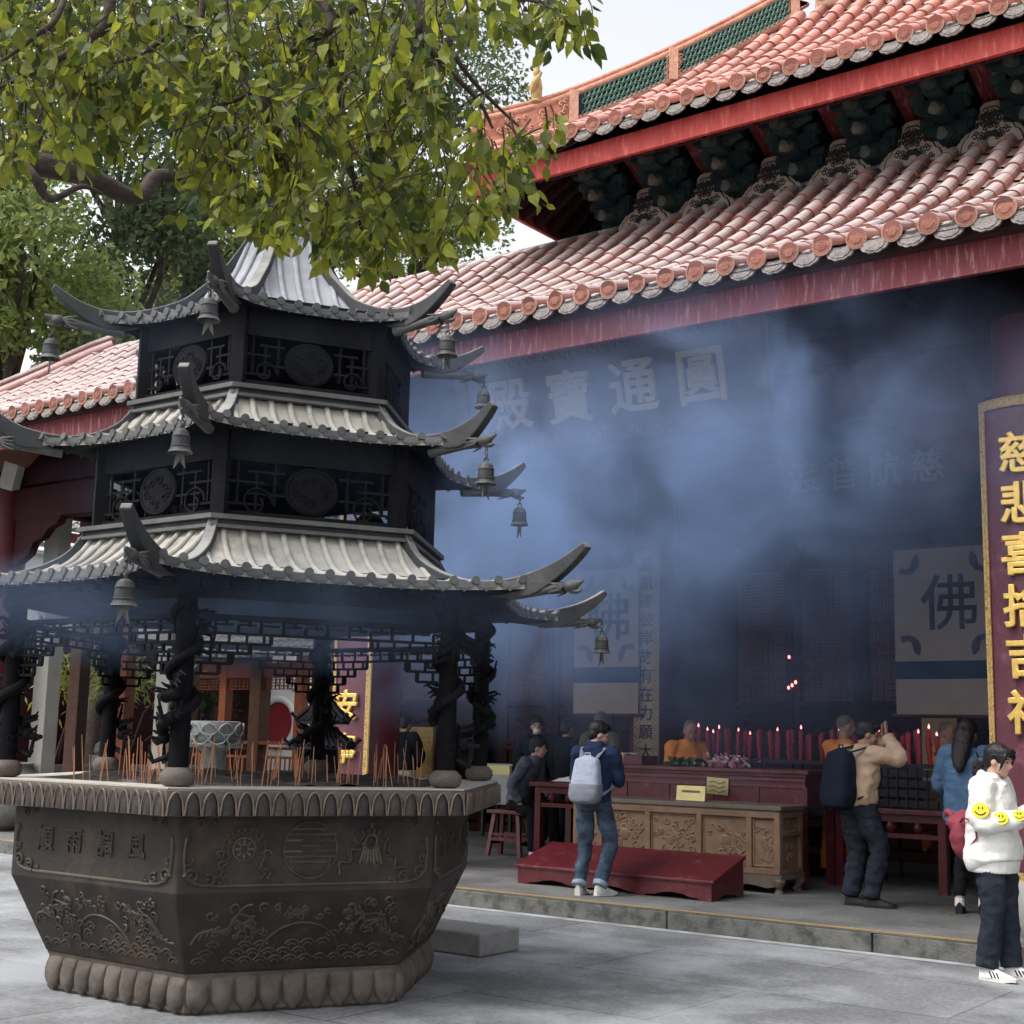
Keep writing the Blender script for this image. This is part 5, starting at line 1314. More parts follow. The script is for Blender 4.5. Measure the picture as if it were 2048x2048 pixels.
# ------------------------------------------------------------------ people
def fuse(mb, name, mats, parent, vox=.014, smooth=6, wr=0, wsc=14, seed=0, extra=None):
    """Unite overlapping limb sweeps into one continuous skin."""
    me = bpy.data.meshes.new('t'); me.from_pydata(mb.v, [], mb.f)
    bm = bmesh.new(); bm.from_mesh(me); bmesh.ops.recalc_face_normals(bm, faces=bm.faces); bm.to_mesh(me); bm.free()
    o = bpy.data.objects.new('t', me); col.objects.link(o)
    r = o.modifiers.new('r', 'REMESH'); r.mode = 'VOXEL'; r.voxel_size = vox
    s = o.modifiers.new('s', 'SMOOTH'); s.factor = .5; s.iterations = smooth
    dg = bpy.context.evaluated_depsgraph_get(); nm = bpy.data.meshes.new_from_object(o.evaluated_get(dg)); bpy.data.objects.remove(o)
    if wr:                                              # folds of cloth
        ns = [v.normal.copy() for v in nm.vertices]
        for v, n in zip(nm.vertices, ns):
            p = v.co; q = V((p.x * wsc + seed, p.y * wsc, p.z * wsc * .75))
            d = mnoise.noise(q) * .6 + (1 - 2.6 * abs(mnoise.noise(V((q.x * .5, q.y * .5, q.z * 1.1)) + V((3, 9, 1))))) * .75 + .3 * mnoise.noise(q * 2.3)
            v.co = p + n * d * wr
    if extra:
        b2 = bmesh.new(); b2.from_mesh(nm); em = bpy.data.meshes.new('e'); em.from_pydata(extra.v, [], extra.f); b2.from_mesh(em)
        bmesh.ops.recalc_face_normals(b2, faces=b2.faces); b2.to_mesh(nm); b2.free()
    nm.name = name; nm.materials.clear(); nm.materials.append(mats)
    nm.polygons.foreach_set('use_smooth', [True] * len(nm.polygons))
    o = bpy.data.objects.new(name, nm); col.objects.link(o)
    if parent: o.parent = parent
    return o
def interp(P, rads, k=5):
    Q = []; Rr = []
    for i in range(len(P) - 1):
        for t in range(k):
            u = t / k; p0 = P[max(i - 1, 0)]; p1 = P[i]; p2 = P[i + 1]; p3 = P[min(i + 2, len(P) - 1)]
            Q.append(.5 * ((2 * p1) + (p2 - p0) * u + (2 * p0 - 5 * p1 + 4 * p2 - p3) * u * u + (3 * p1 - p0 - 3 * p2 + p3) * u ** 3)); Rr.append(rads[i] * (1 - u) + rads[i + 1] * u)
    return Q + [P[-1]], Rr + [rads[-1]]

class Fig:
    """Skeleton in the figure's own frame: x forward, y to its left, z up, metres at 1.70 m tall."""
    def __init__(s, loc, heading, sc=1.0, **J):
        D = dict(pelvis=(0, 0, .95), waist=(0, 0, 1.10), chest=(.0, 0, 1.29), neck=(-.01, 0, 1.44), head=(.02, 0, 1.585), hd=(1, 0, 0),
                 shL=(-.01, .175, 1.385), elL=(-.03, .235, 1.12), wrL=(.06, .225, .885), hipL=(0, .09, .93), knL=(.03, .10, .50), anL=(-.02, .10, .085), toL=(.17, .125, .03))
        for k in list(D):
            if k.endswith('L'): D[k[:-1] + 'R'] = (D[k][0], -D[k][1], D[k][2])
        D.update(J); s.J = D; s.sc = sc; s.loc = V(loc); s.h = R(heading)
        s.M = Matrix.Translation(s.loc) @ Matrix.Rotation(s.h, 4, 'Z') @ Matrix.Scale(sc, 4)
    def p(s, k): return V(s.J[k]) if isinstance(k, str) else V(k)
    def limb(s, mb, ks, rads, sq=1.0, n=12, upv=None):
        Q, Rr = interp([s.p(k) for k in ks], rads); mb.tube(Q, Rr, n, sq=sq, upv=upv)
    def torso(s, mb, rows):             # rows: (key or point, halfwidth, halfdepth)
        vs = []; n = 20; pts = [s.p(r[0]) for r in rows]; Q = []; W = []; Dd = []
        Q, W = interp(pts, [r[1] for r in rows], 4); _, Dd = interp(pts, [r[2] for r in rows], 4)
        yaw = s.J.get('twist', 0)
        for i, c in enumerate(Q):
            t = (Q[min(i + 1, len(Q) - 1)] - Q[max(i - 1, 0)]).normalized(); lat = V((-sin(yaw), cos(yaw), 0)); f = lat.cross(t).normalized(); lat = t.cross(f).normalized()
            for j in range(n):
                a = 2 * pi * j / n; ca, sa = cos(a), sin(a)
                vs.append(c + lat * (W[i] * math.copysign(abs(ca) ** .85, ca)) + f * (Dd[i] * math.copysign(abs(sa) ** .9, sa)))
        m = len(Q)
        fs = [(i * n + j, i * n + (j + 1) % n, (i + 1) * n + (j + 1) % n, (i + 1) * n + j) for i in range(m - 1) for j in range(n)] + [tuple(range(n - 1, -1, -1)), tuple((m - 1) * n + j for j in range(n))]
        mb.add(vs, fs)
    def place(s, mb): mb.v = [tuple(s.M @ V(p)) for p in mb.v]; return mb
    def headrot(s):
        f = V(s.J['hd']).normalized(); l = V((0, 0, 1)).cross(f).normalized(); u = f.cross(l); return Matrix((f, l, u)).transposed()

def hand(mb, wr, dirv, palm, curl=.35, sc=1.0, thumb=1):
    """palm and five fingers; dirv: from wrist to fingertips; palm: palm normal."""
    d = V(dirv).normalized(); n = V(palm); n = (n - d * n.dot(d)).normalized(); sd = d.cross(n) * thumb; wr = V(wr)
    Mx = Matrix((d, sd, n)).transposed()
    mb.ell(wr + d * .045 * sc, (.052 * sc, .040 * sc, .016 * sc), 10, 7, rot=Mx)
    for i, (o_, L) in enumerate(((.030, .068), (.011, .078), (-.009, .073), (-.027, .057))):
        b = wr + d * .080 * sc + sd * o_ * sc; a = 0; pts = [b - d * .02 * sc, b]; q = b
        for k in range(3):
            a += curl * (.8 + .2 * i / 3); q = q + (d * cos(a) + n * sin(a)) * L * sc * (.45, .32, .23)[k]; pts.append(q)
        mb.tube(pts, [.0095 * sc, .0098 * sc, .0088 * sc, .008 * sc, .006 * sc], 7)
    b = wr + d * .025 * sc + sd * .034 * sc
    mb.tube([b - sd * .012 * sc, b + sd * .018 * sc + d * .018 * sc + n * .008 * sc, b + sd * .022 * sc + d * .048 * sc + n * .018 * sc, b + sd * .015 * sc + d * .07 * sc + n * .026 * sc], [.013 * sc, .012 * sc, .010 * sc, .007 * sc], 7)

def person(F, label, skin, top, bottom, hair=None, hairstyle='short', shoe='shoe_black', hands=(None, None), sleeve=1.0, topk=None, wr=.011, face=True, legr=1.0, bodyr=1.0, pantsend=.0, robe=None, hem=None, name='person'):
    J = F.J
    root_m = MB()
    # ---- body: one continuous surface under the clothes
    b = MB(); Rt = F.headrot(); hc = F.p('head')
    b.ell(hc + Rt @ V((-.012, 0, .022)), (.096, .075, .098), 16, 12, rot=Rt)
    b.ell(hc + Rt @ V((.030, 0, -.045)), (.062, .056, .070), 14, 10, rot=Rt)
    b.ell(hc + Rt @ V((.058, 0, -.085)), (.030, .030, .026), 10, 8, rot=Rt)
    b.tube([hc + Rt @ V((.078, 0, .012)), hc + Rt @ V((.106, 0, -.022)), hc + Rt @ V((.088, 0, -.036))], [.010, .0145, .012], 8)
    b.ell(hc + Rt @ V((.082, 0, -.060)), (.016, .026, .012), 8, 6, rot=Rt)
    for s in (-1, 1):
        b.ell(hc + Rt @ V((-.005, s * .076, -.015)), (.022, .010, .033), 8, 8, rot=Rt)
        b.ell(hc + Rt @ V((.070, s * .034, .022)), (.020, .024, .010), 8, 6, rot=Rt)
        b.ell(hc + Rt @ V((.055, s * .045, -.030)), (.03, .022, .026), 8, 6, rot=Rt)
    nk = F.p('neck'); b.tube([nk + V((-.01, 0, -.10)), nk, hc + Rt @ V((-.02, 0, -.06)), hc + Rt @ V((-.012, 0, 0))], [.07, .056, .052, .05], 12)
    F.torso(b, [('pelvis', .13, .085), ('waist', .115, .08), ('chest', .14, .095), ('neck', .06, .05)])
    for S in 'LR':
        F.limb(b, ['sh' + S, 'el' + S, 'wr' + S], [.045, .037, .025]); F.limb(b, ['hip' + S, 'kn' + S, 'an' + S], [.07, .048, .036])
        a_ = F.p('an' + S); t_ = F.p('to' + S); b.tube([a_ + V((0, 0, -.02)), (a_ * .6 + t_ * .4) + V((0, 0, -.012)), t_ * .8 + a_ * .2 + V((0, 0, .002))], [.03, .022, .016], 8)
    ex = MB()
    for S, hspec in zip('LR', hands):
        if hspec: hand(ex, F.p('wr' + S), hspec[0], hspec[1], hspec[2] if len(hspec) > 2 else .35, .95, 1 if S == 'L' else -1)
    body = fuse(F.place(b), name, MT[skin], None, .011 * F.sc, 4, extra=F.place(ex))
    tag(body, label, 'person')
    # ---- trousers
    if bottom:
        lt = min(legr, 1.06); t = MB(); F.torso(t, [(V(J['pelvis']) + V((0, 0, -.10)), .155 * lt, .115 * lt), ('pelvis', .158 * lt, .115 * lt), (V(J['pelvis']).lerp(V(J['waist']), .5), .13, .095)])
        for S in 'LR':
            an = V(J['an' + S]); kn = V(J['kn' + S]); e = an.lerp(kn, pantsend)
            h = V(J['hip' + S]); k2 = h.lerp(kn, .5)
            F.limb(t, [h + V((0, 0, .0)), k2, kn, kn.lerp(e, .55), e + V((0, 0, .0))], [.090 * lt, .088 * legr, .070 * legr, .066 * legr, .062 * legr])
        fuse(F.place(t), 'trousers', MT[bottom], body, .012 * F.sc, 3, wr=wr, wsc=13, seed=hash(label) % 50 if False else len(label))
    # ---- top
    if top:
        t = MB(); k = bodyr
        rows = topk or [(V(J['pelvis']) + V((0, 0, -.03)), .168 * k, .128 * k), (V(J['waist']) + V((0, 0, -.03)), .163 * k, .122 * k), ('waist', .16 * k, .12 * k), ('chest', .175 * k, .128 * k), (V(J['chest']).lerp(V(J['neck']), .55), .165 * k, .11 * k), (V(J['neck']) + V((-.0, 0, -.02)), .085, .078), (V(J['neck']) + V((.0, 0, .035)), .066, .064)]
        F.torso(t, rows)
        for S in 'LR':
            e = V(J['el' + S]).lerp(V(J['wr' + S]), sleeve); sh = V(J['sh' + S]); el = V(J['el' + S])
            F.limb(t, [sh.lerp(V(J['chest']) + V((0, 0, .09)), .35), sh, sh.lerp(el, .5), el, el.lerp(e, .6), e], [.075 * k, .080 * k, .070 * k, .062 * k, .056 * k, .050 * k])
        fuse(F.place(t), 'jacket', MT[top], body, .012 * F.sc, 3, wr=wr, wsc=12, seed=3 + len(label))
    if robe:
        t = MB(); F.torso(t, robe[1]); fuse(F.place(t), 'robe', MT[robe[0]], body, .014 * F.sc, 3, wr=.010, wsc=8, seed=2)
    # ---- hair
    if hair:
        h = MB()
        if hairstyle == 'shaved': h.ell(hc + Rt @ V((-.022, 0, .034)), (.093, .0765, .092), 16, 12, rot=Rt)
        elif hairstyle == 'short':
            h.ell(hc + Rt @ V((-.026, 0, .040)), (.104, .086, .094), 16, 12, rot=Rt); h.ell(hc + Rt @ V((-.055, 0, -.012)), (.062, .072, .075), 12, 10, rot=Rt)
            h.ell(hc + Rt @ V((.035, 0, .092)), (.06, .062, .036), 12, 8, rot=Rt)
        elif hairstyle == 'long':
            h.ell(hc + Rt @ V((-.022, 0, .035)), (.106, .090, .098), 16, 12, rot=Rt)
            h.tube([hc + Rt @ V((-.05, 0, .03)), hc + Rt @ V((-.075, .0, -.08)), hc + Rt @ V((-.095, .0, -.17)), hc + Rt @ V((-.125, -.008, -.26)), hc + Rt @ V((-.135, -.015, -.34)), hc + Rt @ V((-.135, -.02, -.40))], [.086, .090, .088, .074, .052, .018], 14, sq=.62, upv=(1, 0, 0))
        elif hairstyle == 'bun':
            h.ell(hc + Rt @ V((-.024, 0, .035)), (.106, .089, .097), 16, 12, rot=Rt); h.ell(hc + Rt @ V((-.06, 0, -.02)), (.055, .07, .07), 12, 10, rot=Rt)
            for s in (-1, 1): h.tube([hc + Rt @ V((.055, s * .045, .095)), hc + Rt @ V((.072, s * .066, .045)), hc + Rt @ V((.062, s * .074, -.01)), hc + Rt @ V((.055, s * .074, -.075))], [.022, .018, .012, .005], 6)
            h.ell(hc + Rt @ V((.055, 0, .085)), (.048, .066, .03), 10, 8, rot=Rt)
            h.ell(hc + Rt @ V((-.135, 0, -.055)), (.042, .042, .045), 10, 8, rot=Rt); h.tube([hc + Rt @ V((-.12, 0, -.05)), hc + Rt @ V((-.165, 0, -.09)), hc + Rt @ V((-.155, 0, -.15)), hc + Rt @ V((-.13, 0, -.19))], [.035, .04, .034, .012], 8)
        fuse(F.place(h), 'hair', MT[hair], body, .009 * F.sc, 3, wr=.0025 if hairstyle != 'shaved' else 0, wsc=40)
    if face:
        for s in (-1, 1):
            m = MB(); m.ell(hc + Rt @ V((.083, s * .033, .010)), (.006, .013, .0055), 8, 6, rot=Rt); F.place(m).build('eye', MT['eye'], body, 60)
            m = MB(); m.tube([hc + Rt @ V((.084, s * .016, .030)), hc + Rt @ V((.084, s * .033, .036)), hc + Rt @ V((.072, s * .050, .030))], .004, 5); F.place(m).build('eyebrow', MT['hair'], body)
        m = MB(); m.ell(hc + Rt @ V((.094, 0, -.060)), (.006, .020, .006), 8, 6, rot=Rt); F.place(m).build('mouth', MT['lip'], body, 60)
    # ---- shoes
    if shoe:
        for S in 'LR':
            a_ = F.p('an' + S); t_ = F.p('to' + S); d = t_ - a_; up = V((0, 0, 1))
            d2 = V((d.x, d.y, 0)).normalized(); back = a_ - d2 * .055 + V((0, 0, -.045)); L = (V((t_.x, t_.y, 0)) - V((back.x, back.y, 0))).length + .045
            pitch = atan2(t_.z - .028 - back.z + .04 - .028 + .0, L)
            pitch = atan2((t_.z - .03) - (a_.z - .085), max(.1, d.xy.length))
            lat = up.cross(d2); ax = (d2 * cos(pitch) + up * sin(pitch)); upx = ax.cross(lat) * -1 if ax.cross(lat).z < 0 else ax.cross(lat)
            o0 = V((back.x, back.y, 0)) + up * (a_.z - .085)
            def sp(x, y, z): return o0 + ax * x + lat * y + upx * z
            so_ = MB(); vs = []; prof = [(0, .026), (.03, .036), (.09, .034), (.15, .040), (.20, .044), (.245, .038), (.275, .018)]
            k = L / .275
            for z in (0, .024):
                for x, w_ in prof: vs.append(sp(x * k, w_, z + (.012 if x > .24 else 0)))
                for x, w_ in reversed(prof): vs.append(sp(x * k, -w_, z + (.012 if x > .24 else 0)))
            n = 14
            so_.add(vs, [tuple(range(n - 1, -1, -1)), tuple(range(n, 2 * n))] + [(i, (i + 1) % n, n + (i + 1) % n, n + i) for i in range(n)])
            up_ = MB(); rings = [(.004, .026, .095), (.03, .038, .108), (.075, .040, .112), (.105, .039, .098), (.15, .041, .076), (.20, .043, .060), (.245, .036, .046), (.268, .016, .034)]
            vs = []
            for x, w_, h_ in rings:
                for q in range(9):
                    a = pi * q / 8; vs.append(sp(x * k, w_ * .97 * cos(a) * (1 if sin(a) < .5 else .9), .020 + (h_ - .02) * sin(a) ** .8 if sin(a) > 0 else .02))
            up_.add(vs, [(i * 9 + q, i * 9 + q + 1, (i + 1) * 9 + q + 1, (i + 1) * 9 + q) for i in range(7) for q in range(8)] + [tuple(range(8, -1, -1)), tuple(63 + q for q in range(9))])
            F.place(up_); sh = up_.build('shoe', MT[shoe], body, 60); F.place(so_); so2 = so_.build('sole', MT['sole'] if shoe != 'shoe_black' else MT['shoe_black'], sh)
            F.J['_sp' + S] = (o0, ax, lat, upx, k)
    return body

def backpack(F, label, c, dx, hw, hh, hd, m1, m2=None, tilt=0, straps=True):
    """rucksack on the back: c centre in figure frame"""
    b = MB(); c = V(c); n = 22; rows = []
    for i in range(13):
        t = i / 12 * 2 - 1; k = (1 - abs(t) ** 4) ** .5 if abs(t) < 1 else 0
        w_ = hw * (.93 - .10 * t) * max(k, .02) ** .5; d_ = hd * (1 - .22 * t) * max(k, .02) ** .6
        for j in range(n):
            a = 2 * pi * j / n; ca, sa = cos(a), sin(a)
            rows.append(c + V((d_ * math.copysign(abs(ca) ** .55, ca) - t * hh * tilt * -1, w_ * math.copysign(abs(sa) ** .55, sa), hh * t)))
    b.add(rows, [(i * n + j, i * n + (j + 1) % n, (i + 1) * n + (j + 1) % n, (i + 1) * n + j) for i in range(12) for j in range(n)] + [tuple(range(n - 1, -1, -1)), tuple(12 * n + j for j in range(n))])
    o = fuse(F.place(b), 'backpack', MT[m1], None, .010, 2, wr=.0035, wsc=11, seed=5); tag(o, label, 'backpack')
    if m2:
        q = MB(); rows = []
        for i in range(8):
            t = -.98 + i / 7 * .82; k = max((1 - abs(t) ** 4), .02) ** .5
            w_ = hw * (.93 - .10 * t) * k ** .5 + .010; d_ = hd * (1 - .22 * t) * k ** .6 + .016
            for j in range(n):
                a = 2 * pi * j / n; ca, sa = cos(a), sin(a)
                rows.append(c + V((d_ * math.copysign(abs(ca) ** .55, ca) + t * hh * tilt, w_ * math.copysign(abs(sa) ** .55, sa), hh * t)))
        q.add(rows, [(i * n + j, i * n + (j + 1) % n, (i + 1) * n + (j + 1) % n, (i + 1) * n + j) for i in range(7) for j in range(n)] + [tuple(range(n - 1, -1, -1)), tuple(7 * n + j for j in range(n))])
        fuse(F.place(q), 'lower_pocket', MT[m2], o, .010, 2, wr=.003, wsc=11, seed=9)
    if straps:
        for s in (-1, 1):
            st = MB(); sh = F.p('shL' if s > 0 else 'shR'); sx = s * .095
            ch = F.p('chest')
            st.tube([c + V((hd * .6, s * hw * .5, hh * .86)), V((sh.x - .06, sh.y * .62, sh.z + .055)), V((sh.x + .02, sh.y * .62, sh.z + .072)), V((sh.x + .10, sh.y * .64, sh.z + .0)), V((ch.x + .13, sh.y * .62, ch.z - .05)), V((ch.x + .07, sh.y * .95, ch.z - .19)), c + V((hd * .8, s * hw * .9, -hh * .6))], [.022] * 7, 8, sq=.4)
            F.place(st).build('strap', MT[m1 if not m2 else m2], o, 60)
    h = MB(); h.tube([c + V((hd * .3, -.03, hh * .93)), c + V((hd * .3, -.025, hh * 1.08)), c + V((hd * .3, .025, hh * 1.08)), c + V((hd * .3, .03, hh * .93))], .008, 6)
    F.place(h).build('handle', MT[m1], o, 60)
    return o
HD = lambda yaw, pitch: (cos(R(yaw)) * cos(R(pitch)), sin(R(yaw)) * cos(R(pitch)), sin(R(pitch)))
# 1. the man with the light grey backpack, seen from behind, stepping up with a stick of incense
F = Fig((-7.20, 11.04, PZ), 100, .955, pelvis=(-.02, 0, .91), waist=(.0, 0, 1.05), chest=(.035, 0, 1.25), neck=(.05, 0, 1.40), head=(.095, -.005, 1.535), hd=HD(-52, -22),
        shL=(.02, .18, 1.345), shR=(.03, -.18, 1.345), elL=(.09, .23, 1.10), wrL=(.30, .13, 1.16), elR=(.08, -.23, 1.09), wrR=(.30, -.10, 1.16),
        hipL=(-.02, .09, .89), knL=(.06, .115, .47), anL=(-.07, .12, .085), toL=(.11, .15, .03), hipR=(-.02, -.09, .89), knR=(.12, -.13, .50), anR=(-.04, -.085, .09), toR=(.11, -.16, .032))
p1 = person(F, 'man in navy hoodie and rolled jeans, head bowed, wearing the light grey backpack', 'skin', 'navy', 'jeans', 'hair', 'short', 'shoe_pale', (((.9, -.3, .3), (0, -1, 0), .5), ((.9, .3, .3), (0, 1, 0), .5)), pantsend=.10, legr=.98)
m = MB(); m.ell(F.p('neck') + V((-.075, 0, -.035)), (.095, .125, .075), 16, 10); m.ell(F.p('neck') + V((-.12, 0, -.09)), (.06, .10, .08), 14, 10); m.tube([F.p('neck') + V((.0, .085, .0)), F.p('neck') + V((-.06, .06, .035)), F.p('neck') + V((-.08, 0, .035)), F.p('neck') + V((-.06, -.06, .035)), F.p('neck') + V((.0, -.085, .0))], .04, 8)
fuse(F.place(m), 'hood', MT['navy'], p1, .010, 3, wr=.009, wsc=16)
for S in 'LR':
    m = MB(); an = F.p('an' + S); kn = F.p('kn' + S); F.limb(m, [an.lerp(kn, .13), an.lerp(kn, .06), an.lerp(kn, -.02) + V((0, 0, .01))], [.072, .075, .072]); fuse(F.place(m), 'trouser_cuff', MT['jeans_cuff'], p1, .009, 1, wr=.004, wsc=20)
backpack(F, 'light grey backpack with a darker lower pocket on the man in navy', (-.20, 0, 1.10), 0, .155, .235, .085, 'pack_grey', 'pack_grey2', tilt=.12)
m = MB(); q = F.p('wrR') + V((.10, .03, .02)); m.tube([q + V((0, -.01, -.05)), q + V((.06, -.05, .17))], .010, 6); o = F.place(m).build('incense_bundle', MT['stick']); tag(o, 'short bundle of incense held up by the man in navy', 'incense')
# 2. the praying man in khaki with the black backpack
F = Fig((-5.07, 12.16, PZ), 64, .985, pelvis=(-.02, 0, .93), waist=(-.02, 0, 1.08), chest=(.03, 0, 1.27), neck=(.06, 0, 1.415), head=(.10, -.03, 1.545), hd=HD(-36, -20),
        shL=(.02, .19, 1.36), shR=(.04, -.19, 1.36), elL=(.30, .06, 1.30), wrL=(.215, -.10, 1.50), elR=(.17, -.37, 1.33), wrR=(.18, -.19, 1.52),
        hipL=(-.02, .09, .91), knL=(.03, .07, .49), anL=(-.06, .07, .085), toL=(.06, -.07, .03), hipR=(-.02, -.09, .91), knR=(.10, -.15, .50), anR=(.0, -.12, .085), toR=(.13, -.26, .03))
p2 = person(F, 'man in a khaki jacket raising joined palms to his forehead, wearing the black backpack', 'skin_dark', 'khaki', 'jeans_dark', 'hair', 'short', 'shoe_black', (((-.10, -.02, 1), (.5, -.8, 0), .03), ((-.10, .02, 1), (-.5, .8, 0), .03)), legr=1.26, bodyr=1.12, wr=.014,
            topk=[((-.02, 0, .90), .185, .145), ((-.02, 0, .95), .20, .16), ((-.02, 0, 1.08), .205, .16), ((.03, 0, 1.27), .195, .145), ((.045, 0, 1.345), .185, .12), ((.055, 0, 1.395), .095, .085), ((.06, 0, 1.44), .072, .07)])
m = MB(); nk = F.p('neck'); m.tube([nk + V((.055 * cos(a), .062 * sin(a), .0 + .01 * cos(a))) + V((-.01, 0, .02)) for a in [i * pi / 8 for i in range(17)]], .022, 8); fuse(F.place(m), 'collar', MT['khaki'], p2, .009, 2, wr=.003)
backpack(F, 'large black backpack worn by the praying man in khaki', (-.235, .0, 1.13), 0, .18, .285, .105, 'pack_black', None, tilt=.10)
# 3. the woman in a washed denim shirt with long hair
F = Fig((-4.13, 12.34, PZ), 98, .975, pelvis=(0, 0, .95), head=(.03, 0, 1.585), hd=HD(-16, -14), elL=(.06, .27, 1.12), wrL=(.24, .16, 1.05), elR=(.06, -.27, 1.12), wrR=(.24, -.16, 1.06),
        hipL=(0, .085, .93), knL=(.03, .09, .50), anL=(-.05, .10, .085), toL=(.12, .12, .03), knR=(.05, -.07, .5), anR=(.02, -.09, .085), toR=(.19, -.12, .03))
p3 = person(F, 'long-haired woman in a washed blue denim shirt standing at the red table', 'skin', 'denim_shirt', 'black_cloth', 'hair_brown', 'long', 'shoe_black', ((( .9, -.3, .1), (0, -1, 0)), ((.9, .3, .1), (0, 1, 0))), bodyr=1.16, legr=.80, pantsend=.16,
            topk=[((0, 0, .795), .225, .165), ((0, 0, .85), .228, .168), ('pelvis', .222, .165), ('waist', .215, .155), ('chest', .205, .145), ((0, 0, 1.375), .175, .115), ((-.01, 0, 1.425), .085, .078), ((-.01, 0, 1.46), .066, .064)])
m = MB(); F.torso(m, [((0, 0, .765), .205, .15), ((0, 0, .80), .215, .158)]); fuse(F.place(m), 'shirt_hem', MT['white_cloth'], p3, .010, 1)
m = MB(); m.tube([(-.155, -.10, 1.42), (-.165, -.14, 1.30), (-.15, -.19, 1.18), (-.10, -.235, 1.05)], [.016] * 4, 6, sq=.4); F.place(m).build('bag_strap', MT['brown_wood'], p3)
for S in 'LR':
    m = MB(); an = F.p('an' + S); m.tube([an + V((0, 0, -.02)), an + V((0, 0, .05))], [.043, .04], 10); F.place(m).build('sock', MT['white_cloth'], p3)
# 4. the woman in the white hoodie at the right edge
F = Fig((-3.16, 9.98, 0), -5, .935, pelvis=(-.02, 0, .94), waist=(-.03, 0, 1.09), chest=(-.02, 0, 1.29), neck=(-.01, 0, 1.445), head=(.05, -.01, 1.585), hd=HD(-6, -16),
        shL=(-.02, .18, 1.37), shR=(-.02, -.18, 1.37), elL=(.02, .22, 1.12), wrL=(.24, .10, 1.22), elR=(.00, -.255, 1.13), wrR=(.235, -.12, 1.17),
        hipL=(-.01, .09, .92), knL=(.02, .10, .50), anL=(.04, .10, .085), toL=(.22, .12, .03), hipR=(-.01, -.09, .92), knR=(.0, -.10, .50), anR=(-.06, -.10, .085), toR=(.13, -.13, .03))
p4 = person(F, 'young woman in a white hoodie with yellow smiley patches, dark jeans and striped white trainers', 'skin', 'white_cloth', 'jeans_dark', 'hair', 'bun', 'shoe_white', (((.7, -.2, .6), (0, -1, 0), .5), ((.8, .3, .5), (0, 1, 0), .5)), bodyr=1.22, legr=1.24, wr=.010,
            topk=[((-.02, 0, .815), .205, .168), ((-.03, 0, .86), .236, .198), ('pelvis', .228, .190), ('waist', .215, .172), ('chest', .205, .155), ((-.01, 0, 1.375), .175, .12), ((-.01, 0, 1.425), .095, .088), ((0, 0, 1.455), .075, .074)])
m = MB(); F.torso(m, [((-.02, 0, .765), .198, .162), ((-.02, 0, .86), .216, .18)]); fuse(F.place(m), 'hoodie_band', MT['white_cloth'], p4, .010, 2)
m = MB(); nk = F.p('neck'); m.ell(nk + V((-.085, 0, -.03)), (.085, .115, .06), 14, 10); m.tube([nk + V((.085, .02, -.05)), nk + V((.05, .075, .01)), nk + V((-.05, .085, .03)), nk + V((-.09, 0, .03)), nk + V((-.05, -.085, .03)), nk + V((.05, -.075, .01)), nk + V((.085, -.02, -.05))], .034, 8); fuse(F.place(m), 'hood', MT['white_cloth'], p4, .010, 3, wr=.008, wsc=15)
m = MB()
for s in (-1, 1): m.tube([nk + V((.10, s * .03, -.05)), nk + V((.135, s * .035, -.12)), nk + V((.14, s * .03, -.22))], .005, 5)
F.place(m).build('drawstring', MT['stone_pale'], p4)
def smiley(c, nrm, r):
    n_ = V(nrm).normalized(); t1 = V((0, 0, 1)).cross(n_).normalized(); t2 = n_.cross(t1); c = V(c)
    m = MB(); N = 20
    vs = [c + n_ * .020 + (t1 * cos(2 * pi * i / N) * r * 1.12 + t2 * sin(2 * pi * i / N) * r) for i in range(N)] + [c - n_ * .02 + (t1 * cos(2 * pi * i / N) * r * 1.12 + t2 * sin(2 * pi * i / N) * r) for i in range(N)]
    m.add(vs, [tuple(range(N)), tuple(range(2 * N - 1, N - 1, -1))] + [(i, (i + 1) % N, N + (i + 1) % N, N + i) for i in range(N)])
    o = F.place(m).build('smiley_patch', MT['smile_yellow'], p4)
    f = MB()
    for s in (-1, 1): f.ell(c + n_ * .021 + t1 * s * r * .25 + t2 * r * .32, (.005, .005, .005 + r * .10), 8, 6)
    f.tube([c + n_ * .022 + t1 * cos(a) * r * .68 + t2 * (sin(a) * r * .55) for a in [pi * (1.08 + .84 * i / 10) for i in range(11)]], r * .07, 5)
    F.place(f).build('smile', MT['ink'], o)
el = F.p('elR'); sh = F.p('shR'); wr_ = F.p('wrR')
smiley(sh.lerp(el, .62) + V((.025, -.072, 0)), (.25, -1, .12), .055)
smiley(el.lerp(wr_, .58) + V((.005, -.055, .015)), (.2, -1, .25), .048)
smiley(el.lerp(wr_, 1.02) + V((.005, -.045, .02)), (.5, -1, .35), .040)
for S in 'LR':                                    # three dark stripes on each shoe
    o0, ax, lat, upx, k = F.J['_sp' + S]
    for s in (-1, 1):
        m = MB()
        for i in range(3):
            x = (.105 + i * .026) * k; m.add([o0 + ax * x + lat * s * .0385 + upx * .026, o0 + ax * (x + .013) + lat * s * .0395 + upx * .026, o0 + ax * (x - .010) + lat * s * .035 + upx * .066, o0 + ax * (x - .023) + lat * s * .034 + upx * .068,
                   o0 + ax * x + lat * s * .042 + upx * .026, o0 + ax * (x + .013) + lat * s * .0425 + upx * .026, o0 + ax * (x - .010) + lat * s * .0375 + upx * .066, o0 + ax * (x - .023) + lat * s * .0365 + upx * .068], [(0, 1, 2, 3), (7, 6, 5, 4), (0, 4, 5, 1), (1, 5, 6, 2), (2, 6, 7, 3), (3, 7, 4, 0)])
        F.place(m).build('shoe_stripes', MT['ink'], p4)
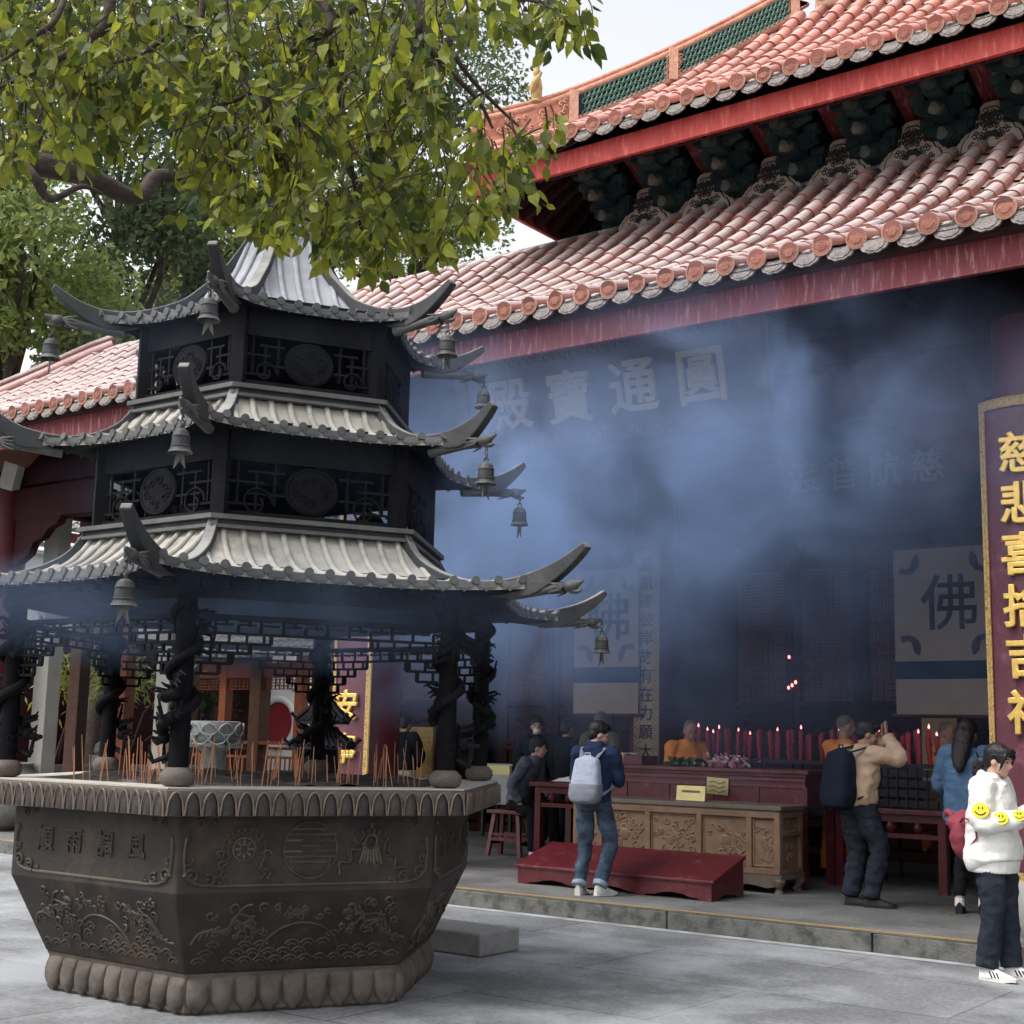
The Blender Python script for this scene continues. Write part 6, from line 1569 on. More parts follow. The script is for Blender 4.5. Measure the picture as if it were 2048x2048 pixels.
b = MB(); b.ell((-.25, .02, 1.02), (.10, .15, .19), 16, 12); b.ell((-.30, .02, 1.10), (.07, .13, .09), 12, 8); b.tube([(-.30, -.06, 1.17), (-.36, -.03, 1.19), (-.40, .0, 1.15)], [.03, .028, .012], 6)
o = fuse(F.place(b), 'backpack', MT['pack_red'], None, .011, 2, wr=.010, wsc=13); tag(o, 'slack dusty red rucksack on the back of the woman in white', 'backpack')
m = MB(); m.tube([(-.22, -.12, 1.12), (-.16, -.19, 1.16), (-.06, -.225, 1.12), (-.05, -.232, 1.02), (-.16, -.17, .92)], [.012] * 5, 6, sq=.5); F.place(m).build('strap', MT['pack_red'], o)
# 5. the seated man on the stool
F = Fig((-10.16, 13.94, PZ), 12, 1.0, pelvis=(-.05, 0, .66), waist=(-.02, 0, .83), chest=(.09, 0, 1.03), neck=(.17, 0, 1.17), head=(.225, 0, 1.305), hd=HD(15, -10),
        shL=(.14, .18, 1.11), shR=(.12, -.18, 1.11), elL=(.16, .25, .85), wrL=(.30, .18, .72), elR=(-.02, -.24, .86), wrR=(.06, -.19, .66),
        hipL=(-.03, .10, .62), knL=(.36, .12, .58), anL=(.42, .12, .085), toL=(.58, .14, .03), hipR=(-.03, -.10, .62), knR=(.22, -.14, .50), anR=(.24, -.14, .085), toR=(.40, -.18, .03))
p5 = person(F, 'man in a patterned grey jacket and black trousers sitting sideways on the wooden stool', 'skin', 'grey_cloth', 'black_cloth', 'hair', 'short', 'shoe_white', (((.4, 0, -.9), (0, -1, 0)), ((.3, .2, -.9), (0, 1, 0), .6)), legr=1.05)
# 6-8. monks behind the counter
rb = lambda k: [((0, 0, .12), .24, .20), ((0, 0, .55), .21, .17), ('pelvis', .20, .155), ('waist', .185, .145), ('chest', .19, .14), ((.0, 0, 1.36), .185, .115), ((.0, 0, 1.40), .135, .095), ((-.01, 0, 1.44), .08, .075)]
F = Fig((-7.98, 14.12, PZ), -30, .99, chest=(.03, 0, 1.28), neck=(.07, 0, 1.425), head=(.13, 0, 1.555), hd=HD(-15, -22), elL=(.12, .26, 1.12), wrL=(.32, .08, 1.06), elR=(.12, -.26, 1.12), wrR=(.34, -.05, 1.10), shL=(.02, .19, 1.36), shR=(.02, -.19, 1.36))
person(F, 'shaven monk in an orange robe bending over the counter beside the flowers', 'skin_dark', 'orange', None, 'hair_grey', 'shaved', None, (((.9, -.3, .2), (0, -1, 0)), ((.9, .3, .2), (0, 1, 0))), robe=('orange', rb(1)), bodyr=1.0, wr=.012)
F = Fig((-6.14, 14.22, PZ), 55, 1.01, hd=HD(-10, -5), chest=(.02, 0, 1.29), neck=(.05, 0, 1.435), head=(.09, 0, 1.60), elL=(.10, .27, 1.10), wrL=(.30, .12, 1.02), elR=(.10, -.27, 1.10), wrR=(.30, -.12, 1.02))
person(F, 'monk in orange seen from behind, half hidden by the praying man in khaki', 'skin_dark', 'orange', None, 'hair_grey', 'shaved', None, (None, None), robe=('orange', rb(1)), bodyr=1.0, wr=.012, face=False)
F = Fig((-5.28, 15.0, PZ), 10, 1.0, hd=HD(-25, -8), chest=(.0, 0, 1.28), head=(.05, 0, 1.57), elL=(.04, .27, 1.10), wrL=(.22, .12, 1.0), elR=(.04, -.27, 1.10), wrR=(.20, -.12, 1.0))
p8 = person(F, 'monk in an orange robe standing at the red table, facing the woman in denim', 'skin_dark', 'orange', None, 'hair_grey', 'shaved', 'shoe_black', (((.8, -.3, -.2), (0, -1, 0)), None), robe=('orange', [((0, 0, .62), .15, .14), ((0, 0, .8), .19, .16), ('pelvis', .20, .155), ('waist', .185, .145), ('chest', .19, .14), ((.0, 0, 1.38), .16, .11), ((-.01, 0, 1.43), .08, .075)]), bodyr=1.0, wr=.012)
m = MB(); m.tube([(-.12, .02, .78), (-.16, .02, .62), (-.20, .03, .46), (-.235, .03, .30)], [.10, .10, .075, .02], 10, sq=.5); fuse(F.place(m), 'robe_tail', MT['orange_deep'], p8, .012, 2, wr=.012, wsc=14)
t = MB()
for S in 'LR': F.limb(t, ['hip' + S, 'kn' + S, 'an' + S], [.085, .07, .06])
fuse(F.place(t), 'trousers', MT['dark_jacket'], p8, .013, 3, wr=.006)
# 9. masked person in dark clothes behind the seated man ; 10. figure in olive ; 11. man in black before the golden tablets ; 12. dark figure
F = Fig((-11.05, 15.5, PZ), -60, 1.0, hd=HD(10, -8), elL=(.06, .25, 1.12), wrL=(.24, .10, 1.10), elR=(.06, -.25, 1.12), wrR=(.24, -.10, 1.12))
p9 = person(F, 'person in black with a pale face mask standing in the dark behind the seated man', 'skin', 'dark_jacket', 'black_cloth', 'hair', 'short', 'shoe_black', (None, None), bodyr=1.15)
Rt = F.headrot(); m = MB(); m.ell(F.p('head') + Rt @ V((.062, 0, -.055)), (.052, .058, .045), 12, 8, rot=Rt); F.place(m).build('face_mask', MT['white_cloth'], p9, 60)
F = Fig((-9.50, 14.70, PZ), 100, 1.03, hd=HD(0, -6)); person(F, 'blurred standing figure in an olive jacket just left of the yellow column board', 'skin_dark', 'olive', 'dark_jacket', 'hair_grey', 'short', 'shoe_black', (None, None), face=False, bodyr=1.05)
F = Fig((-10.35, 15.2, PZ), 80, .98, hd=HD(0, -6)); person(F, 'dark figure with its back turned, between the masked person and the olive jacket', 'skin_dark', 'black_cloth', 'black_cloth', 'hair', 'short', 'shoe_black', (None, None), face=False, bodyr=1.05)
F = Fig((-13.67, 15.8, PZ), 95, 1.0, hd=HD(0, -12), elL=(.08, .25, 1.12), wrL=(.20, .10, 1.0), elR=(.08, -.25, 1.12), wrR=(.20, -.10, 1.0)); person(F, 'man in a black jacket and beige trousers reading the golden tablets, seen beyond the burner', 'skin', 'dark_jacket', 'beige', 'hair', 'short', 'shoe_black', (None, None), face=False, bodyr=1.12)
# ------------------------------------------------------------------ the west side of the courtyard, seen through the burner
WX = -29.0
e = empty('side_house', (WX, 20, 0), 'two-storey side house with grey tiled roof, white upper wall and dark red doors', 'house')
O = V(e.location)
def sb(mb, n, m, par=None, sm=None):
    mb.v = [tuple(V(p) - O) for p in mb.v]; return mb.build(n, m, par or e, sm)
m = MB(); m.box((WX - .2, 19, 2.9), (.3, 22, 5.8)); sb(m, 'wall', MT['white_wall'])
m = MB(); m.box((WX, 19, 2.1), (.2, 21, 3.6)); sb(m, 'door_panelling', MT['red_dark'])
m = MB(); m.box((WX + .1, 19, .35), (.5, 22, .7)); sb(m, 'stone_footing', MT['stone_green'])
m = MB()
for z in (5.75, 5.95): m.box((WX + .05, 19, z), (.2, 22, .09))
sb(m, 'white_cornice', MT['white_wall'])
m = MB(); m.box((WX + .55, 19, 6.12), (.14, 22, .2)); m.box((WX + .3, 19, 6.2), (.7, 22, .08)); sb(m, 'eave_beam', MT['red_fascia'])
m = MB()
for i in range(72):
    y = 8.5 + i * .3
    for s in range(9):
        a = (WX + .75 - s * .34, 6.22 + s * .21); b = (a[0] - .36, a[1] + .222)
        m.tube([(a[0], y, a[1] + .05), (b[0], y, b[1] + .03)], [.095, .08], 7, arc=(-.2, pi + .2)) ; 
        m.add([(a[0], y + .05, a[1] + .03), (a[0], y + .25, a[1] + .03), (b[0], y + .25, b[1] - .01), (b[0], y + .05, b[1] - .01)], [(0, 1, 2, 3)])
sb(m, 'roof', MT['grey_tile'])
for y in (12.5, 15.4, 18.3, 21.2, 24.1):
    m = MB(); m.box((WX + .16, y, 2.1), (.22, .3, 3.7)); sb(m, 'door_post', MT['brown_wood'])
# white courtyard wall with a round red door
WYY = 27.2; mc = at_y(556, 1446, WYY); mr = .60
e = empty('moon_gate_wall', (-23, WYY, 0), 'white courtyard wall with a round red moon door framed by a raised ring', 'wall')
m = MB(); N = 40; x0, x1, z1 = -29.0, -15.5, 5.2
poly = [(x0, 0), (x1, 0), (x1, z1), (x0, z1)]
vs = []; fs = []
ring = [(mc.x + mr * cos(2 * pi * i / N), mc.z + mr * sin(2 * pi * i / N)) for i in range(N)]
def edgept(a):
    c_, s_ = cos(a), sin(a); t = min([(x1 - mc.x) / c_ if c_ > 1e-6 else 1e9, (x0 - mc.x) / c_ if c_ < -1e-6 else 1e9, (z1 - mc.z) / s_ if s_ > 1e-6 else 1e9, (0 - mc.z) / s_ if s_ < -1e-6 else 1e9])
    return (mc.x + c_ * t, mc.z + s_ * t)
for i in range(N):
    a = 2 * pi * i / N; vs.append((ring[i][0], WYY, ring[i][1])); q = edgept(a); vs.append((q[0], WYY, q[1]))
fs = [(2 * i, 2 * i + 1, 2 * ((i + 1) % N) + 1, 2 * ((i + 1) % N)) for i in range(N)]
m.add(vs, fs)
O = V((-23, WYY, 0)); sb(m, 'wall', MT['white_wall'])
m = MB(); m.tube([(mc.x + (mr + .06) * cos(2 * pi * i / N), WYY - .03, mc.z + (mr + .06) * sin(2 * pi * i / N)) for i in range(N + 1)], .09, 8, sq=.5); sb(m, 'ring_moulding', MT['white_wall'], None, 50)
m = MB(); m.prism([(mc.x + mr * cos(2 * pi * i / N), mc.z + mr * sin(2 * pi * i / N)) for i in range(N)], lambda a, b, d: V((a, WYY + .12 + d, b)), 0, .05); sb(m, 'round_door', MT['moon_red'])
m = MB(); pts = [(mc.x + r_ * cos(a), WYY - .01, mc.z + r_ * sin(a)) for r_, a in [(mr + .45, R(55)), (mr + .45, R(75)), (mr + .45, R(95)), (mr + .70, R(95)), (mr + .70, R(75)), (mr + .70, R(55)), (mr + .45, R(55))]]; m.tube(pts, .02, 6); sb(m, 'fan_plaque', MT['stone'])
# open gallery with orange-red posts, frets and railing in front of it
GY = 22.4
e = empty('garden_gallery', (-22, GY, 0), 'open wooden gallery with grey tiled eave, fretwork and low orange railing', 'gallery'); O = V(e.location)
for px in (448, 517, 600, 380):
    p = at_y(px, 1460, GY); wd = .22 if px != 517 else .34
    m = MB(); m.box((p.x, GY, 1.7), (wd, wd, 3.4)); sb(m, 'post', MT['orange_wood'] if px in (448, 600) else MT['brown_wood'])
pa = at_y(372, 1345, GY); pb = at_y(640, 1345, GY)
m = MB(); m.box(((pa.x + pb.x) / 2, GY, pa.z + .02), (pb.x - pa.x, .16, .34)); sb(m, 'beam', MT['orange_wood'])
m = MB()
for i in range(34):
    x = pa.x + (pb.x - pa.x) * (i + .5) / 34; m.box((x, GY, pa.z - .28), (.02, .03, .26))
for k in range(4): m.box(((pa.x + pb.x) / 2, GY + .002, pa.z - .2 - k * .07), (pb.x - pa.x, .02, .02))
sb(m, 'fretwork', MT['orange_wood'])
m = MB()
for i in range(int((pb.x - pa.x + .8) / .26)):
    x = pa.x - .4 + i * .26
    for s in range(6):
        m.tube([(x, GY - .55 + s * .3, pa.z + .27 + s * .17 + .04), (x, GY - .55 + (s + 1) * .3 + .02, pa.z + .27 + (s + 1) * .17 + .02)], [.085, .072], 7, arc=(-.2, pi + .2))
        m.add([(x + .05, GY - .55 + s * .3, pa.z + .30 + s * .17), (x + .21, GY - .55 + s * .3, pa.z + .30 + s * .17), (x + .21, GY - .25 + s * .3, pa.z + .43 + s * .17), (x + .05, GY - .25 + s * .3, pa.z + .43 + s * .17)], [(0, 1, 2, 3)])
sb(m, 'roof', MT['grey_tile'])
m = MB(); p0 = at_y(380, 1498, GY); 
for z in (1.22, 1.02, .62): m.box(((pa.x + pb.x) / 2, GY, z), (pb.x - pa.x, .07, .06))
for i in range(30): m.box((pa.x + (pb.x - pa.x) * (i + .5) / 30, GY + .003, .82), (.03, .03, .4))
m.box(((pa.x + pb.x) / 2, GY, 1.34), (pb.x - pa.x, .3, .07)); sb(m, 'railing', MT['orange_wood'])
m = MB(); m.box((at_y(468, 1440, GY + 1.6).x, GY + 1.6, 1.9), (1.35, .1, 3.0)); sb(m, 'interior_shade_sheet', MT['wood_dark'])  # dark sheet standing in for the shade inside the gallery
# square stone pillars of the west walk
for i, (px, dep) in enumerate(((88, 20.0), (332, 20.6))):
    p = at(px, 1450, dep); e = empty('stone_pillar', (p.x, p.y, 0), ('left' if i == 0 else 'right') + ' pale square stone pillar of the west walk, seen through the burner', 'pillar', 'stone pillars of the west walk', rz=R(8))
    m = MB(); m.box((0, 0, 2.4), (.27, .27, 4.8)); o = m.build('shaft', MT['stone_pale'], e); bevel(o, .015)
    m = MB(); m.box((0, 0, .2), (.42, .42, .4)); o = m.build('base', MT['stone'], e); bevel(o, .02)
for i, (px, dep, mm) in enumerate(((152, 22.5, 'brown_wood'), (245, 23.5, 'orange_wood'))):
    p = at(px, 1450, dep); e = empty('wooden_post', (p.x, p.y, 0), ('dark brown' if i == 0 else 'orange-brown') + ' wooden post standing between the two stone pillars', 'post', rz=R(10))
    m = MB(); m.box((0, 0, 2.5), (.24, .24, 5.0)); o = m.build('shaft', MT[mm], e); bevel(o, .012)
    m = MB(); m.lathe([(.24, 0), (.26, .1), (.22, .25), (.17, .28)], 16); m.build('base', MT['stone'], e, 50)
# low stone balustrade
p = at(60, 1520, 24); q = at(330, 1520, 26)
e = empty('stone_balustrade', ((p.x + q.x) / 2, (p.y + q.y) / 2, 0), 'weathered low stone balustrade behind the incense burner', 'balustrade', rz=atan2(q.y - p.y, q.x - p.x)); L = (q - p).length + 2
m = MB(); m.box((0, 0, .85), (L, .22, .16)); m.box((0, 0, .08), (L, .3, .16)); m.build('rail', MT['stone_green'], e)
for i in range(5):
    m = MB(); m.box((-L / 2 + L * i / 4, 0, .55), (.22, .24, 1.1)); m.lathe([(.08, 1.1), (.12, 1.16), (.10, 1.3), (.02, 1.36)], 12, c=(-L / 2 + L * i / 4, 0, 0)); m.build('baluster_post', MT['stone_green'], e)
m = MB(); m.box((0, 0, .46), (L - .2, .10, .62)); m.build('panel', MT['stone_green'], e)
# stone lotus basin
p = at(430, 1470, 14.2)
e = empty('lotus_basin', (p.x, p.y, 0), 'grey-green stone lotus basin on a pedestal behind the burner', 'stone basin')
m = MB(); m.lathe([(.30, 0), (.30, .1), (.2, .16), (.125, .3), (.115, .9), (.13, 1.36), (.2, 1.43)], 20); m.build('pedestal', MT['stone_green'], e, 50)
m = MB(); m.lathe([(.18, 1.42), (.235, 1.445), (.262, 1.49), (.27, 1.54), (.262, 1.665), (.24, 1.67), (.23, 1.6)], 32, cap=False)
for row, (z, n) in enumerate(((1.485, 10), (1.575, 10))):
    for i in range(n):
        a0 = (i + .5 * row) * 2 * pi / n
        m.tube([((.272 + .012) * cos(a0 + d), (.272 + .012) * sin(a0 + d), z + h) for d, h in ((-.30, 0), (-.2, .045), (0, .075), (.2, .045), (.30, 0), (.2, -.035), (0, -.05), (-.2, -.035), (-.30, 0))], .010, 5)
for i in range(14):
    a0 = i * 2 * pi / 14; m.ell((.235 * cos(a0), .235 * sin(a0), 1.425), (.05, .05, .025), 8, 6)
m.build('bowl', MT['stone_green'], e, 50)
# small dark two-roofed censer
p = at(645, 1470, 13.4)
e = empty('small_censer', (p.x, p.y, 0), 'small black bronze censer with two tiny tiled roofs behind the big burner', 'censer')
m = MB(); m.lathe([(.30, 0), (.32, .3), (.2, .42), (.22, .9), (.26, 1.0), (.26, 1.06), (.19, 1.1), (.19, 1.42)], 6); m.build('body', MT['bronze_black'], e)
for z, r_ in ((1.42, .33), (1.66, .27)):
    m = MB(); m.lathe([(r_, z), (r_ * .98, z + .03), (r_ * .62, z + .09), (r_ * .42, z + .2)], 6)
    for i in range(30):
        a = i * 2 * pi / 30; rr = r_ * cos(pi / 6) / cos((a % (pi / 3)) - pi / 6); m.tube([(rr * 1.02 * cos(a), rr * 1.02 * sin(a), z + .03), (rr * .64 * cos(a), rr * .64 * sin(a), z + .105), (rr * .42 * cos(a), rr * .42 * sin(a), z + .21)], .014, 5)
    for i in range(6):
        a = i * pi / 3; m.tube([(r_ * .5 * cos(a), r_ * .5 * sin(a), z + .16), (r_ * cos(a), r_ * sin(a), z + .05), (r_ * 1.18 * cos(a), r_ * 1.18 * sin(a), z + .10)], .02, 6)
    m.build('roof', MT['bronze_black'], e)
m = MB(); m.lathe([(.11, 1.5), (.11, 1.68), (.06, 1.86), (.09, 1.92), (.03, 2.0), (.005, 2.1)], 12); m.build('finial', MT['bronze_black'], e, 50)
# big stone jar at the left edge
p = at_z(2, 1662, PZ)
e = empty('stone_jar', (p.x - .3, p.y + .1, PZ), 'rounded pale grey stone jar at the left edge beside the burner', 'jar')
m = MB(); m.lathe([(.26, 0), (.42, .1), (.56, .32), (.58, .55), (.5, .78), (.42, .86), (.46, .92), (.40, .93), (.36, .85)], 28, cap=False); m.lathe([(.0, 0.001), (.26, .001)], 28, cap=False); m.build('jar_body', MT['stone'], e, 60)
# ------------------------------------------------------------------ trees
rt = random.Random(11)
def leafpoly(mb, p, d, n, L, W, bend=.25):
    d = d.normalized(); s = d.cross(n)
    if s.length < 1e-4: s = d.orthogonal()
    s.normalize(); n = s.cross(d)
    vs = [p, p + d * L * .28 + s * W * .42 + n * .03 * L, p + d * L * .58 + s * W * .46 - n * bend * .12 * L, p + d * L * .84 + s * W * .2 - n * bend * .3 * L, p + d * L * 1.02 - n * bend * .5 * L,
          p + d * L * .84 - s * W * .2 - n * bend * .3 * L, p + d * L * .58 - s * W * .46 - n * bend * .12 * L, p + d * L * .28 - s * W * .42 + n * .03 * L, p + d * L * .3 - n * .05 * L, p + d * L * .6 - n * (bend * .12 + .06) * L]
    mb.add(vs, [(0, 1, 8), (0, 8, 7), (1, 2, 9, 8), (8, 9, 6, 7), (2, 3, 4, 9), (9, 4, 5, 6)])
# near tree: trunk outside the frame to the left, boughs reaching over the courtyard
nt_ = empty('camphor_tree', (-6.3, 2.0, 0), 'near camphor tree whose sunlit yellow-green boughs hang over the burner', 'tree'); NO = V(nt_.location)
wood = MB()
def bough(pts, r0, r1, mb=None):
    Q, Rr = interp([V(p) for p in pts], [r0 + (r1 - r0) * i / (len(pts) - 1) for i in range(len(pts))], 5)
    Q = [q + V((mnoise.noise(q * 2.1), mnoise.noise(q * 2.1 + V((5, 5, 5))), mnoise.noise(q * 2.1 + V((9, 1, 7))))) * .03 for q in Q]
    (mb or wood).tube([q - NO for q in Q], Rr, 7); return Q
D2 = lambda x, y, d: at(x * 1.06, y * 1.06, d)
T0 = V((-6.3, 2.0, 0)); fork = V((-6.0, 2.2, 3.4))
bough([T0, V((-6.4, 2.1, 1.2)), V((-6.1, 2.0, 2.4)), fork], .26, .20)
over = D2(560, -330, 4.9)
bough([fork, D2(-250, -80, 4.6), D2(150, -300, 4.8), over, D2(1000, -280, 5.2)], .16, .04)
bough([fork, D2(-260, 260, 6.2), D2(45, 300, 6.6), D2(150, 325, 6.8), D2(255, 372, 7.0), D2(300, 330, 7.2), D2(375, 338, 7.4), D2(460, 300, 7.6)], .082, .016)
bough([D2(45, 300, 6.6), D2(65, 330, 6.5), D2(95, 372, 6.6), D2(150, 345, 6.7), D2(190, 362, 6.8)], .03, .008)
main = [ [D2(300, -320, 4.85), D2(610, 20, 4.7), D2(565, 85, 4.65), D2(505, 130, 4.6), D2(470, 175, 4.6), D2(405, 200, 4.6)],
         [D2(150, -300, 4.8), D2(205, 10, 4.5), D2(160, 80, 4.5), D2(80, 130, 4.45), D2(-20, 172, 4.4)],
         [D2(150, -300, 4.8), D2(120, 0, 4.4), D2(60, 70, 4.3), D2(0, 110, 4.3)],
         [D2(700, -320, 5.0), D2(795, 10, 4.9), D2(785, 90, 4.9), D2(770, 200, 4.85), D2(752, 240, 4.8)],
         [over, D2(690, -20, 4.8), D2(600, 60, 4.75), D2(575, 150, 4.7), D2(520, 250, 4.65), D2(500, 330, 4.6)],
         [over, D2(660, 0, 5.0), D2(660, 130, 5.0), D2(690, 240, 5.0), D2(705, 330, 5.0)],
         [D2(785, 70, 4.9), D2(840, 130, 4.95), D2(900, 190, 5.0), D2(930, 240, 5.0)],
         [D2(700, -320, 5.0), D2(835, 0, 5.1), D2(850, 100, 5.1), D2(910, 180, 5.15), D2(980, 240, 5.2)],
         [D2(1000, -280, 5.2), D2(960, -30, 5.2), D2(1000, 5, 5.2), D2(1060, 20, 5.25)],
         [D2(300, -320, 4.85), D2(380, 0, 4.6), D2(330, 60, 4.55), D2(260, 110, 4.5), D2(190, 130, 4.5)],
         [D2(505, 130, 4.6), D2(500, 200, 4.6), D2(520, 300, 4.65), D2(560, 400, 4.7)], [D2(600, 60, 4.75), D2(640, 200, 4.8), D2(660, 330, 4.8), D2(680, 440, 4.85)]]
paths = [bough(p, .026 if i in (0, 1, 3) else .014, .005) for i, p in enumerate(main)]
LB = [(-60, 300), (0, 320), (60, 300), (110, 250), (170, 300), (230, 270), (300, 250), (345, 250), (370, 320), (400, 385), (450, 420), (520, 440), (590, 430), (625, 510), (650, 530), (690, 490), (760, 470), (830, 475), (880, 440), (930, 385), (985, 365), (1030, 310), (1045, 200)]
def low(x):
    for (a, b), (c, d) in zip(LB, LB[1:]):
        if a <= x <= c: return b + (d - b) * (x - a) / (c - a)
    return 0
def okspot(x, y):
    if x > 925 and 60 < y < 175 + (x - 925) * .2: return False
    if x > 1045: return y < 45
    if 830 < x <= 925 and 40 < y < 150: return False
    if 120 < x < 165 and y > 260: return False
    return y < low(x)
leaves = MB(); nleaf = 0
def twig(p, L, droop, n, lf=.078):
    """a hanging spray with alternate leaves"""
    d = V((rt.gauss(0, .55), rt.gauss(0, .45), -droop)).normalized(); pts = [p]; q = p.copy()
    for i in range(6): d = (d + V((rt.gauss(0, .15), rt.gauss(0, .15), -.12))).normalized(); q = q + d * L / 6; pts.append(q.copy())
    wood.tube([v - NO for v in pts], [.0035 - .0004 * i for i in range(7)], 4)
    for i in range(n):
        t = .15 + .85 * (i + rt.random() * .6) / n; k = min(5, int(t * 6)); b = pts[k].lerp(pts[k + 1], min(1, t * 6 - k))
        ax = (pts[k + 1] - pts[k]).normalized(); side = ax.cross(V((rt.gauss(0, 1), rt.gauss(0, 1), rt.gauss(0, .4)))).normalized()
        dl = (ax * rt.uniform(.1, .9) + side * rt.uniform(.5, 1.1) + V((0, 0, -.35))).normalized()
        nn = V((rt.gauss(0, .7), rt.gauss(-.3, .7), rt.uniform(.1, 1.2))).normalized(); s_ = lf * rt.uniform(.55, 1.12)
        leafpoly(leaves, b + dl * .015 - NO, dl, nn, s_, s_ * rt.uniform(.60, .80), rt.uniform(.0, 1.2))
tries = 0; made = 0
while made < 560 and tries < 6000:
    tries += 1
    x = rt.uniform(-60, 1110); y = rt.uniform(-60, 520)
    if not okspot(x, y): continue
    if x < 350 and y > 150 and rt.random() < .35: continue
    lfs = rt.choice((.056, .062, .069))
    if mnoise.noise(V((x * .011, y * .011, 3))) < -.24 and y > 60: continue
    L = rt.uniform(.16, .38); lx = L * 2766 / 4.7 / 1.06
    if not okspot(x, y + lx * .62): 
        if not okspot(x, y + 25): continue
        L *= .45
    twig(D2(x, y, rt.uniform(4.2, 5.4)), L, rt.uniform(.3, 1.2), rt.randint(7, 11), lfs); made += 1
for P in paths:
    for q in P[8::5]:
        if rt.random() < .5: twig(q, rt.uniform(.12, .25), .7, 6)
wood.build('trunk', MT['bark'], nt_, 60)
leaves.loose('crown', MT['leaf_near'], nt_)

# trees beyond the hall and the west court: trunk, limbs and a crown of leaf clumps each
def tree(px, py, dep, rad, nclump, nleaf, lsize, mname, label, seed, flat=.8, lean=0, limbs=7):
    r = random.Random(seed); c = at(px, py, dep); e = empty('broadleaf_tree', (c.x + lean, c.y, 0), label, 'tree', 'trees beyond the courtyard'); O = V(e.location)
    tr = MB(); base = V((c.x + lean, c.y, 0)); k = rad / 4
    fork = V((c.x + lean * .3, c.y, c.z - rad * .75))
    def limb(pts, r0, r1):
        Q, Rr = interp(pts, [r0 + (r1 - r0) * i / (len(pts) - 1) for i in range(len(pts))], 5)
        tr.tube([q + V((mnoise.noise(q * .8), mnoise.noise(q * .8 + V((4, 4, 4))), 0)) * .16 - O for q in Q], Rr, 8)
    limb([base, base.lerp(fork, .4) + V((.2, 0, 0)), base.lerp(fork, .75), fork], .34 * k, .22 * k)
    cl = []
    for i in range(nclump):
        a = r.uniform(0, 2 * pi); el = math.asin(r.uniform(-.75, 1)); rr = rad * r.uniform(.35, 1.0)
        cl.append(c + V((rr * cos(a) * cos(el), rr * sin(a) * cos(el), rr * sin(el) * flat)))
    for p in cl[:limbs]: limb([fork, fork.lerp(p, .45) + V((r.gauss(0, .3), r.gauss(0, .3), .25 * k)), p], .13 * k, .02)
    lv = MB()
    for p in cl:
        cr = rad * r.uniform(.22, .42)
        for i in range(nleaf):
            d = V((r.gauss(0, 1), r.gauss(0, 1), r.gauss(0, .75))); d = d.normalized() * (r.random() ** .45) * cr
            q = p + d; s = lsize * r.uniform(.6, 1.3)
            dl = V((r.gauss(0, 1), r.gauss(0, 1), r.gauss(-.5, .6))).normalized(); nn = V((r.gauss(0, .8), r.gauss(-.2, .8), r.uniform(0, 1.3))).normalized()
            sd = dl.cross(nn)
            if sd.length < 1e-3: continue
            sd.normalize(); q = q - O
            lv.add([q, q + dl * s * .5 + sd * s * .27, q + dl * s - nn * s * .2, q + dl * s * .5 - sd * s * .27], [(0, 1, 2, 3)])
    tr.build('trunk', MT['bark'], e, 60); lv.loose('crown', MT[mname], e)
tree(60, 130, 27, 4.6, 30, 480, .17, 'leaf_dark', 'dark broadleaf tree filling the upper left corner behind the near boughs', 1)
tree(430, 60, 33, 5.0, 30, 420, .17, 'leaf_mid', 'mid green broadleaf tree rising behind the top of the burner', 2)
tree(760, 200, 37, 3.9, 30, 520, .17, 'leaf_dark', 'bluish green tree standing left of the upper temple eave', 3)
tree(30, 600, 24, 2.5, 24, 420, .17, 'leaf_mid', 'low leafy tree at the left edge above the side roof', 4)
tree(250, 540, 30, 3.0, 20, 430, .18, 'leaf_dark', 'thin tree with bare forked trunks behind the left of the burner roof', 5, limbs=10)
tree(470, 620, 39, 3.2, 22, 420, .18, 'leaf_yel', 'yellowish tree glowing in the light behind the burner roof', 6)
tree(800, 440, 44, 3.4, 26, 420, .18, 'leaf_mid', 'pale tree behind the lower temple roof, left of the upper eave', 7)
tree(250, 250, 36, 4.0, 22, 360, .17, 'leaf_mid', 'bushy tree between the corner tree and the burner top', 8)
tree(600, 420, 42, 3.4, 22, 420, .19, 'leaf_dark', 'dark tree directly behind the burner peak', 9)
# shrubs glimpsed through the burner
def shrub(px, py, dep, rad, mname, label, seed):
    r = random.Random(seed); c = at(px, py, dep); e = empty('bamboo_shrub', (c.x, c.y, 0), label, 'shrub', 'shrubs in the west court'); O = V(e.location); st = MB(); lv = MB()
    for i in range(9):
        t = c + V((r.gauss(0, rad * .5), r.gauss(0, rad * .5), r.uniform(-.3, .6) * rad)); st.tube([V((c.x + r.gauss(0, .1), c.y + r.gauss(0, .1), 0)) - O, (V((c.x, c.y, c.z * .5)) + t) / 2 - O, t - O], [.03, .02, .006], 5)
        for j in range(70):
            q = t + V((r.gauss(0, .3), r.gauss(0, .3), r.gauss(0, .3))) * rad - O; dl = V((r.gauss(0, 1), r.gauss(0, 1), r.gauss(-.7, .5))).normalized(); nn = V((r.gauss(0, 1), r.gauss(0, 1), 1)); sd = dl.cross(nn).normalized(); s = .19 * r.uniform(.7, 1.3)
            lv.add([q, q + dl * s * .4 + sd * s * .11, q + dl * s, q + dl * s * .4 - sd * s * .11], [(0, 1, 2, 3)])
    st.build('stem', MT['bark'], e); lv.loose('foliage', MT[mname], e)
shrub(105, 1335, 25, .75, 'leaf_yel', 'light green shrub beside the left stone pillar', 1)
shrub(235, 1350, 27, .8, 'leaf_mid', 'green shrub between the wooden posts', 2)
shrub(405, 1395, 34, .5, 'leaf_dark', 'dark twiggy shrub against the white wall', 3)
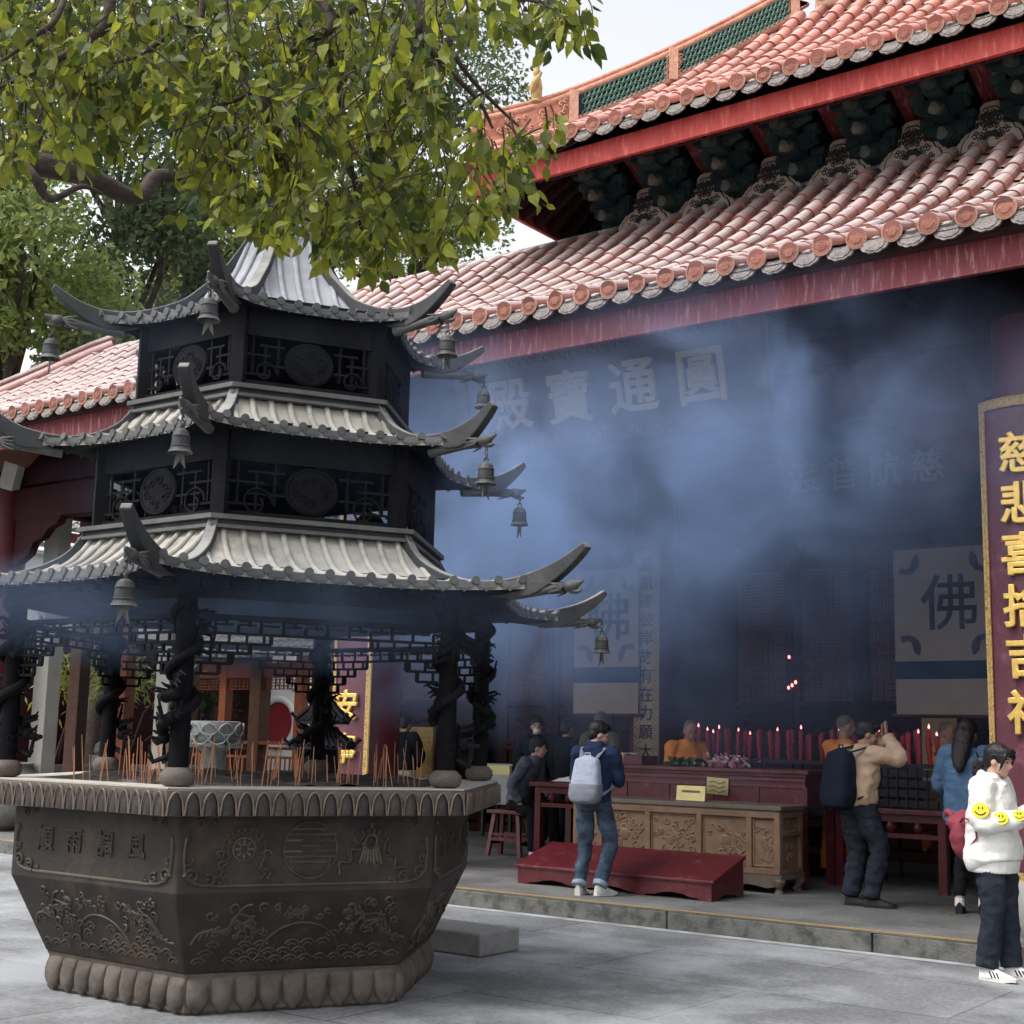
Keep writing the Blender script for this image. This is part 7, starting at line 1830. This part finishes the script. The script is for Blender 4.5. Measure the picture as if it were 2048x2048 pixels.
# ------------------------------------------------------------------ incense smoke drifting from the burner across the porch
def smoke_mat():
    m = bpy.data.materials.new('incense_smoke'); m.use_nodes = True; n = m.node_tree.nodes; l = m.node_tree.links; n.remove(n['Principled BSDF'])
    pv = n.new('ShaderNodeVolumePrincipled'); pv.inputs['Color'].default_value = (.43, .60, .95, 1); pv.inputs['Anisotropy'].default_value = .25
    l.new(pv.outputs[0], n['Material Output'].inputs['Volume'])
    tc = n.new('ShaderNodeTexCoord')
    def puff(c, r, wgt):
        mp = n.new('ShaderNodeMapping'); mp.vector_type = 'TEXTURE'; mp.inputs['Location'].default_value = c; mp.inputs['Scale'].default_value = r; l.new(tc.outputs['Object'], mp.inputs[0])
        g = n.new('ShaderNodeTexGradient'); g.gradient_type = 'SPHERICAL'; l.new(mp.outputs[0], g.inputs[0])
        q = n.new('ShaderNodeMath'); q.operation = 'MULTIPLY'; q.inputs[1].default_value = wgt; l.new(g.outputs['Fac'], q.inputs[0]); return q.outputs[0]
    acc = None
    for c, r, wg in SMOKE:
        p = puff(c, r, wg)
        if acc is None: acc = p
        else:
            a = n.new('ShaderNodeMath'); a.operation = 'ADD'; l.new(acc, a.inputs[0]); l.new(p, a.inputs[1]); acc = a.outputs[0]
    nz = n.new('ShaderNodeTexNoise'); nz.inputs['Scale'].default_value = .95; nz.inputs['Detail'].default_value = 5; nz.inputs['Roughness'].default_value = .58; nz.inputs['Distortion'].default_value = 1.4; l.new(tc.outputs['Object'], nz.inputs['Vector'])
    mr = n.new('ShaderNodeMapRange'); mr.inputs[1].default_value = .43; mr.inputs[2].default_value = .68; mr.inputs[3].default_value = .16; mr.inputs[4].default_value = 1.55; l.new(nz.outputs['Fac'], mr.inputs[0])
    mu = n.new('ShaderNodeMath'); mu.operation = 'MULTIPLY'; l.new(acc, mu.inputs[0]); l.new(mr.outputs[0], mu.inputs[1]); l.new(mu.outputs[0], pv.inputs['Density'])
    return m
SMOKE = [((-6.3, 12.6, 3.6), (5.0, 2.8, 2.6), .14), ((-5.4, 10.2, 4.0), (3.2, 1.9, 1.6), .56), ((-7.2, 10.2, 3.4), (2.8, 2.0, 1.6), .52), ((-8.8, 11.4, 2.9), (2.4, 1.8, 1.5), .42), ((-6.6, 8.0, 3.5), (1.9, 1.6, 1.2), .50),
         ((-6.7, 6.2, 2.28), (2.2, 2.2, .42), .55), ((-6.8, 6.4, 3.2), (1.6, 1.6, .42), .09), ((-6.8, 6.4, 4.05), (1.5, 1.5, .38), .10), ((-3.9, 10.9, 4.3), (2.0, 1.5, 1.0), .38), ((-6.5, 13.0, 2.6), (4.2, 2.4, 1.9), .20), ((-9.0, 12.6, 4.7), (3.8, 2.4, 1.3), .28)]
m = MB(); m.box((-7.4, 9.8, 3.3), (11.5, 12.0, 5.6)); sm = m.build('smoke', smoke_mat()); tag(sm, kind='stuff')
